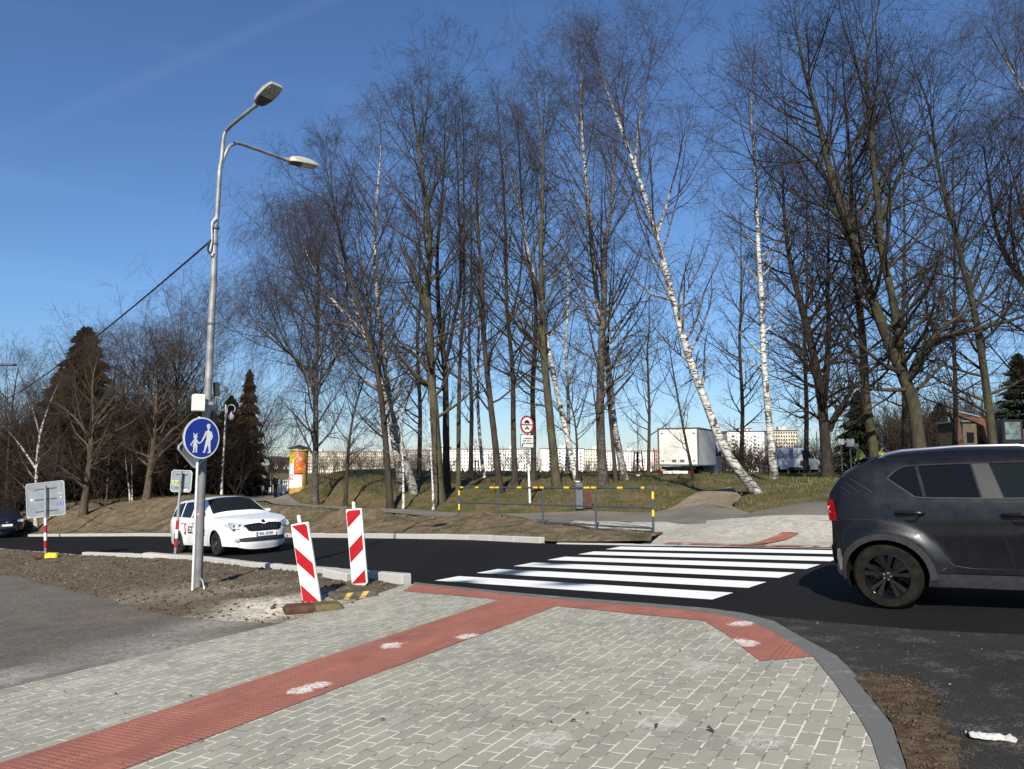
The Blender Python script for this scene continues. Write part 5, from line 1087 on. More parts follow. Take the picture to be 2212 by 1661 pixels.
# ================================================================= STREET FURNITURE
M_GALV = mat('weathered galvanised pole', (.26,.26,.25), .5, .3, var=.35, scale=3.5); M_GPNT = mat('grey painted pole', (.155,.152,.15), .6, .0, var=.2, scale=5)
M_WHT = mat('white enamel', (.74,.74,.71), .4, var=.12, scale=9); M_RED = mat('signal red sheeting', (.36,.007,.013), .35, var=.12, scale=7); M_BLU = mat('sign blue sheeting', (.010,.035,.28), .3, var=.08)
M_YEL = mat('yellow paint', (.75,.50,.02), .5, var=.15, scale=9); M_ALU = mat('aluminium sign back', (.26,.29,.31), .45, .45, var=.15, scale=4); M_DGREY = mat('dark grey paint', (.09,.10,.115), .45, var=.2, scale=8)
M_WPOST = mat('whitish sign post', (.66,.66,.63), .45, .1, var=.15, scale=6); M_CABLE = mat('black cable', (.015,.015,.017), .6)
def disc(mb, r, th, n=40, r0=0.0):
    pr = [(r0, th/2), (r, th/2), (r, -th/2), (r0, -th/2)] + ([(r0, th/2)] if r0 else [])
    if not r0: pr[0] = (.0005, th/2); pr[3] = (.0005, -th/2)
    return mb.lathe(pr, (0, 0, 0), 'z', n)
def xf(o, mtx): o.data.transform(mtx); return o
def smat(o, nrm_, up=(0, 0, 1)):       # sign frame: x to the reader's right, y up, z towards the reader
    z = Vector(nrm_).normalized(); x = Vector(up).cross(z).normalized(); y = z.cross(x)
    return Matrix(((x.x, y.x, z.x, o[0]), (x.y, y.y, z.y, o[1]), (x.z, y.z, z.z, o[2]), (0, 0, 0, 1)))
def flat(polys, name, m, parent, mtx, zoff=.0, th=.002):
    mb = MB()
    for p in polys: mb.prism(p, zoff, zoff+th, 'xy')
    return xf(mb.build(name, m, parent), mtx)
def limb(a, b, w0, w1):
    a = Vector(a); b = Vector(b); d = (b-a).normalized(); n = Vector((-d.y, d.x)); return [tuple(a+n*w0), tuple(b+n*w1), tuple(b-n*w1), tuple(a-n*w0)]
def circ(c, r, n=14, ry=None): return [(c[0]+r*math.cos(6.2832*i/n), c[1]+(ry or r)*math.sin(6.2832*i/n)) for i in range(n)]
# ---- lamp pole
bp = ground(427, 1278, 12.24)
lp = thing('street_lamp', 'tall leaning grey lamp pole with two lamp heads beside the blue walking sign', 'street lamp', bp)
def lpp(u, v, Y=12.24): return at(u, v, Y) - bp
ax = [lpp(427.5,1279), lpp(431.5,1150), lpp(437.5,1000), lpp(441.5,950), lpp(449,850), lpp(456,700), lpp(461,610), lpp(464,507)]
ax[0][2] = -.15
MB().tube(ax, [.065,.063,.061,.060,.056,.053,.051,.050], 20).build('pole', M_GPNT, lp, True)
MB().tube([lpp(439.5,975), lpp(441.5,950), lpp(449,850), lpp(456,700), lpp(461,610), lpp(464,507)], [.0635,.062,.0575,.0545,.0525,.0515], 20).build('upper_pole', M_GALV, lp, True)
MB().tube([lpp(463.7,508), lpp(468,471), lpp(475,361), lpp(479,340), lpp(482,304), lpp(484,292), lpp(488,283), lpp(498,272,12.1), lpp(520,254,11.9), lpp(551,229.5,11.55)], [.040,.040,.036,.034,.032,.031,.030,.030,.030,.030], 14).build('arm', M_GALV, lp, True)
MB().tube([lpp(477.5,360), lpp(480,350,12.26), lpp(487,332,12.28), lpp(492,321,12.32), lpp(498,314,12.36), lpp(510,309,12.45), lpp(521,311,12.6), lpp(616,344.5,13.3)], [.026]+[.029]*7, 14).build('arm', M_GALV, lp, True)
for (u0, v0, Y0, u1, v1, Y1) in ((551,229.5,11.55, 600,180,11.18), (614,344,13.3, 684,358,13.62)):
    a = Vector(lpp(u0, v0, Y0)); b = Vector(lpp(u1, v1, Y1)); d = (b-a).normalized(); s = d.cross(Vector((0, 0, 1))).normalized(); up = s.cross(d)
    L = .60; d = d*.86; s = s*.86; up = up*.86; mtx = Matrix(((d.x, s.x, up.x, a.x), (d.y, s.y, up.y, a.y), (d.z, s.z, up.z, a.z), (0, 0, 0, 1)))
    hd_ = bpy.data.objects.new('lamp_head', None); COL.objects.link(hd_); hd_.parent = lp
    mb = MB(); st = [(.10,.075,.055,-.035), (.16,.125,.085,-.04), (.30,.15,.10,-.045), (.50,.155,.085,-.045), (.64,.135,.05,-.04), (.70,.11,.02,-.035)]; V = []; Fs = []
    for x, wd_, tp_, bt in st: V += [(x, -wd_, bt), (x, -wd_, tp_*.35), (x, -wd_*.6, tp_), (x, wd_*.6, tp_), (x, wd_, tp_*.35), (x, wd_, bt)]
    for i in range(len(st)-1):
        for k in range(6): Fs.append((i*6+k, i*6+(k+1) % 6, i*6+6+(k+1) % 6, i*6+6+k))
    Fs += [tuple(range(6)), tuple(range((len(st)-1)*6, len(st)*6))]; mb.add(V, Fs); xf(mb.build('housing', mat('lamp grey paint', (.33,.33,.295), .45, var=.2, scale=8), hd_, True, 50), mtx)
    mb = MB(); mb.prism([(.36,-.125),(.63,-.11),(.63,.11),(.36,.125)], -.062, -.043, 'xy'); xf(mb.build('lens', mat('lamp lens', (.30,.32,.30), .15, var=.25, scale=20, coat=.6), hd_), mtx)
    mb = MB(); mb.prism([(.11,-.07),(.34,-.13),(.34,.13),(.11,.07)], -.058, -.0455, 'xy'); xf(mb.build('gear_cover', mat('dark gear cover', (.05,.05,.045), .6), hd_), mtx)
    mb = MB(); mb.tube([(-.02, 0, 0), (.15, 0, .0)], .042, 12); xf(mb.build('collar', M_GALV, hd_, True), mtx)
for v_, u_ in ((492, 465.5), (528, 462.6), (986, 437.5), (700, 456.0)):
    c = Vector(lpp(u_, v_)); MB().tube([c - Vector((0, 0, .02)), c + Vector((0, 0, .02))], (.058 if v_ < 800 else .066) + (.004), 16).build('clamp_band', M_DGREY, lp, True)
MB().tube([lpp(466,470,12.17), lpp(458,480,12.15), lpp(457,497,12.15), lpp(458,515,12.15), lpp(456,532,12.15), lpp(452,545,12.15), lpp(458,552,12.15), lpp(461,545,12.17)], .012, 6).build('cable_loop', M_WPOST, lp, True)
MB().tube([lpp(456,518,12.15), lpp(450,528,12.13), lpp(449,540,12.13), lpp(453,548,12.13)], .018, 6).build('cable_tail', M_CABLE, lp, True)
MB().tube([lpp(432,1248,12.1), lpp(437,1254,12.05), lpp(442,1276,12.0)], .012, 6).build('base_bracket', M_STEEL, lp, True)
o = MB().lathe([(.064,0), (.067,.004), (.067,.03), (.064,.034)], (0, 0, 0), 'z', 18).build('barrier_tape', mat('red white tape', (.62,.22,.24), .5, var=.4, scale=40), lp, True); o.location = lpp(430.5, 1113)
# white cabinet and small panel hung on the pole
bx = thing('junction_box', 'white folded metal box fixed left of the lamp pole above the blue sign', 'box', at(428.5, 870, 12.05))
MB().box((0, 0, 0), (.17, .17, .27), Matrix.Rotation(R(38), 3, 'Z'), .01).build('case', mat('off white sheet metal', (.70,.69,.60), .5, var=.1), bx); MB().box((.10, .08, 0), (.18, .03, .05), Matrix.Rotation(R(38), 3, 'Z')).build('bracket', M_STEEL, bx)
sp = thing('solar_panel', 'small dark panel on a bracket fixed right of the lamp pole', 'panel', at(467.5, 841, 12.35))
MB().box((0, 0, 0), (.13, .02, .24), Matrix.Rotation(R(-24), 3, 'Z') @ Matrix.Rotation(R(8), 3, 'X'), .004).build('panel', mat('dark panel', (.03,.035,.04), .4), sp); MB().tube([(-.12, 0, -.15), (.02, .0, -.13), (.08, .02, -.155)], .012, 6).build('bracket', M_STEEL, sp)
# cable strung from the pole to the left
A_ = at(455, 520, 12.24); B_ = at(-120, 905, 45); pts = []
for s in np.linspace(0, 1, 60):
    p = A_ + (B_-A_)*s; p[2] -= 4*.85*s*(1-s); pts.append(p)
tag(MB().tube(pts, .017, 6).build('overhead_cable', M_CABLE, None, True), 'black cable strung from the lamp pole down across the left sky', 'cable')
# far lamp whose head reaches in at the left edge
g = ground(-75, 1180, 34); fl = thing('street_lamp', 'lamp whose thin dark head reaches in at the left edge of the sky', 'street lamp', g)
tp = at(-75, 790, 34) - g; MB().tube([(0, 0, -.2), (0, 0, tp[2]-.5), (tp[0], 0, tp[2]-.1), (tp[0]+.4, 0, tp[2]), (tp[0]+1.3, 0, tp[2]+.06)], [.08,.06,.05,.04,.035], 10).build('pole', M_GALV, fl, True)
MB().box((tp[0]+1.85, 0, tp[2]+.05), (.85, .26, .10), None, .03).build('lamp_head', M_DGREY, fl)
# ---- blue walking sign on its thin post
nb = (math.cos(R(-31)), math.sin(R(-31)), 0)
b0_ = ground(418, 1279, 11.95); sg = thing('road_sign', 'round blue walking path sign with white adult and child on a thin white post', 'road sign', b0_)
def spp(u, v, Y=11.95): return Vector(at(u, v, Y) - b0_)
pst = [spp(415.5,1279), spp(421,1130), spp(427,990), spp(430.5,900)]; pst[0].z = -.12
MB().tube(pst, .019, 14).build('post', M_WPOST, sg, True)
cs = Vector(spp(435.5, 946, 11.93)); mt = smat(cs, nb)
RB = .325
xf(disc(MB(), RB, .012).build('rim', M_WHT, sg, True, 30), mt); xf(disc(MB(), RB-.022, .014).build('sign_face', M_BLU, sg, True, 30), mt)
xf(disc(MB(), RB, .03, 40, RB-.012).build('edge', M_STEEL, sg, True, 30), mt @ Matrix.Translation((0, 0, -.012)))
def q_(x, y): return ((x-293)/120*RB*.93, (530-y)/145*RB*.98)
adult = [[q_(320,441),q_(353,436),q_(353,432),q_(320,437)], [q_(327,438),q_(330,428),q_(346,427),q_(349,436)], circ(q_(338,449), .030, 14, .036), [q_(333,466),q_(343,466),q_(343,480),q_(333,480)],
  [q_(322,486),q_(330,474),q_(346,474),q_(356,486),q_(358,512),q_(352,552),q_(326,552),q_(326,515)], limb(q_(324,484), q_(307,528), .018, .014), limb(q_(307,526), q_(290,558), .014, .009),
  limb(q_(354,484), q_(367,520), .017, .014), limb(q_(367,518), q_(354,545), .014, .010), limb(q_(333,548), q_(324,590), .027, .019), limb(q_(324,588), q_(314,628), .019, .012), limb(q_(345,548), q_(349,592), .027, .019), limb(q_(349,590), q_(353,630), .019, .012),
  [q_(303,627),q_(318,620),q_(320,634),q_(305,635)], [q_(337,630),q_(357,622),q_(361,635),q_(338,636)]]
child = [circ(q_(246,524), .034, 14, .038), limb(q_(243,514), q_(234,502), .006, .006), limb(q_(248,514), q_(257,502), .006, .006), circ(q_(233,501), .010, 8), circ(q_(258,501), .010, 8), [q_(238,541),q_(254,541),q_(256,562),q_(264,594),q_(230,594),q_(236,562)],
  limb(q_(239,545), q_(225,568), .013, .010), limb(q_(225,566), q_(214,586), .010, .007), limb(q_(253,545), q_(272,569), .013, .010), limb(q_(272,569), q_(290,558), .010, .007), limb(q_(240,592), q_(238,630), .015, .010), limb(q_(254,592), q_(258,630), .015, .010), [q_(229,628),q_(241,624),q_(242,633),q_(230,634)], [q_(248,628),q_(261,624),q_(263,633),q_(250,634)]]
for nm, L in (('adult_symbol', adult), ('child_symbol', child)):
    mb = MB()
    for k, p in enumerate(L): mb.prism(p, .0072, .0085 + k*.00012, 'xy')
    xf(mb.build(nm, M_WHT, sg), mt)
# diamond sign seen from the back on the same post
c2 = Vector(spp(424.5, 968, 12.02)); mt2 = smat(c2, nb); hs = .335
def rdiam(h, r=.05): 
    P = [(h, 0), (0, h), (-h, 0), (0, -h)]; out = []
    for i in range(4):
        a = Vector(P[i-1]); b = Vector(P[i]); c = Vector(P[(i+1) % 4]); p0 = b + (a-b).normalized()*r; p1 = b + (c-b).normalized()*r
        out += [tuple(p0), tuple((p0+p1)/2*.6 + b*.4), tuple(p1)]
    return out
ds = tag(bpy.data.objects.new('road_sign', None), 'grey back of a diamond shaped sign behind the blue round sign', 'road sign'); COL.objects.link(ds); ds.location = b0_
flat([rdiam(hs)], 'sign_back', M_ALU, ds, mt2, -.045, .006)
ro = rdiam(hs); ri = rdiam(hs-.022); mb = MB()
for i in range(12): j = (i+1) % 12; mb.add([(*ro[i], -.040), (*ro[j], -.040), (*ri[j], -.040), (*ri[i], -.040), (*ro[i], -.015), (*ro[j], -.015), (*ri[j], -.015), (*ri[i], -.015)], [(0,1,2,3),(4,5,6,7),(0,1,5,4),(2,3,7,6)])
xf(mb.build('folded_edge', mat('pale folded edge', (.5,.52,.52), .4, .4), ds), mt2)
flat([[(-.20,-.02),(.20,-.02),(.20,.012),(-.20,.012)]], 'clamp_rail', M_DGREY, ds, mt2, -.038, .02)
# ---- delineator boards
def board(label, corners, peg, Yb, stripe, foot, tip=False):
    """corners TL,TR,BR,BL in pixels"""
    TL, TR, BR, BL = corners; bm = ((BL[0]+BR[0])/2, (BL[1]+BR[1])/2 + (10 if tip else 2)); g = np.array(G(*bm)); Yb = g[1]
    t = thing('delineator_board', label, 'barrier board', g, 0, 'red and white delineator boards')
    tm = ((TL[0]+TR[0])/2, (TL[1]+TR[1])/2); top = Vector(at(tm[0], tm[1], Yb-.02)) - Vector(g); bot = Vector(at((BL[0]+BR[0])/2, (BL[1]+BR[1])/2, Yb)) - Vector(g)
    y = (top-bot); H = y.length; y.normalize(); az = R(-104); z = Vector((math.cos(az), math.sin(az), 0)); x = y.cross(z).normalized(); z = x.cross(y)
    W_ = .25; c = (top+bot)/2; mtx = Matrix(((x.x, y.x, z.x, c.x), (x.y, y.y, z.y, c.y), (x.z, y.z, z.z, c.z), (0, 0, 0, 1)))
    mb = MB(); mb.box((0, 0, -.028), (W_, H, .05), None, .012); b = xf(mb.build('board', mat('white board plastic', (.76,.76,.73), .4, var=.08, scale=9), t), mtx)
    st = []; w2 = W_/2-.016; h2 = H/2-.016; per = .467*H; sl = .85 if stripe > 0 else -1.1
    for k in range(-3, 5):
        c0 = k*per + (-.137 if stripe > 0 else -.10); ys = [(-w2, c0 - sl*w2), (w2, c0 + sl*w2), (w2, c0 + sl*w2 + per*.43), (-w2, c0 - sl*w2 + per*.43)]
        P = ys
        for sgn, lim in ((1, h2), (-1, -h2)):
            Q = []
            for i in range(len(P)):
                a, d = P[i], P[(i+1) % len(P)]; ia = (a[1]*sgn <= lim*sgn); id_ = (d[1]*sgn <= lim*sgn)
                if ia: Q.append(a)
                if ia != id_: f = (lim-a[1])/(d[1]-a[1]); Q.append((a[0]+(d[0]-a[0])*f, lim))
            P = Q
            if len(P) < 3: break
        if len(P) >= 3: st.append(P)
    for P in st: flat([P], 'red_stripe', M_RED, t, mtx, -.002, .003)
    mb = MB(); mb.box((0, H/2+.05, -.028), (.045, .11, .035), None, .01); xf(mb.build('handle_peg', mat('cream plastic', (.72,.68,.52), .5), t), mtx)
    mb = MB()
    if tip: mb.prism([(-.115,-H/2),(.115,-H/2),(.03,-H/2-.055),(.022,-H/2-.13),(-.022,-H/2-.13),(-.03,-H/2-.055)], -.045, -.012, 'xy')
    else: mb.box((0, -H/2-.05, -.028), (.05, .12, .04))
    xf(mb.build('foot_peg', MATS['cream plastic'], t), mtx)
    # recycled rubber foot plate: a top-level thing the board is plugged into
    (u, v, az2, L, ml, c1, c2, lb) = foot; fg = np.array(G(u, v)); fo_ = thing('foot_plate', lb, 'foot plate', fg, R(az2), 'rubber foot plates')
    for sgn, cc in ((-1, c1), (1, c2)):
        mb = MB(); V = []; x0, x1 = (0, sgn*L/2)
        prof = [(-.17,0),(-.17,.045),(-.12,.09),(.12,.09),(.17,.045),(.17,0)]
        V = [(x0, a, b) for a, b in prof] + [(x1*.88, a, b) for a, b in prof] + [(x1, a*.9, b*.72) for a, b in prof]
        Fs = [(i, (i+1) % 6, 6+(i+1) % 6, 6+i) for i in range(6)] + [(6+i, 6+(i+1) % 6, 12+(i+1) % 6, 12+i) for i in range(6)] + [tuple(range(12, 18)), tuple(range(6))]
        mb.add(V, Fs); mb.build('foot_half', cc, fo_)
    if ml:
        mb = MB()
        for k in (-1, 0): mb.add([(.05+k*.22, -.172, .048), (.13+k*.22, -.172, .048), (.19+k*.22, -.122, .0915), (.11+k*.22, -.122, .0915)], [(0,1,2,3)])
        for k in (-1, 0): mb.add([(.02+k*.22, -.1725, .01), (.10+k*.22, -.1725, .01), (.13+k*.22, -.1725, .044), (.05+k*.22, -.1725, .044)], [(0,1,2,3)])
        mb.build('yellow_marking', mat('dirty yellow', (.42,.30,.08), .8, var=.3), fo_)
    return t
M_RUB1 = mat('dirty reddish rubber', (.085,.045,.034), .9, var=.3, scale=10, bmp=.4, bscale=50); M_RUB2 = mat('dirty ochre rubber', (.105,.085,.040), .9, var=.35, scale=8, bmp=.4, bscale=50); M_RUB3 = mat('dirty grey rubber', (.085,.078,.055), .9, var=.3, scale=8, bmp=.4, bscale=50)
board('nearer delineator board, leaning left, its red stripes falling to the right', [(626.8,1132.5),(663,1128.4),(687.2,1303),(657.3,1305.6)], None, 10, -1, (676,1320,24,.68,0,M_RUB1,M_RUB2,'reddish and ochre foot plate under the nearer delineator board'))
board('farther delineator board with pointed foot, its red stripes rising to the right', [(744.8,1102.6),(780,1096.3),(792.6,1258.4),(758.6,1264.7)], None, 11, 1, (761,1291,32,.62,1,M_RUB3,M_RUB3,'grey foot plate with yellow marks under the farther delineator board'), True)
# ---- two temporary signs seen from the back
def tempsign(label, C4, post, Y, bands, rails, foot, extras):
    g = np.array(G(*post[-1])); t = thing('road_sign', label, 'road sign', (g[0], g[1], float(vh(np.array([g[0]]), np.array([g[1]]))[0])), 0, 'temporary signs seen from the back'); g = np.array(t.location); Yp = g[1]
    P = lambda u, v, dy=0: Vector(at(u, v, Yp+dy)) - Vector(g)
    TL, TR, BR, BL = [P(u, v, .05) for u, v in C4]; cen = (TL+TR+BR+BL)/4; x = ((TR-TL)+(BR-BL)).normalized(); y = ((TL-BL)+(TR-BR)); z = x.cross(y).normalized(); y = z.cross(x)
    w_ = (((TR-TL).length+(BR-BL).length)/4); h_ = ((TL-BL).length+(TR-BR).length)/4
    mtx = Matrix(((x.x, y.x, z.x, cen.x), (x.y, y.y, z.y, cen.y), (x.z, y.z, z.z, cen.z), (0, 0, 0, 1))); r = .05
    rc = [(w_-r, -h_), (w_, -h_+r), (w_, h_-r), (w_-r, h_), (-w_+r, h_), (-w_, h_-r), (-w_, -h_+r), (-w_+r, -h_)]
    flat([rc], 'sign_panel', M_ALU, t, mtx, 0, .006); s_ = 1-.02/w_
    mb = MB()
    for i in range(8):
        a = rc[i]; b = rc[(i+1) % 8]; ai = (a[0]*s_, a[1]*s_); bi = (b[0]*s_, b[1]*s_); mb.add([(*a, .006), (*b, .006), (*bi, .006), (*ai, .006), (*a, .02), (*b, .02), (*bi, .02), (*ai, .02)], [(0,1,2,3),(4,5,6,7),(0,1,5,4),(2,3,7,6)])
    xf(mb.build('folded_edge', MATS['pale folded edge'], t), mtx)
    for yy in rails: flat([[(-w_*.55,yy*h_-.012),(w_*.58,yy*h_-.012),(w_*.58,yy*h_+.012),(-w_*.55,yy*h_+.012)]], 'clamp_rail', M_DGREY, t, mtx, .006, .018)
    pp = [P(u, v) - Vector((0, .06, 0)) for u, v in post]; pp[-1] = Vector((pp[-1].x, pp[-1].y, .06)); d = pp[-1]-pp[0]
    def pv(v):
        f = (v-post[0][1])/(post[-1][1]-post[0][1]); return pp[0] + d*f
    MB().box((pp[0]+pp[-1])/2, (.055, .055, d.length), d.to_track_quat('Z', 'Y').to_matrix(), .004).build('post', M_GALV, t)
    for v0, v1, m in bands:
        a, b = pv(v0), pv(v1); MB().box((a+b)/2, (.062, .062, (b-a).length), d.to_track_quat('Z', 'Y').to_matrix(), .003).build('post_band', m, t)
    for e in extras: e(t, mtx, w_, h_)
    (dx, dy, az, L, c1, c2, lb) = foot; fo_ = thing('foot_plate', lb, 'foot plate', (g[0]+dx, g[1]+dy, g[2]), R(az), 'rubber foot plates')
    for sgn, cc in ((-1, c1), (1, c2)):
        prof = [(-.16,0),(-.16,.07),(-.10,.12),(.10,.12),(.16,.07),(.16,0)]; x1 = sgn*L/2
        V = [(0, a, b) for a, b in prof] + [(x1*.85, a, b) for a, b in prof] + [(x1, a*.85, b*.6) for a, b in prof]
        Fs = [(i, (i+1) % 6, 6+(i+1) % 6, 6+i) for i in range(6)] + [(6+i, 6+(i+1) % 6, 12+(i+1) % 6, 12+i) for i in range(6)] + [tuple(range(12, 18)), tuple(range(6))]
        MB().add(V, Fs).build('foot_half', cc, fo_)
    return t
M_YRUB = mat('bright yellow rubber', (.72,.52,.03), .7, var=.15, scale=12)
def ex1(t, m, w_, h_):
    flat([circ((-.40, .02), .035)], 'sticker', M_WHT, t, m, .006, .003); flat([circ((.42, .03), .018)], 'sticker', M_WHT, t, m, .006, .003)
    text('rrx', 'scribble', mat('yellowish scribble', (.55,.55,.30), .6), t, m @ Matrix.Translation((.40, .14, .009)), .12, .002, .2); text('NFZ', 'scribble', mat('blue scribble', (.08,.12,.45), .6), t, m @ Matrix.Translation((.40, -.17, .009)), .13, .002, .2, .001)
def ex2(t, m, w_, h_):
    text('RTX', 'scribble', mat('yellow scribble', (.55,.55,.06), .6), t, m @ Matrix.Translation((-w_*.5, -.06, .009)), .19, .002, .15, .002, .85)
    flat([[(.06,-.235),(.17,-.225),(.17,-.185),(.08,-.19)]], 'sticker', M_WHT, t, m, .006, .003)
tempsign('large grey sign seen from behind on a red and white banded post with yellow foot', [(57,1044.8),(142,1037.4),(140,1110.8),(57.4,1121.4)], [(101,1049),(100.5,1211)], 21.3, [(1124.5,1142,M_WHT),(1142,1159,M_RED),(1159,1177,M_WHT),(1177,1195,M_RED)], (.62, .02, -.66), (.05, -.1, 14, .60, M_RUB1, M_YRUB, 'bright yellow foot plate under the large grey sign on the left'), [ex1])
tempsign('smaller grey sign seen from behind with yellow scribble, post leaning by the lamp pole', [(371.5,1014.6),(416.7,1016),(412.8,1063.8),(367.6,1061.8)], [(394,1018),(380,1207)], 19.5, [(1128,1148,M_RED),(1148,1167.6,M_WHT),(1167.6,1188,M_RED)], (.62, -.60), (.02, 0, 8, .80, M_RUB1, M_RUB2, 'mottled pink and ochre foot plate under the smaller leaning sign'), [ex2])
# ---- prohibition sign
g = ground(1144, 1090, 28.0); ps = thing('road_sign', 'round red rimmed sign barring cars and motorcycles, with a white plate below', 'road sign', g)
n3 = (math.cos(R(-48)), math.sin(R(-48)), 0); P3 = lambda u, v, Y=28.0: Vector(at(u, v, Y)) - Vector(g)
MB().tube([(0, 0, -.1), P3(1144.5, 1085) * 1.0, P3(1141, 1003)], .042, 10).build('post_sleeve', M_WPOST, ps, True); MB().tube([P3(1141,1004), P3(1138.5,900)], .030, 10).build('post', M_GALV, ps, True)
m3 = smat(P3(1137.7, 917.3, 27.93), n3)
xf(disc(MB(), .34, .012).build('sign_face', M_WHT, ps, True, 30), m3); xf(disc(MB(), .34, .016, 40, .275).build('red_ring', M_RED, ps, True, 30), m3); flat([[(-.28,-.022),(.28,-.022),(.28,.022),(-.28,.022)]], 'red_bar', M_RED, ps, m3, .006, .003)
flat([[(-.13,.06),(-.13,.11),(-.09,.125),(-.065,.17),(.065,.17),(.09,.125),(.13,.11),(.13,.06)], [(-.11,.04),(-.06,.04),(-.06,.06),(-.11,.06)], [(.06,.04),(.11,.04),(.11,.06),(.06,.06)]], 'car_symbol', M_INK, ps, m3, .006, .003)
flat([circ((-.065,-.15), .035), circ((.065,-.15), .035), [(-.07,-.13),(-.02,-.09),(.05,-.09),(.07,-.13),(.0,-.15)], circ((.0,-.055), .02), limb((0,-.06), (-.02,-.11), .018, .022)], 'motorcycle_symbol', M_INK, ps, m3, .006, .003)
m4 = smat(P3(1138, 953, 27.93), n3); flat([[(-.33,-.245),(.33,-.245),(.33,.245),(-.33,.245)]], 'plate_frame', M_INK, ps, m4, -.006, .01); flat([[(-.31,-.225),(.31,-.225),(.31,.225),(-.31,.225)]], 'plate_face', M_WHT, ps, m4, .0045, .003)
rt = random.Random(2); pl = []
for y_, x0_, x1_ in ((.10,-.14,.24),(.01,-.20,.22),(-.08,-.22,.27)):
    x_ = x0_
    while x_ < x1_: w__ = rt.uniform(.015, .04); pl.append([(x_, y_-.022), (x_+w__, y_-.022+rt.uniform(0,.01)), (x_+w__, y_+.022), (x_, y_+.02)]); x_ += w__ + (.008 if rt.random() < .8 else .04)
pl.append([(-.27,-.19),(-.20,-.19),(-.20,-.11),(-.27,-.11)])
mb = MB()
for p in pl: mb.prism(p, .0075, .0095, 'xy')
xf(mb.build('lettering', M_INK, ps), m4)
# ---- safety railing
A = ground(991, 1130, 23.9); B = np.array([*G(1411, 1156)[:2], 0]); B[2] = h1(B[0], B[1])
rl = thing('railing', 'dark grey tubular railing with yellow bands beside the footpath', 'railing', A)
zA = [at(991, v, A[1])[2] for v in (1053, 1085.3, 1118.3)]; zB = [at(1410, v, B[1])[2] for v in (1054, 1097, 1141.3)]
def rp(s, k): return Vector((A[0]+(B[0]-A[0])*s, A[1]+(B[1]-A[1])*s, zA[k]+(zB[k]-zA[k])*s)) - Vector(A)
def sfor(u): return min(1, max(0, min(((abs(PW/2+FPX*(A[0]+(B[0]-A[0])*s)/(A[1]+(B[1]-A[1])*s)*1.0 - u), s) for s in np.linspace(0, 1, 801)))[1]))
M_RAIL = mat('dark slate rail paint', (.055,.065,.082), .45, .1, var=.15, scale=8)
top = [rp(0, 0) - Vector((0, 0, .08)), rp(.012, 0) - Vector((0, 0, .015)), rp(.03, 0), rp(.97, 0), rp(.988, 0) - Vector((0, 0, .02)), rp(1, 0) - Vector((0, 0, .09))]
MB().tube(top, .026, 12).build('top_rail', M_RAIL, rl, True)
for k in (1, 2): MB().tube([rp(0, k), rp(1, k)], .022, 10).build('rail', M_RAIL, rl, True)
for i, u in enumerate((991, 1075, 1171.8, 1284.5, 1411)):
    s = 0 if i == 0 else 1 if i == 4 else sfor(u); t0_ = rp(s, 0); x, y = t0_.x+A[0], t0_.y+A[1]
    po = MB().tube([(t0_.x, t0_.y, h1(x, y)-A[2]-.12), t0_ - Vector((0, 0, .02 if 0 < i < 4 else .08))], .026, 12).build('post', M_RAIL, rl, True)
def zx(z): return 957.9+z*.3146
for a, b in ((100,120),(222,245),(322,350),(357,383),(507,535),(618,645),(662,688),(825,860),(960,1000),(1010,1045),(1187,1225),(1350,1388)):
    s0, s1 = max(.03, sfor(zx(a))), min(.97, sfor(zx(b))); MB().tube([rp(s0, 0), rp(s1, 0)], .029, 12).build('yellow_band', M_YEL, rl, True)
for s, Y_, u, L in ((0, A[1], 991, ((735,770),(830,870))), (1, B[1], 1411, ((745,795),(870,915)))):
    for a, b in L:
        p = rp(s, 0); za, zb_ = [at(u, 827.3+z*.3146, Y_)[2]-A[2] for z in (a, b)]; MB().tube([(p.x, p.y, za), (p.x, p.y, zb_)], .029, 12).build('yellow_band', M_YEL, rl, True)
# ---- litter bins
g = ground(1251, 1104, 26.3); bn = thing('litter_bin', 'dark grey litter bin post with a white top behind the railing', 'bin', g)
MB().box((0, 0, .44), (.27, .24, .90), None, .03).build('body', M_DGREY, bn); MB().box((-.06, 0, .93), (.16, .20, .05), None, .02).build('cap', M_WHT, bn); MB().box((0, -.125, .70), (.17, .01, .08), None, .003).build('slot', M_INK, bn)
g = ground(1269.5, 1103, 26.4); bn = thing('litter_bin', 'reddish brown slatted litter bin right of the dark grey one', 'bin', g)
MB().box((0, 0, .36), (.20, .2, .68), None, .01).build('liner', M_INK, bn)
for x_ in (-.10, -.033, .033, .10):
    for y_ in (-.12, .12): MB().box((x_, y_, .38), (.055, .02, .72), None, .004).build('slat', mat('red brown wood', (.085,.028,.018), .7, var=.3), bn)
# ---- classic white street lamp by the bridge
g = ground(478, 1072, 50); cl_ = thing('street_lamp', 'white old style street lamp with a curled arm and hanging globe', 'street lamp', g); P5 = lambda u, v: Vector(at(u, v, 50)) - Vector(g)
MB().tube([(0, 0, -.1), (0, 0, 1.0), P5(484, 960), P5(487.5, 874)], [.10, .075, .06, .045], 12).build('pole', M_WHT, cl_, True)
cc = P5(499, 883); rr_ = .27; MB().tube([P5(488.5, 905)] + [cc + Vector((-rr_*math.cos(a), 0, rr_*math.sin(a))) for a in np.linspace(-.3, 4.0, 22)], .028, 8).build('curled_arm', M_WHT, cl_, True)
lt = Vector((cc.x+.03, 0, P5(500, 893).z)); MB().lathe([(.001, .12), (.04, .10), (.06, .0), (.15, -.10), (.18, -.16)], lt, 'z', 16).build('shade', M_WHT, cl_, True)
MB().lathe([(.17, -.17), (.19, -.26), (.15, -.38), (.08, -.44), (.001, -.46)], lt, 'z', 16).build('globe', mat('milky globe', (.72,.72,.68), .2), cl_, True)
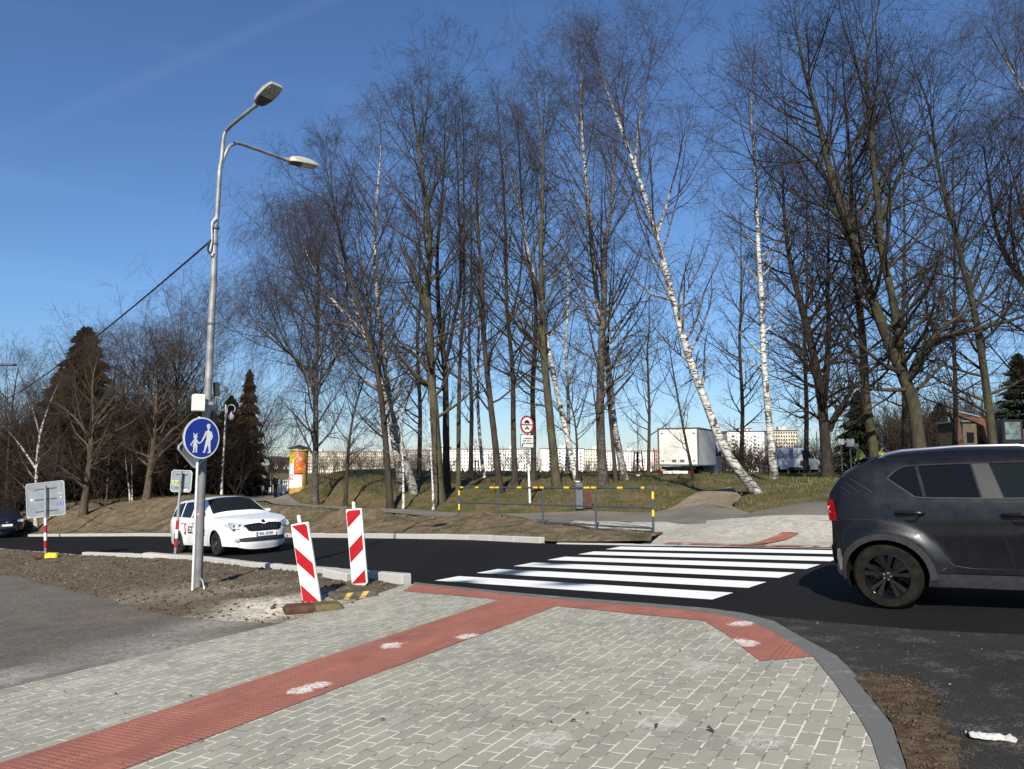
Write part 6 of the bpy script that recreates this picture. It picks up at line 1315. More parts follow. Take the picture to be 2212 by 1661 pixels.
# ---- bridge railings
def brail(label, pts, h):
    b = ground(*pts[0]); t = thing('bridge_railing', label, 'railing', b); W_ = [ground(*p) for p in pts]
    for p in W_:
        q = Vector(p - b); MB().lathe([(.10, 0), (.10, .12), (.065, .2), (.06, h*.55), (.08, h*.6), (.06, h*.65), (.055, h-.05), (.09, h), (.09, h+.06), (.001, h+.12)], q, 'z', 10).build('post', M_WHT, t, True)
    for zz in (.35, .72, h-.02): MB().tube([Vector(p - b) + Vector((0, 0, zz)) for p in W_], .03 if zz < 1 else .04, 6).build('rail', mat('thin grey rail', (.45,.46,.46), .4, .3), t, True)
brail('white posted bridge railing left of the two walkers', [(485,1070,57.5),(500.6,1070,60),(515,1069,62.5),(528,1068,65),(540,1067,68),(550,1066,71),(560,1065,74.5),(569,1064,78),(577,1063,82),(584,1062,86)], 1.08)
brail('white posted bridge railing right of the two walkers', [(602,1066,58),(607,1064,63),(612,1063,68),(616.5,1062,73),(620.5,1061,78),(624,1060,83)], 1.15)
bd = [(-22.3,57.5),(-17.2,55),(-25.5,92),(-32,92)]
drape('bridge_deck', bd, M_PATH, .04, 2.0, fn=hlump)
# stone turret with green dome at the bridge, slim pole next to it
g = ground(570, 1050, 92); tw = thing('bridge_turret', 'small round stone turret with a pale green dome behind the walkers', 'turret', g)
def m_ash():
    m, t, p = nodes_of('sandstone blocks'); b = t.nodes.new('ShaderNodeTexBrick'); t.links.new(objc(t), b.inputs['Vector']); b.inputs['Scale'].default_value = 2.2; b.inputs['Color1'].default_value = (.27,.21,.14,1); b.inputs['Color2'].default_value = (.18,.15,.11,1); b.inputs['Mortar'].default_value = (.1,.09,.07,1)
    t.links.new(b.outputs['Color'], p.inputs['Base Color']); p.inputs['Roughness'].default_value = .9; return m
k92 = 92/FPX; MB().lathe([(11.5*k92, -.3), (11.3*k92, 2.35), (11.8*k92, 2.4), (11.8*k92, 2.55)], (0, 0, 0), 'z', 20).build('drum', m_ash(), tw, True, 30)
MB().lathe([(12.2*k92, 2.55), (11.6*k92, 2.75), (9.5*k92, 3.0), (6*k92, 3.18), (1.5*k92, 3.28), (.01, 3.3)], (0, 0, 0), 'z', 20).build('dome', mat('pale copper green', (.35,.45,.38), .6, var=.15), tw, True)
g = ground(586, 1062, 70); o = MB().tube([(0, 0, 0), (0, 0, 2.6)], .05, 8).build('marker_post', M_GALV, None, True); o.location = g; tag(o, 'slim grey post standing between the two walkers by the bridge', 'post')
# ---- advertising column
g = ground(643.6, 1055, 42.5); ac = thing('advertising_column', 'round advertising column with orange and white posters and dark pointed roof', 'advertising column', g)
Rk = 18.9/FPX*42.5; z_ = lambda v: float(at(643, v, 42.5)[2] - g[2])
MB().lathe([(Rk, -.3), (Rk, z_(975))], (0, 0, 0), 'z', 36).build('drum', mat('ochre drum', (.42,.25,.05), .7, var=.25, scale=3), ac, True, 30)
MB().lathe([(Rk, z_(975)), (Rk+.06, z_(974)), (Rk+.06, z_(969.5)), (Rk, z_(969))], (0, 0, 0), 'z', 36).build('collar', mat('cream collar', (.55,.42,.22), .7, var=.2), ac, True, 30)
MB().lathe([(Rk+.02, z_(969.5)), (Rk+.15, z_(969.5)), (Rk+.15, z_(967.5)), (.02, z_(960.5))], (0, 0, 0), 'z', 6).build('roof', mat('dark roof sheet', (.03,.03,.032), .5), ac)
def poster(x0, x1, y0, y1, m, k=0, nm='poster'):
    a0, a1 = [math.asin(max(-1, min(1, (x-1256)/144))) for x in (x0, x1)]; v0, v1 = 914.4+y0*.1311, 914.4+y1*.1311; rr = Rk + .008 + .004*k; V = []; n = 8; az0 = math.atan2(-g[1], -g[0])
    for a in np.linspace(a0, a1, n): V += [(rr*math.cos(az0+a), rr*math.sin(az0+a), z_(v0)), (rr*math.cos(az0+a), rr*math.sin(az0+a), z_(v1))]
    return MB().add(V, [(2*i, 2*i+1, 2*i+3, 2*i+2) for i in range(n-1)]).build(nm, m, ac, True)
def pm(name, c, c2=None, sc_=7):
    m, t, p = nodes_of(name); t.links.new(mixc(t, ramp(t, noise(t, sc_, 2, .5, objc(t)), [(.52, 0.), (.56, 1.)]), c, c2 or c), p.inputs['Base Color']); p.inputs['Roughness'].default_value = .6; return m
poster(1180,1315,842,1050, pm('white poster', (.75,.75,.73), (.62,.64,.68), 3)); poster(1185,1318,650,838, pm('orange poster', (.75,.10,.008), (.80,.35,.05), 5), 1); poster(1188,1302,468,650, pm('pink and red poster', (.62,.16,.10), (.75,.42,.28), 5)); poster(1113,1184,470,652, pm('yellow poster', (.75,.58,.03), (.35,.32,.04), 6))
poster(1113,1181,654,840, pm('pale blue poster', (.62,.70,.72), (.72,.74,.72), 4)); poster(1113,1180,846,925, pm('red lettered poster', (.65,.60,.58), (.50,.03,.04), 12), 1); poster(1113,1179,928,1064, pm('newsprint poster', (.70,.70,.68), (.45,.46,.48), 9)); poster(1322,1372,640,785, pm('orange dotted poster', (.62,.12,.02), (.75,.40,.22), 9)); poster(1186,1318,812,838, pm('dark red strip', (.25,.02,.01)), 2)
poster(1306,1385,470,636, pm('amber poster', (.60,.30,.03), (.35,.12,.02), 5))
# ---- small cabinets beside the column tree
for (u, v, Y, w_, h_, lab, red) in ((668, 1051, 44, .22, .50, 'small white cabinet with a black hatch between column and birch', 0), (698, 1051, 44, .56, .46, 'low white box with red left edge right of the dark birch stem', 1)):
    g = ground(u, v, Y); t = thing('utility_box', lab, 'box', g); MB().box((0, 0, h_/2+.05), (w_, .3, h_), None, .02).build('case', M_WHT, t)
    if red: MB().box((-w_/2-.03, 0, h_/2+.10), (.08, .28, h_*.9), None, .02).build('red_end', M_RED, t); MB().box((0, -.152, h_*.5), (w_*.8, .01, .03)).build('groove', M_DGREY, t)
    else: MB().box((0, -.152, h_*.45), (w_*.5, .01, h_*.45)).build('hatch', M_INK, t)
# ---- staked young trees
for (u, v, Y, hgt, lab, sd) in ((1378, 1034, 38, 1.25, 'young thin tree held by dark wooden stakes left of the truck', 3), (1026, 1037, 44, .95, 'young tree stakes seen between the birch and the narrow tree', 5)):
    g = ground(u, v, Y); t = tree(lab, [[(u, v), (u-1, v-60), (u-2, v-(140 if sd == 3 else 80))]], Y, .03, 'brown', .55, 'young staked trees', .35, 14, .7, sd, name='young_tree'); l0 = t.location
    for dx, dy in ((-.22, -.1), (.22, -.1), (0, .22)):
        p = g - np.array(l0); MB().tube([(p[0]+dx*1.25, p[1]+dy*1.25, -.1), (p[0]+dx*.8, p[1]+dy*.8, hgt)], .035, 8).build('stake', mat('dark wooden stake', (.055,.035,.022), .85, var=.3), t, True)
    for zz in (hgt-.06, hgt-.45): MB().box((0, -.09, zz), (.42, .03, .05)).build('cross_slat', MATS['dark wooden stake'], t)
    if sd == 3: tag(MB().box((g[0]-.05, g[1]-.25, g[2]+.07), (.2, .12, .14), None, .04).build('bag', M_WHT, None), 'small white bag lying at the foot of the staked tree', 'bag')
# ---- litter on the road, leaves on the pavement
g = G(2138, 1600); rl_ = np.random.RandomState(3); nn = 15
X, Yg = np.meshgrid(np.linspace(-1, 1, nn), np.linspace(-1, 1, 9)); Z = np.abs(rl_.normal(0, 1, X.shape))*.018 + .008; Z = (Z + np.roll(Z, 1, 0) + np.roll(Z, -1, 0) + np.roll(Z, 1, 1) + np.roll(Z, -1, 1))/5; Z[0] = Z[-1] = .002
XX = (X + rl_.normal(0, .05, X.shape))*.085; YY = (Yg + rl_.normal(0, .12, X.shape))*.022*(1.3 - .6*np.sin(X*3.3)) - XX*.45
I = (np.arange(8)[:, None]*nn + np.arange(nn-1)[None]).ravel(); o = link('crumpled_paper', mesh_np('crumpled_paper', np.column_stack([XX.ravel(), YY.ravel(), Z.ravel()]), np.column_stack([I, I+1, I+nn+1, I+nn])), mat('white tissue', (.40,.39,.37), .9, var=.3, scale=60), None); o.location = (g[0], g[1], float(plane(g[0], g[1]))+.012); tag(o, 'crumpled white tissue lying on the asphalt at the lower right', 'litter')
lv = MB().add([(0,0,.002),(.012,.007,.012),(.03,.009,.016),(.048,0,.004),(.03,-.010,.014),(.012,-.008,.009),(.028,0,.022)], [(0,1,6),(1,2,6),(2,3,6),(3,4,6),(4,5,6),(5,0,6)]).build('dead_leaf', mat('dead brown leaf', (.05,.035,.02), .8, var=.3), None); tag(lv, 'small dead brown leaf lying on the grey pavers', 'leaf', 'dead leaves on the pavers')
LV = [(1230,1563,1.0),(1542,1588,1.5),(1421,1572,1.2),(1263,1546,.7),(1193,1567,.7),(441,1603,1.0),(405,1508,.8),(250,1505,.9),(660,1365,.7),(820,1560,.8),(1385,1547,.6),(1470,1409,.8),(700,1490,.6)]
for i, (u, v, s) in enumerate(LV):
    o = lv if i == 0 else lv.copy()
    if i: COL.objects.link(o)
    g = G(u, v); o.location = (g[0], g[1], float(plane(g[0], g[1]))+.010); o.rotation_euler = (0, 0, i*2.1); o.scale = (s*.9, s*.9, s)
lv['label'] = 'small dead brown leaf lying on the grey pavers'
# ================================================================= BACKGROUND VEHICLES
def frame_on(t, x, y, dirv):
    z = h1(x, y); d = math.atan2(dirv[1], dirv[0]); t.location = (x, y, z); t.rotation_euler = (0, 0, d); return t
M_BOXW = mat('white box body', (.66,.66,.60), .5, var=.12, scale=1.5, coat=.2); M_BOXSHADE = mat('box white with side shade', (.52,.52,.51), .5, var=.12, scale=1.5)  # box side darkened in its colour where the sun only grazes it
tk = thing('box_truck', 'white box truck parked behind the birches with its rear doors toward the road', 'truck')
# origin at the middle of the rear edge, x forward
xr_, yr_ = (10.02+8.08)/2, 41.5; frame_on(tk, xr_, yr_, (.46, .89)); zb = at(1465, 1006, 41.5)[2] - tk.location.z; zt = at(1465, 924, 41.5)[2] - tk.location.z; tk.location.z = min(tk.location.z, float(at(1465, 1036, 41.5)[2])); zb = at(1465, 1006, 41.5)[2] - tk.location.z; zt = at(1465, 924, 41.5)[2] - tk.location.z
W2 = 1.09; LB = 4.2; MB().box((LB/2, 0, (zb+zt)/2), (LB, W2*2, zt-zb), None, .03).build('box_body', M_BOXSHADE, tk)
for s in (-1, 1): MB().box((-.02, s*W2*.485, (zb+zt)/2), (.04, W2*.93, zt-zb-.14), None, .01).build('rear_door', M_BOXW, tk)
for nm, c, d in (('frame_top', (-.03, 0, zt-.03), (.10, W2*2+.05, .07)), ('frame_bottom', (-.03, 0, zb+.02), (.10, W2*2+.05, .06)), ('frame_post', (-.03, -W2, (zb+zt)/2), (.10, .07, zt-zb)), ('frame_post', (-.03, W2, (zb+zt)/2), (.10, .07, zt-zb)), ('frame_edge', (LB/2, -W2, zt-.02), (LB, .06, .06)), ('frame_edge', (LB/2, -W2, zb+.02), (LB, .05, .07)), ('front_post', (LB, -W2, (zb+zt)/2), (.06, .06, zt-zb))):
    MB().box(c, d, None, .01).build(nm, M_DGREY, tk)
for y_, z0 in ((-.22, zb+.27), (.22, zb+.27), (-.85, zb+.27), (.85, zb+.27), (-.88, zt-.3), (.88, zt-.3)): MB().box((-.055, y_, z0), (.03, .24 if abs(y_) < .5 else .14, .14 if abs(y_) < .5 else .05), None, .005).build('door_latch', M_DGREY, tk)
MB().box((.02, 0, zb-.12), (.2, W2*1.7, .16)).build('chassis_beam', M_DARK, tk); MB().box((1.9, 0, zb-.14), (3.8, .9, .22)).build('chassis', M_DARK, tk)
MB().box((-.03, .05, zb-.36), (.06, 1.75, .17), None, .01).build('light_bar', M_WHT, tk); MB().box((-.06, .05, zb-.55), (.08, 1.6, .22), None, .02).build('under_run_bar', M_DARK, tk)
for y_ in (-.68, .95): MB().box((-.07, y_, zb-.36), (.03, .34 if y_ < 0 else .2, .17), None, .01).build('tail_light', M_REDL, tk)
o = plate(tk, 'number_plate', '', (-.075, .1, zb-.36), math.pi, .52, .12)
for x_, y_ in ((.95, -.78), (.95, .78), (4.7, -.82), (4.7, .82)):
    w_ = wheel(tk, x_, y_, -1 if y_ < 0 else 1, .33, .24, .19, M_STEEL, 6, MATS['black tyre'])
cb = MB(); prof = [(LB+.08,.45),(LB+.08,1.95),(LB+.35,2.15),(LB+.95,2.10),(LB+1.55,1.40),(LB+2.05,1.22),(LB+2.22,.95),(LB+2.25,.45)]
cb.prism([(a, b-.1) for a, b in prof], -.95, .95, 'xz'); cb.build('cab', mat('silver white cab', (.45,.46,.47), .4, var=.1, coat=.5), tk, False)
for s in (-1, 1): MB().prism([(LB+.25,1.30),(LB+.25,1.82),(LB+.85,1.85),(LB+1.30,1.32)], s*.955-.006, s*.955+.006, 'xz').build('cab_window', M_GLASS, tk)
MB().box((LB+1.24, 0, 1.66), (.02, 1.7, .75), Matrix.Rotation(R(-42), 3, 'Y')).build('windscreen', M_GLASS2, tk); MB().box((LB+1.2, -1.08, 1.45), (.08, .18, .3), None, .03).build('door_mirror', M_INK, tk)
# pickup with a hard top
pk = thing('pickup_truck', 'white pickup truck with a hard top parked right of the tall thin birch', 'pickup'); S4 = None
TP_ = [(-.02,.50),(-.06,.62),(-.05,1.08),(.0,1.12),(.10,1.80),(.2,1.86),(1.55,1.88),(1.62,1.84),(1.75,1.86),(2.6,1.84),(2.85,1.78),(3.55,1.22),(3.7,1.16),(4.6,1.06),(4.95,.92),(5.1,.62),(5.05,.40)]
S4 = Car(TP_, [(.2,.88),(.5,.93),(.9,.95),(1.08,.94),(1.15,.90),(1.5,.82),(1.8,.72),(1.88,.62)], 1.25, 4.32, .43, .03, .18, .48, .38, .03, .10, .02, .09)
wa = [(.18,1.22),(.22,1.72),(1.48,1.74),(1.52,1.22)]; wb = [(1.84,1.22),(1.86,1.72),(2.5,1.72),(2.52,1.22)]; wc_ = [(2.6,1.22),(2.6,1.72),(2.82,1.68),(3.42,1.22)]
S4.body('body', WHP, pk, [wa, wb, wc_])
for w_ in (wa, wb, wc_): S4.side('window', w_, M_GLASS, pk, -.006, step=.15)
S4.over('windscreen', lambda p: 2.85 < p[0] < 3.58, lambda p: p[1] > 1.2, -.9, .9, M_GLASS2, pk, .006); S4.over('rear_window', lambda p: p[0] < .15, lambda p: 1.2 < p[1] < 1.75, -.8, .8, mat('dusty grey glass', (.42,.42,.40), .5, var=.2), pk, .004)
for g_ in (-1, 1): S4.side('tail_light', [(-.08,1.06),(.10,1.06),(.10,.74),(-.08,.74)], M_REDL, pk, .008, (g_,), .06); MB().box((-.07, g_*.84, .90), (.04, .16, .32), None, .01).build('tail_light', M_REDL, pk)
MB().box((-.10, 0, .55), (.14, 1.75, .20), None, .04).build('rear_bumper', M_BLKP, pk); MB().box((-.075, 0, .98), (.03, .22, .08), None, .01).build('tailgate_handle', M_INK, pk); plate(pk, 'number_plate', '', (-.175, .25, .58), math.pi)
for x_ in (1.25, 4.32):
    for g_ in (-1, 1): wheel(pk, x_, g_*.82, g_, .38, .24, .23, M_STEEL, 6, MATS['black tyre'])
pq = at(1703, 1031, 49); frame_on(pk, pq[0], pq[1], (.56, .83)); pk.location.z = float(pq[2])
# excavator
ex = thing('excavator', 'brown excavator with bent boom and dark cab standing behind the grey car', 'excavator'); ez = 46.0; eb = ground(2150, 1030, ez); ex.location = eb; E3 = lambda u, v, dy=0: Vector(at(u, v, ez+dy)) - eb if False else Vector(at(u, v, ez+dy) - eb)
M_EXB = mat('rusty brown digger paint', (.095,.040,.022), .6, var=.35, scale=4); 
def beam(pts, hs_, wd, m, nm, par):
    mb = MB(); V = []; n = len(pts)
    for i, p in enumerate(pts):
        a = pts[max(0, i-1)]; b = pts[min(n-1, i+1)]; d = (b-a).normalized(); up = Vector((-d.z, 0, d.x)).normalized(); 
        for sy, su in ((-1,-1),(1,-1),(1,1),(-1,1)): V.append(p + up*su*hs_[i] + Vector((0, sy*wd, 0)))
    Fs = [(i*4+k, i*4+(k+1) % 4, i*4+4+(k+1) % 4, i*4+4+k) for i in range(n-1) for k in range(4)] + [(0,1,2,3), tuple(range(4*n-4, 4*n))]
    return mb.add(V, Fs).build(nm, m, par)
beam([E3(2140,962), E3(2128,915), E3(2100,903), E3(2060,892)], [.22,.26,.20,.10], .16, M_EXB, 'boom', ex); beam([E3(2052,888), E3(2062,905), E3(2073,960), E3(2078,990)], [.10,.20,.15,.08], .13, M_EXB, 'dipper_arm', ex)
MB().tube([E3(2115,900,-.2), E3(2085,893,-.2), E3(2064,888,-.2)], .05, 8).build('hydraulic_ram', M_STEEL, ex, True)
beam([E3(2076,985), E3(2060,1000), E3(2066,1022), E3(2086,1020)], [.10,.25,.30,.10], .4, mat('bucket steel', (.06,.05,.045), .6), 'bucket', ex)
c = E3(2173, 933); MB().box((c.x, .0, c.z-.05), (1.25, 1.2, 1.55), None, .06).build('cab', mat('black cab frame', (.012,.012,.012), .4), ex); MB().box((c.x, -.61, c.z+.05), (.92, .02, 1.05), None, .02).build('cab_window', mat('greenish cab glass', (.10,.14,.14), .08, var=.5, scale=2.5), ex)
MB().box((c.x+1.6, .3, c.z-.35), (2.0, 2.0, 1.0), None, .1).build('engine_cover', M_EXB, ex); MB().box((c.x+.8, 0, .85), (3.2, 2.1, .35), None, .05).build('turntable', M_DARK, ex)
for s in (-1, 1):
    mb = MB(); mb.prism([(c.x-.9+x, z) for x, z in [(.1,0),(3.2,0),(3.5,.3),(3.4,.65),(3.1,.75),(.2,.75),(-.1,.6),(-.2,.3)]], s*1.0-.22, s*1.0+.22, 'xz'); mb.build('track', mat('track rubber', (.03,.028,.025), .9), ex)
# notice boards, poles, low white shed behind the park
for (u0, u1, v0, v1, Y, lab) in ((1809.5,1823,948,960,48,'smaller of two pale notice boards beside the dark conifer'),(1826.6,1845,948,964.4,48,'larger of two pale notice boards beside the dark conifer')):
    g = ground((u0+u1)/2, 1030, Y); t = thing('notice_board', lab, 'board', g); a = at(u0, v0, Y)-g; b = at(u1, v1, Y)-g
    MB().box(((a[0]+b[0])/2, 0, (a[2]+b[2])/2), (b[0]-a[0], .04, a[2]-b[2]), None, .006).build('board', pm('pale board face '+lab[:7], (.55,.57,.57), (.40,.42,.43), 2), t); MB().box(((a[0]+b[0])/2, .04, b[2]/2), (.08, .05, abs(b[2])), None, .005).build('post', M_DGREY, t)
for (u, v0, Y, r, lab) in ((1767,932,52,.05,'thin dark post between the pickup and the forked black tree'),(1907,934,50,.05,'thin grey post right of the mossy burred tree'),(2056,902,56,.07,'pair pole carrying lamps in front of the low white shed'),(2064,905,56,.07,'second pole close right of the pair pole by the shed')):
    g = ground(u, 1030, Y); tp_ = at(u, v0, Y)[2]-g[2]; o = MB().tube([(0, 0, -.1), (0, 0, tp_)], [r, r*.8], 8).build('pole', M_GPNT if r > .05 else M_DGREY, None, True); o.location = g; tag(o, lab, 'pole')
def shed(label, u0, u1, vt, vb, Y, dep, m, name='shed', wins=0):
    a = at(u0, vt, Y); b = at(u1, vb, Y); g = np.array([(a[0]+b[0])/2, Y, b[2]]); t = thing(name, label, 'building', g); w_ = b[0]-a[0]; h_ = a[2]-b[2]
    MB().box((0, dep/2, h_/2-1.0), (w_, dep, h_+2.0)).build('wall', m, t); MB().box((0, dep/2, h_+.06), (w_+.3, dep+.3, .14), None, .02).build('roof', M_DGREY, t)
    for k in range(wins): MB().box((-w_/2+w_*(k+.5)/wins, -.02, h_*.55), (w_/wins*.5, .06, h_*.3)).build('window', M_GLASS, t)
    return t
shed('low white shed seen under the branches right of the big mossy trunk', 2010, 2068, 944, 962, 95, 6, M_WHT, 'shed', 3)
shed('low brown hut behind the excavator boom', 2078, 2112, 912, 985, 52, 3, mat('drab olive boards', (.10,.085,.055), .85, var=.3), 'hut', 1)
# ================================================================= PEOPLE
M_SKIN = mat('skin', (.55,.34,.25), .55, var=.06)
def person(label, base, face, coat, trouser, hair, pose='walk', H=1.76, hi=False, seed=0):
    """one skinned body; clothes are separate shells over it"""
    t = thing('person', label, 'person', base, face)
    k = H/1.76; bend = .32 if pose == 'bend' else .04; st = .20 if pose == 'walk' else .06
    V = [(0,0,.93),(.015,0,1.08),(.02+bend*.25,0,1.25),(.03+bend*.5,0,1.42),(.05+bend*.62,0,1.50),(.06+bend*.75,0,1.58)]
    E_ = [(0,1),(1,2),(2,3),(3,4),(4,5)]; Rr = [(.155,.12),(.15,.11),(.165,.12),(.15,.10),(.058,.058),(.055,.055)]
    for s in (-1, 1):
        n = len(V); f = st*s; V += [(0,s*.09,.88),(f*.55+.04,s*.095,.48),(f-.02 if f < 0 else f*.9,s*.095,.09),(f+.13,s*.10,.045)]; E_ += [(0,n),(n,n+1),(n+1,n+2),(n+2,n+3)]; Rr += [(.095,.095),(.065,.065),(.045,.045),(.038,.034)]
        n = len(V); a = -f*.9; sh = (.03+bend*.48, s*.17, 1.42); V += [sh, (sh[0]+a*.4-.02, s*.235, 1.15), (sh[0]+a*.9+.08, s*.22, .92), (sh[0]+a+.12, s*.215, .84)]; E_ += [(3,n),(n,n+1),(n+1,n+2),(n+2,n+3)]; Rr += [(.06,.06),(.046,.046),(.034,.034),(.028,.022)]
    def skinned(nm, keep, grow, m):
        me = bpy.data.meshes.new(nm); idx = {j: i for i, j in enumerate(keep)}
        me.from_pydata([tuple(c*k for c in V[j]) for j in keep], [(idx[a], idx[b]) for a, b in E_ if a in idx and b in idx], []); o = bpy.data.objects.new('tmp', me); COL.objects.link(o)
        sm = o.modifiers.new('s', 'SKIN'); sm.use_smooth_shade = True
        for j, i in idx.items(): me.skin_vertices[0].data[i].radius = (Rr[j][0]*k+grow, Rr[j][1]*k+grow)
        me.skin_vertices[0].data[0].use_root = True; ss = o.modifiers.new('u', 'SUBSURF'); ss.levels = 2; ss.render_levels = 2
        me2 = bpy.data.meshes.new_from_object(o.evaluated_get(bpy.context.evaluated_depsgraph_get())); bpy.data.objects.remove(o); me2.materials.clear(); me2.name = nm; return link(nm, me2, m, t, True)
    skinned('body', list(range(len(V))), 0, M_SKIN)
    legs = [0] + list(range(6, 9)) + list(range(14, 17)); arms = [1, 2, 3] + list(range(10, 13)) + list(range(18, 21))
    skinned('trousers', legs, .016, trouser); skinned('jacket', [0] + arms, .026, coat)
    for s, j in ((-1, 9), (1, 17)):
        p = V[j]; q0 = V[j-1]; MB().box(((p[0]+q0[0])/2*k, p[1]*k, .05*k), (.26*k, .10*k, .09*k), None, .03).build('shoe', M_INK, t)
    hc = (V[5][0]+.02, 0, V[5][2]+.085)
    hb = MB().lathe([(.001,.125),(.045,.115),(.075,.08),(.086,.03),(.083,-.02),(.07,-.07),(.045,-.105),(.001,-.115)], (0,0,0), 'z', 18); hb.v = [(v[0]*1.12+hc[0], v[1]*.92, v[2]+hc[2]) for v in hb.v]; hb.v = [tuple(c*k for c in v) for v in hb.v]; hb.build('head', M_SKIN, t, True)
    MB().box(((hc[0]+.105)*k, 0, (hc[2]-.005)*k), (.03, .025, .04), None, .008).build('nose', M_SKIN, t)
    for s in (-1, 1): MB().box((hc[0]*k, s*.083*k, hc[2]*k), (.04, .018, .055), None, .008).build('ear', M_SKIN, t); MB().lathe([(.001,.006),(.010,.003),(.012,0)], ((hc[0]+.088)*k, s*.032*k, (hc[2]+.018)*k), 'x', 8).build('eye', M_INK, t)
    MB().box(((hc[0]+.088)*k, 0, (hc[2]-.055)*k), (.012, .045, .010), None, .003).build('mouth', mat('lips', (.35,.12,.10), .5), t)
    hr = MB().lathe([(.001,.14),(.055,.128),(.088,.09),(.098,.03),(.092,-.03),(.07,-.06)], (0,0,0), 'z', 18); hr.v = [((v[0]*1.1-.02+hc[0])*k, v[1]*.96*k, (v[2]+hc[2]+ (.02 if v[0] > .03 else 0))*k) for v in hr.v]; hr.build('hair', hair, t, True)
    for s, j in ((-1, 13), (1, 21)):
        p = Vector(V[j]); d = Vector((.25, 0, -1)).normalized()
        for i in range(4): o_ = (i-1.5)*.018; MB().tube([(p + Vector((o_, 0, -.01)))*k, (p + Vector((o_+.01, -s*.004, -.045)))*k, (p + Vector((o_+.016, -s*.014, -.075+abs(i-1.5)*.006)))*k], [.009*k,.008*k,.006*k], 6).build('finger', M_SKIN, t, True)
        MB().tube([(p + Vector((.028, -s*.005, .02)))*k, (p + Vector((.05, -s*.012, -.005)))*k, (p + Vector((.052, -s*.016, -.03)))*k], [.011*k,.010*k,.007*k], 6).build('thumb', M_SKIN, t, True)
    if hi:
        for zz in (1.08, 1.2):
            MB().lathe([(.185, -.02), (.19, 0), (.185, .02)], ((.02+bend*.2)*k, 0, zz*k), 'z', 18).build('reflective_band', mat('silver band', (.5,.5,.48), .3, .4), t, True)
    return t
M_COAT = mat('black coat', (.010,.010,.011), .8); M_TRS = mat('dark trousers', (.012,.013,.016), .85); M_HIV = mat('fluorescent yellow jacket', (.62,.80,.03), .7, var=.15, scale=9); M_HAIR = mat('dark hair', (.02,.015,.012), .7); M_HAIRG = mat('grey hair', (.28,.26,.24), .7); M_HLM = mat('dark cap', (.02,.022,.03), .6); M_NAVYT = mat('navy work trousers', (.012,.016,.03), .85)
def pg(u, v, Y): p = at(u, v, Y); return (p[0], p[1], h1(p[0], p[1]))
gA = ground(575, 1067, 66); person('walker in a long black coat, left one of the pair on the path', gA, R(100), M_COAT, M_TRS, M_HAIRG, 'walk', 1.68)
gB = ground(595, 1066, 67); person('walker in dark hooded jacket, right one of the pair on the path', gB, R(-80), mat('charcoal jacket', (.016,.018,.022), .8), M_TRS, M_HAIR, 'walk', 1.76)
gC = at(1866, 1034, 38); person('worker in a fluorescent yellow jacket bending, left of the burred mossy stem', (gC[0], gC[1], float(at(1866, 966, 38)[2])-1.60), R(170), M_HIV, M_NAVYT, M_HAIRG, 'bend', 1.74, True)
gD = at(1903, 1034, 38.5); person('second worker in yellow jacket and dark cap, mostly hidden behind the grey car', (gD[0], gD[1], float(at(1903, 964, 38.5)[2])-1.76), R(-60), M_HIV, M_NAVYT, M_HLM, 'stand', 1.76, True)
# ================================================================= BLOCKS OF FLATS
M_BWIN = glassmat('far window', (.05,.06,.075), .15)
def block(label, u0, u1, vt, vb, Y, dep, wallc, nc, nr, accents=(), rot=0, wsz=(.52, .5), loggia=None, group='blocks of flats on the horizon'):
    a = at(u0, vt, Y); b = at(u1, vb, Y); w_ = b[0]-a[0]; h_ = a[2]-b[2]; g = np.array([(a[0]+b[0])/2, Y, b[2]]); t = thing('apartment_block', label, 'building', g, 0, group)
    MB().box((0, dep/2, h_/2-4), (w_, dep, h_+8)).build('wall', wallc, t)
    MB().box((0, dep/2, h_+.35), (w_+.6, dep+.6, .7)).build('roof', mat('roof felt', (.12,.12,.125), .9), t)
    for k in range(max(1, int(w_/22))): MB().box((-w_/2+w_*(k+.5)/max(1, int(w_/22)), dep/2, h_+1.6), (4, 4, 2.4)).build('lift_house', wallc, t)
    cw = w_/nc; ch = h_/nr; wm = MB().box((0, 0, 0), (cw*wsz[0], .24, ch*wsz[1])); proto = wm.build('window', M_BWIN, t); cells = [(i, j) for j in range(nr-1, -1, -1) for i in range(nc)]; first = True; rest = MB()
    for n_, (i, j) in enumerate(cells):
        p = (-w_/2+(i+.5)*cw, -.05, (j+.52)*ch)
        if n_ < 96:
            o = proto if n_ == 0 else proto.copy()
            if n_: COL.objects.link(o)
            o.parent = t; o.location = p
        else: rest.box(p, (cw*wsz[0], .24, ch*wsz[1]))
    if rest.v: tag(rest.build('windows', M_BWIN, t), kind='stuff')
    for (x0, x1, m, nm) in accents: MB().box((-w_/2+w_*(x0+x1)/2, -.25, h_/2), (w_*(x1-x0), .6, h_)).build(nm, m, t)
    if loggia:
        for i in range(loggia[0], nc, loggia[1]):
            for j in range(nr): MB().box((-w_/2+(i+.5)*cw, -.75, (j+.22)*ch), (cw*.9, 1.3, ch*.36)).build('balcony', loggia[2], t)
    return t
C1 = mat('cream panel wall', (.62,.57,.42), .8, var=.06, scale=.05); C2 = mat('white panel wall', (.80,.79,.74), .8, var=.04, scale=.05); C3 = mat('pinkish panel wall', (.76,.69,.66), .8, var=.05, scale=.05); C4 = mat('pale yellow wall', (.74,.68,.50), .8, var=.05); C5 = mat('brick red wall', (.50,.30,.22), .8, var=.05); C6 = mat('grey strip', (.22,.21,.2), .8); C7 = mat('greyish beige wall', (.42,.38,.33), .8, var=.06)
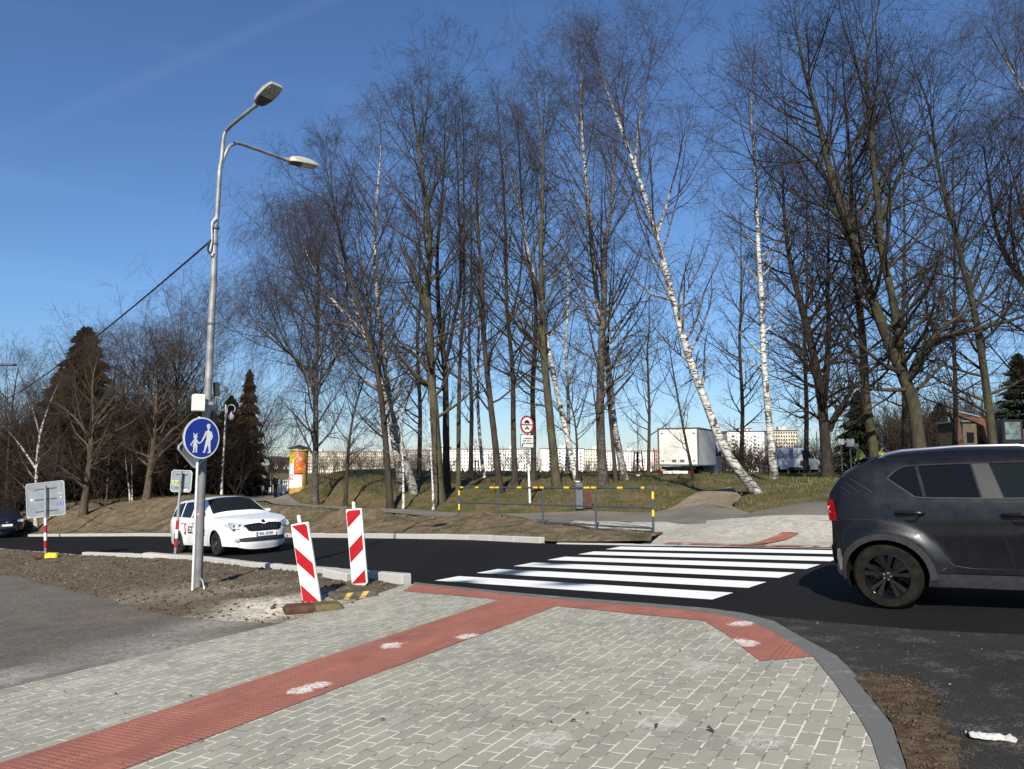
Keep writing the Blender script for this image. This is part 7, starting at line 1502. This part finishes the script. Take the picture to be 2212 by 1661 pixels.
block('long cream apartment block at the left end of the skyline', 655, 850, 977, 1031, 610, 12, C1, 46, 8, [(.10,.106,C6,'dark strip'), (.34,.346,C6,'dark strip'), (.60,.606,C6,'dark strip')], wsz=(.42,.45))
block('greyish apartment block half hidden by brushwood', 851, 948, 973, 1031, 612, 12, C7, 24, 8, wsz=(.42,.45))
block('narrow pink end of a block left of the white one', 949, 970, 967, 1031, 605, 12, C3, 4, 8)
block('bright white apartment block in the middle of the skyline', 971, 1064, 971, 1031, 600, 12, C2, 16, 8, wsz=(.36,.42)); block('white apartment block with loggias behind the sign trees', 1066, 1146, 971, 1031, 604, 12, C2, 14, 8, wsz=(.4,.42), loggia=(2, 5, C3))
block('white and pink apartment block right of the round sign', 1167, 1262, 970, 1030, 600, 12, C2, 17, 8, [(0,.10,C3,'pink gable')], wsz=(.38,.42), loggia=(3, 4, C2)); block('pale yellow apartment block beside the thick dark birch', 1263, 1308, 972, 1030, 602, 12, C4, 8, 8, wsz=(.4,.45))
block('low pinkish apartment block left of the truck', 1309, 1412, 975, 1028, 640, 12, C3, 18, 8, wsz=(.36,.42)); block('small brick red block just left of the truck', 1414, 1426, 974, 1028, 640, 12, C5, 2, 8)
block('white tower block with balconies right of the leaning birch', 1570, 1652, 933, 1022, 470, 16, C2, 10, 11, wsz=(.30,.32), loggia=(1, 3, C2), group='tower blocks on the right'); MBt = block('narrow stair tower on top of the white tower block', 1596, 1622, 927, 934, 474, 8, C2, 3, 1, group='tower blocks on the right')
block('brown beige tower block behind the pickup', 1668, 1725, 931, 1000, 430, 14, mat('beige brown wall', (.60,.54,.42), .8, var=.1), 10, 9, wsz=(.55,.5), group='tower blocks on the right')
# wooded hills and roofs left of the column
def hill(name, u0, u1, vc, Y, amp, m, seed=1):
    rg_ = np.random.RandomState(seed); n = 70; V = []; us = np.linspace(u0, u1, n)
    for i, u in enumerate(us):
        s = math.sin(math.pi*i/(n-1))**.6; v = 1022 - (1022-vc)*s + (rg_.normal(0, amp) if 0 < i < n-1 else 0); p = at(u, v, Y); q0 = at(u, 1024, Y-90); q1 = at(u, 1024, Y+120); V += [tuple(q0 - np.array([0, 0, 8])), tuple(p), tuple(q1 - np.array([0, 0, 8]))]
    o = MB().add(V, [(3*i, 3*i+3, 3*i+4, 3*i+1) for i in range(n-1)] + [(3*i+1, 3*i+4, 3*i+5, 3*i+2) for i in range(n-1)]).build(name, m, None, True); tag(o, kind='structure')
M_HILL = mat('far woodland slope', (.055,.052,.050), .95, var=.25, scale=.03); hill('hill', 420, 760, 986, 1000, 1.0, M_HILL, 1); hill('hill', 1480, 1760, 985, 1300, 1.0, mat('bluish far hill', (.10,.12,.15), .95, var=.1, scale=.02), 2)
for (u0, u1, vt, vb, lab) in ((590, 606, 1003, 1012, 'far white house with a red roof, left one beyond the bridge'), (609, 628, 1000, 1012, 'far white house with a red roof, right one beyond the bridge')):
    Y = 420; a = at(u0, vt, Y); b = at(u1, vb, Y); w_ = b[0]-a[0]; h_ = a[2]-b[2]; t = thing('house', lab, 'house', ((a[0]+b[0])/2, Y, b[2])); MB().box((0, 3, h_*.3), (w_, 8, h_*.8)).build('wall', C2, t); MB().prism([(-w_/2-.3, h_*.7), (w_/2+.3, h_*.7), (w_/2-1.0, h_*1.3), (-w_/2+1.0, h_*1.3)], -1.4, 7.4, 'xz').build('roof', mat('red roof tiles', (.28,.09,.06), .8), t)
    for k in (-1, 0, 1): MB().box((k*w_*.28, -1.05, h_*.4), (w_*.12, .1, h_*.25)).build('window', M_BWIN, t)
# brushwood
def us(u0, u1, st, Ys, sp): return [tuple(at(u, 1025, Y)[:2]) + (sp,) for u in np.arange(u0, u1, st) for Y in Ys]
BG = bark('grey brushwood', (.13,.10,.08), (.13,.10,.085), .02, .09)
brush('brushwood', us(690, 965, 9, (260, 300), 4), 170, 3.5, 8.0, BG, 21, .05); brush('brushwood', us(1085, 1130, 10, (280,), 4), 26, 5, 8, BG, 22, .05); brush('brushwood', us(1170, 1430, 12, (260, 310), 5), 80, 2.0, 5.0, BG, 23, .045)
brush('brushwood', us(1565, 1800, 9, (85, 100), 1.6), 320, 1.2, 3.6, BK['wood'], 24, .02); brush('brushwood', us(1880, 2230, 9, (72, 85), 2), 520, 2.5, 6.5, BK['wood'], 25, .02)
brush('brushwood', us(592, 640, 6, (190, 210), 3), 60, 2.0, 4.0, BK['wood'], 26, .03)
tag(link('hedge', mesh_np('hedge', *(lambda n, rg_: (lambda c: ((c[:, None] + rg_.normal(0, .5, (n, 3, 3))).reshape(-1, 3), np.arange(3*n).reshape(-1, 3)))(np.column_stack([rg_.uniform(-35, 75, n), rg_.uniform(238, 242, n), EYE-4.3+rg_.uniform(0, 1.3, n)])))(9000, np.random.RandomState(9))), mat('dark hedge', (.030,.028,.020), .9, var=.3)), 'dark low hedge line in front of the far apartment blocks', 'hedge')
print('TRIS', TRI[0])
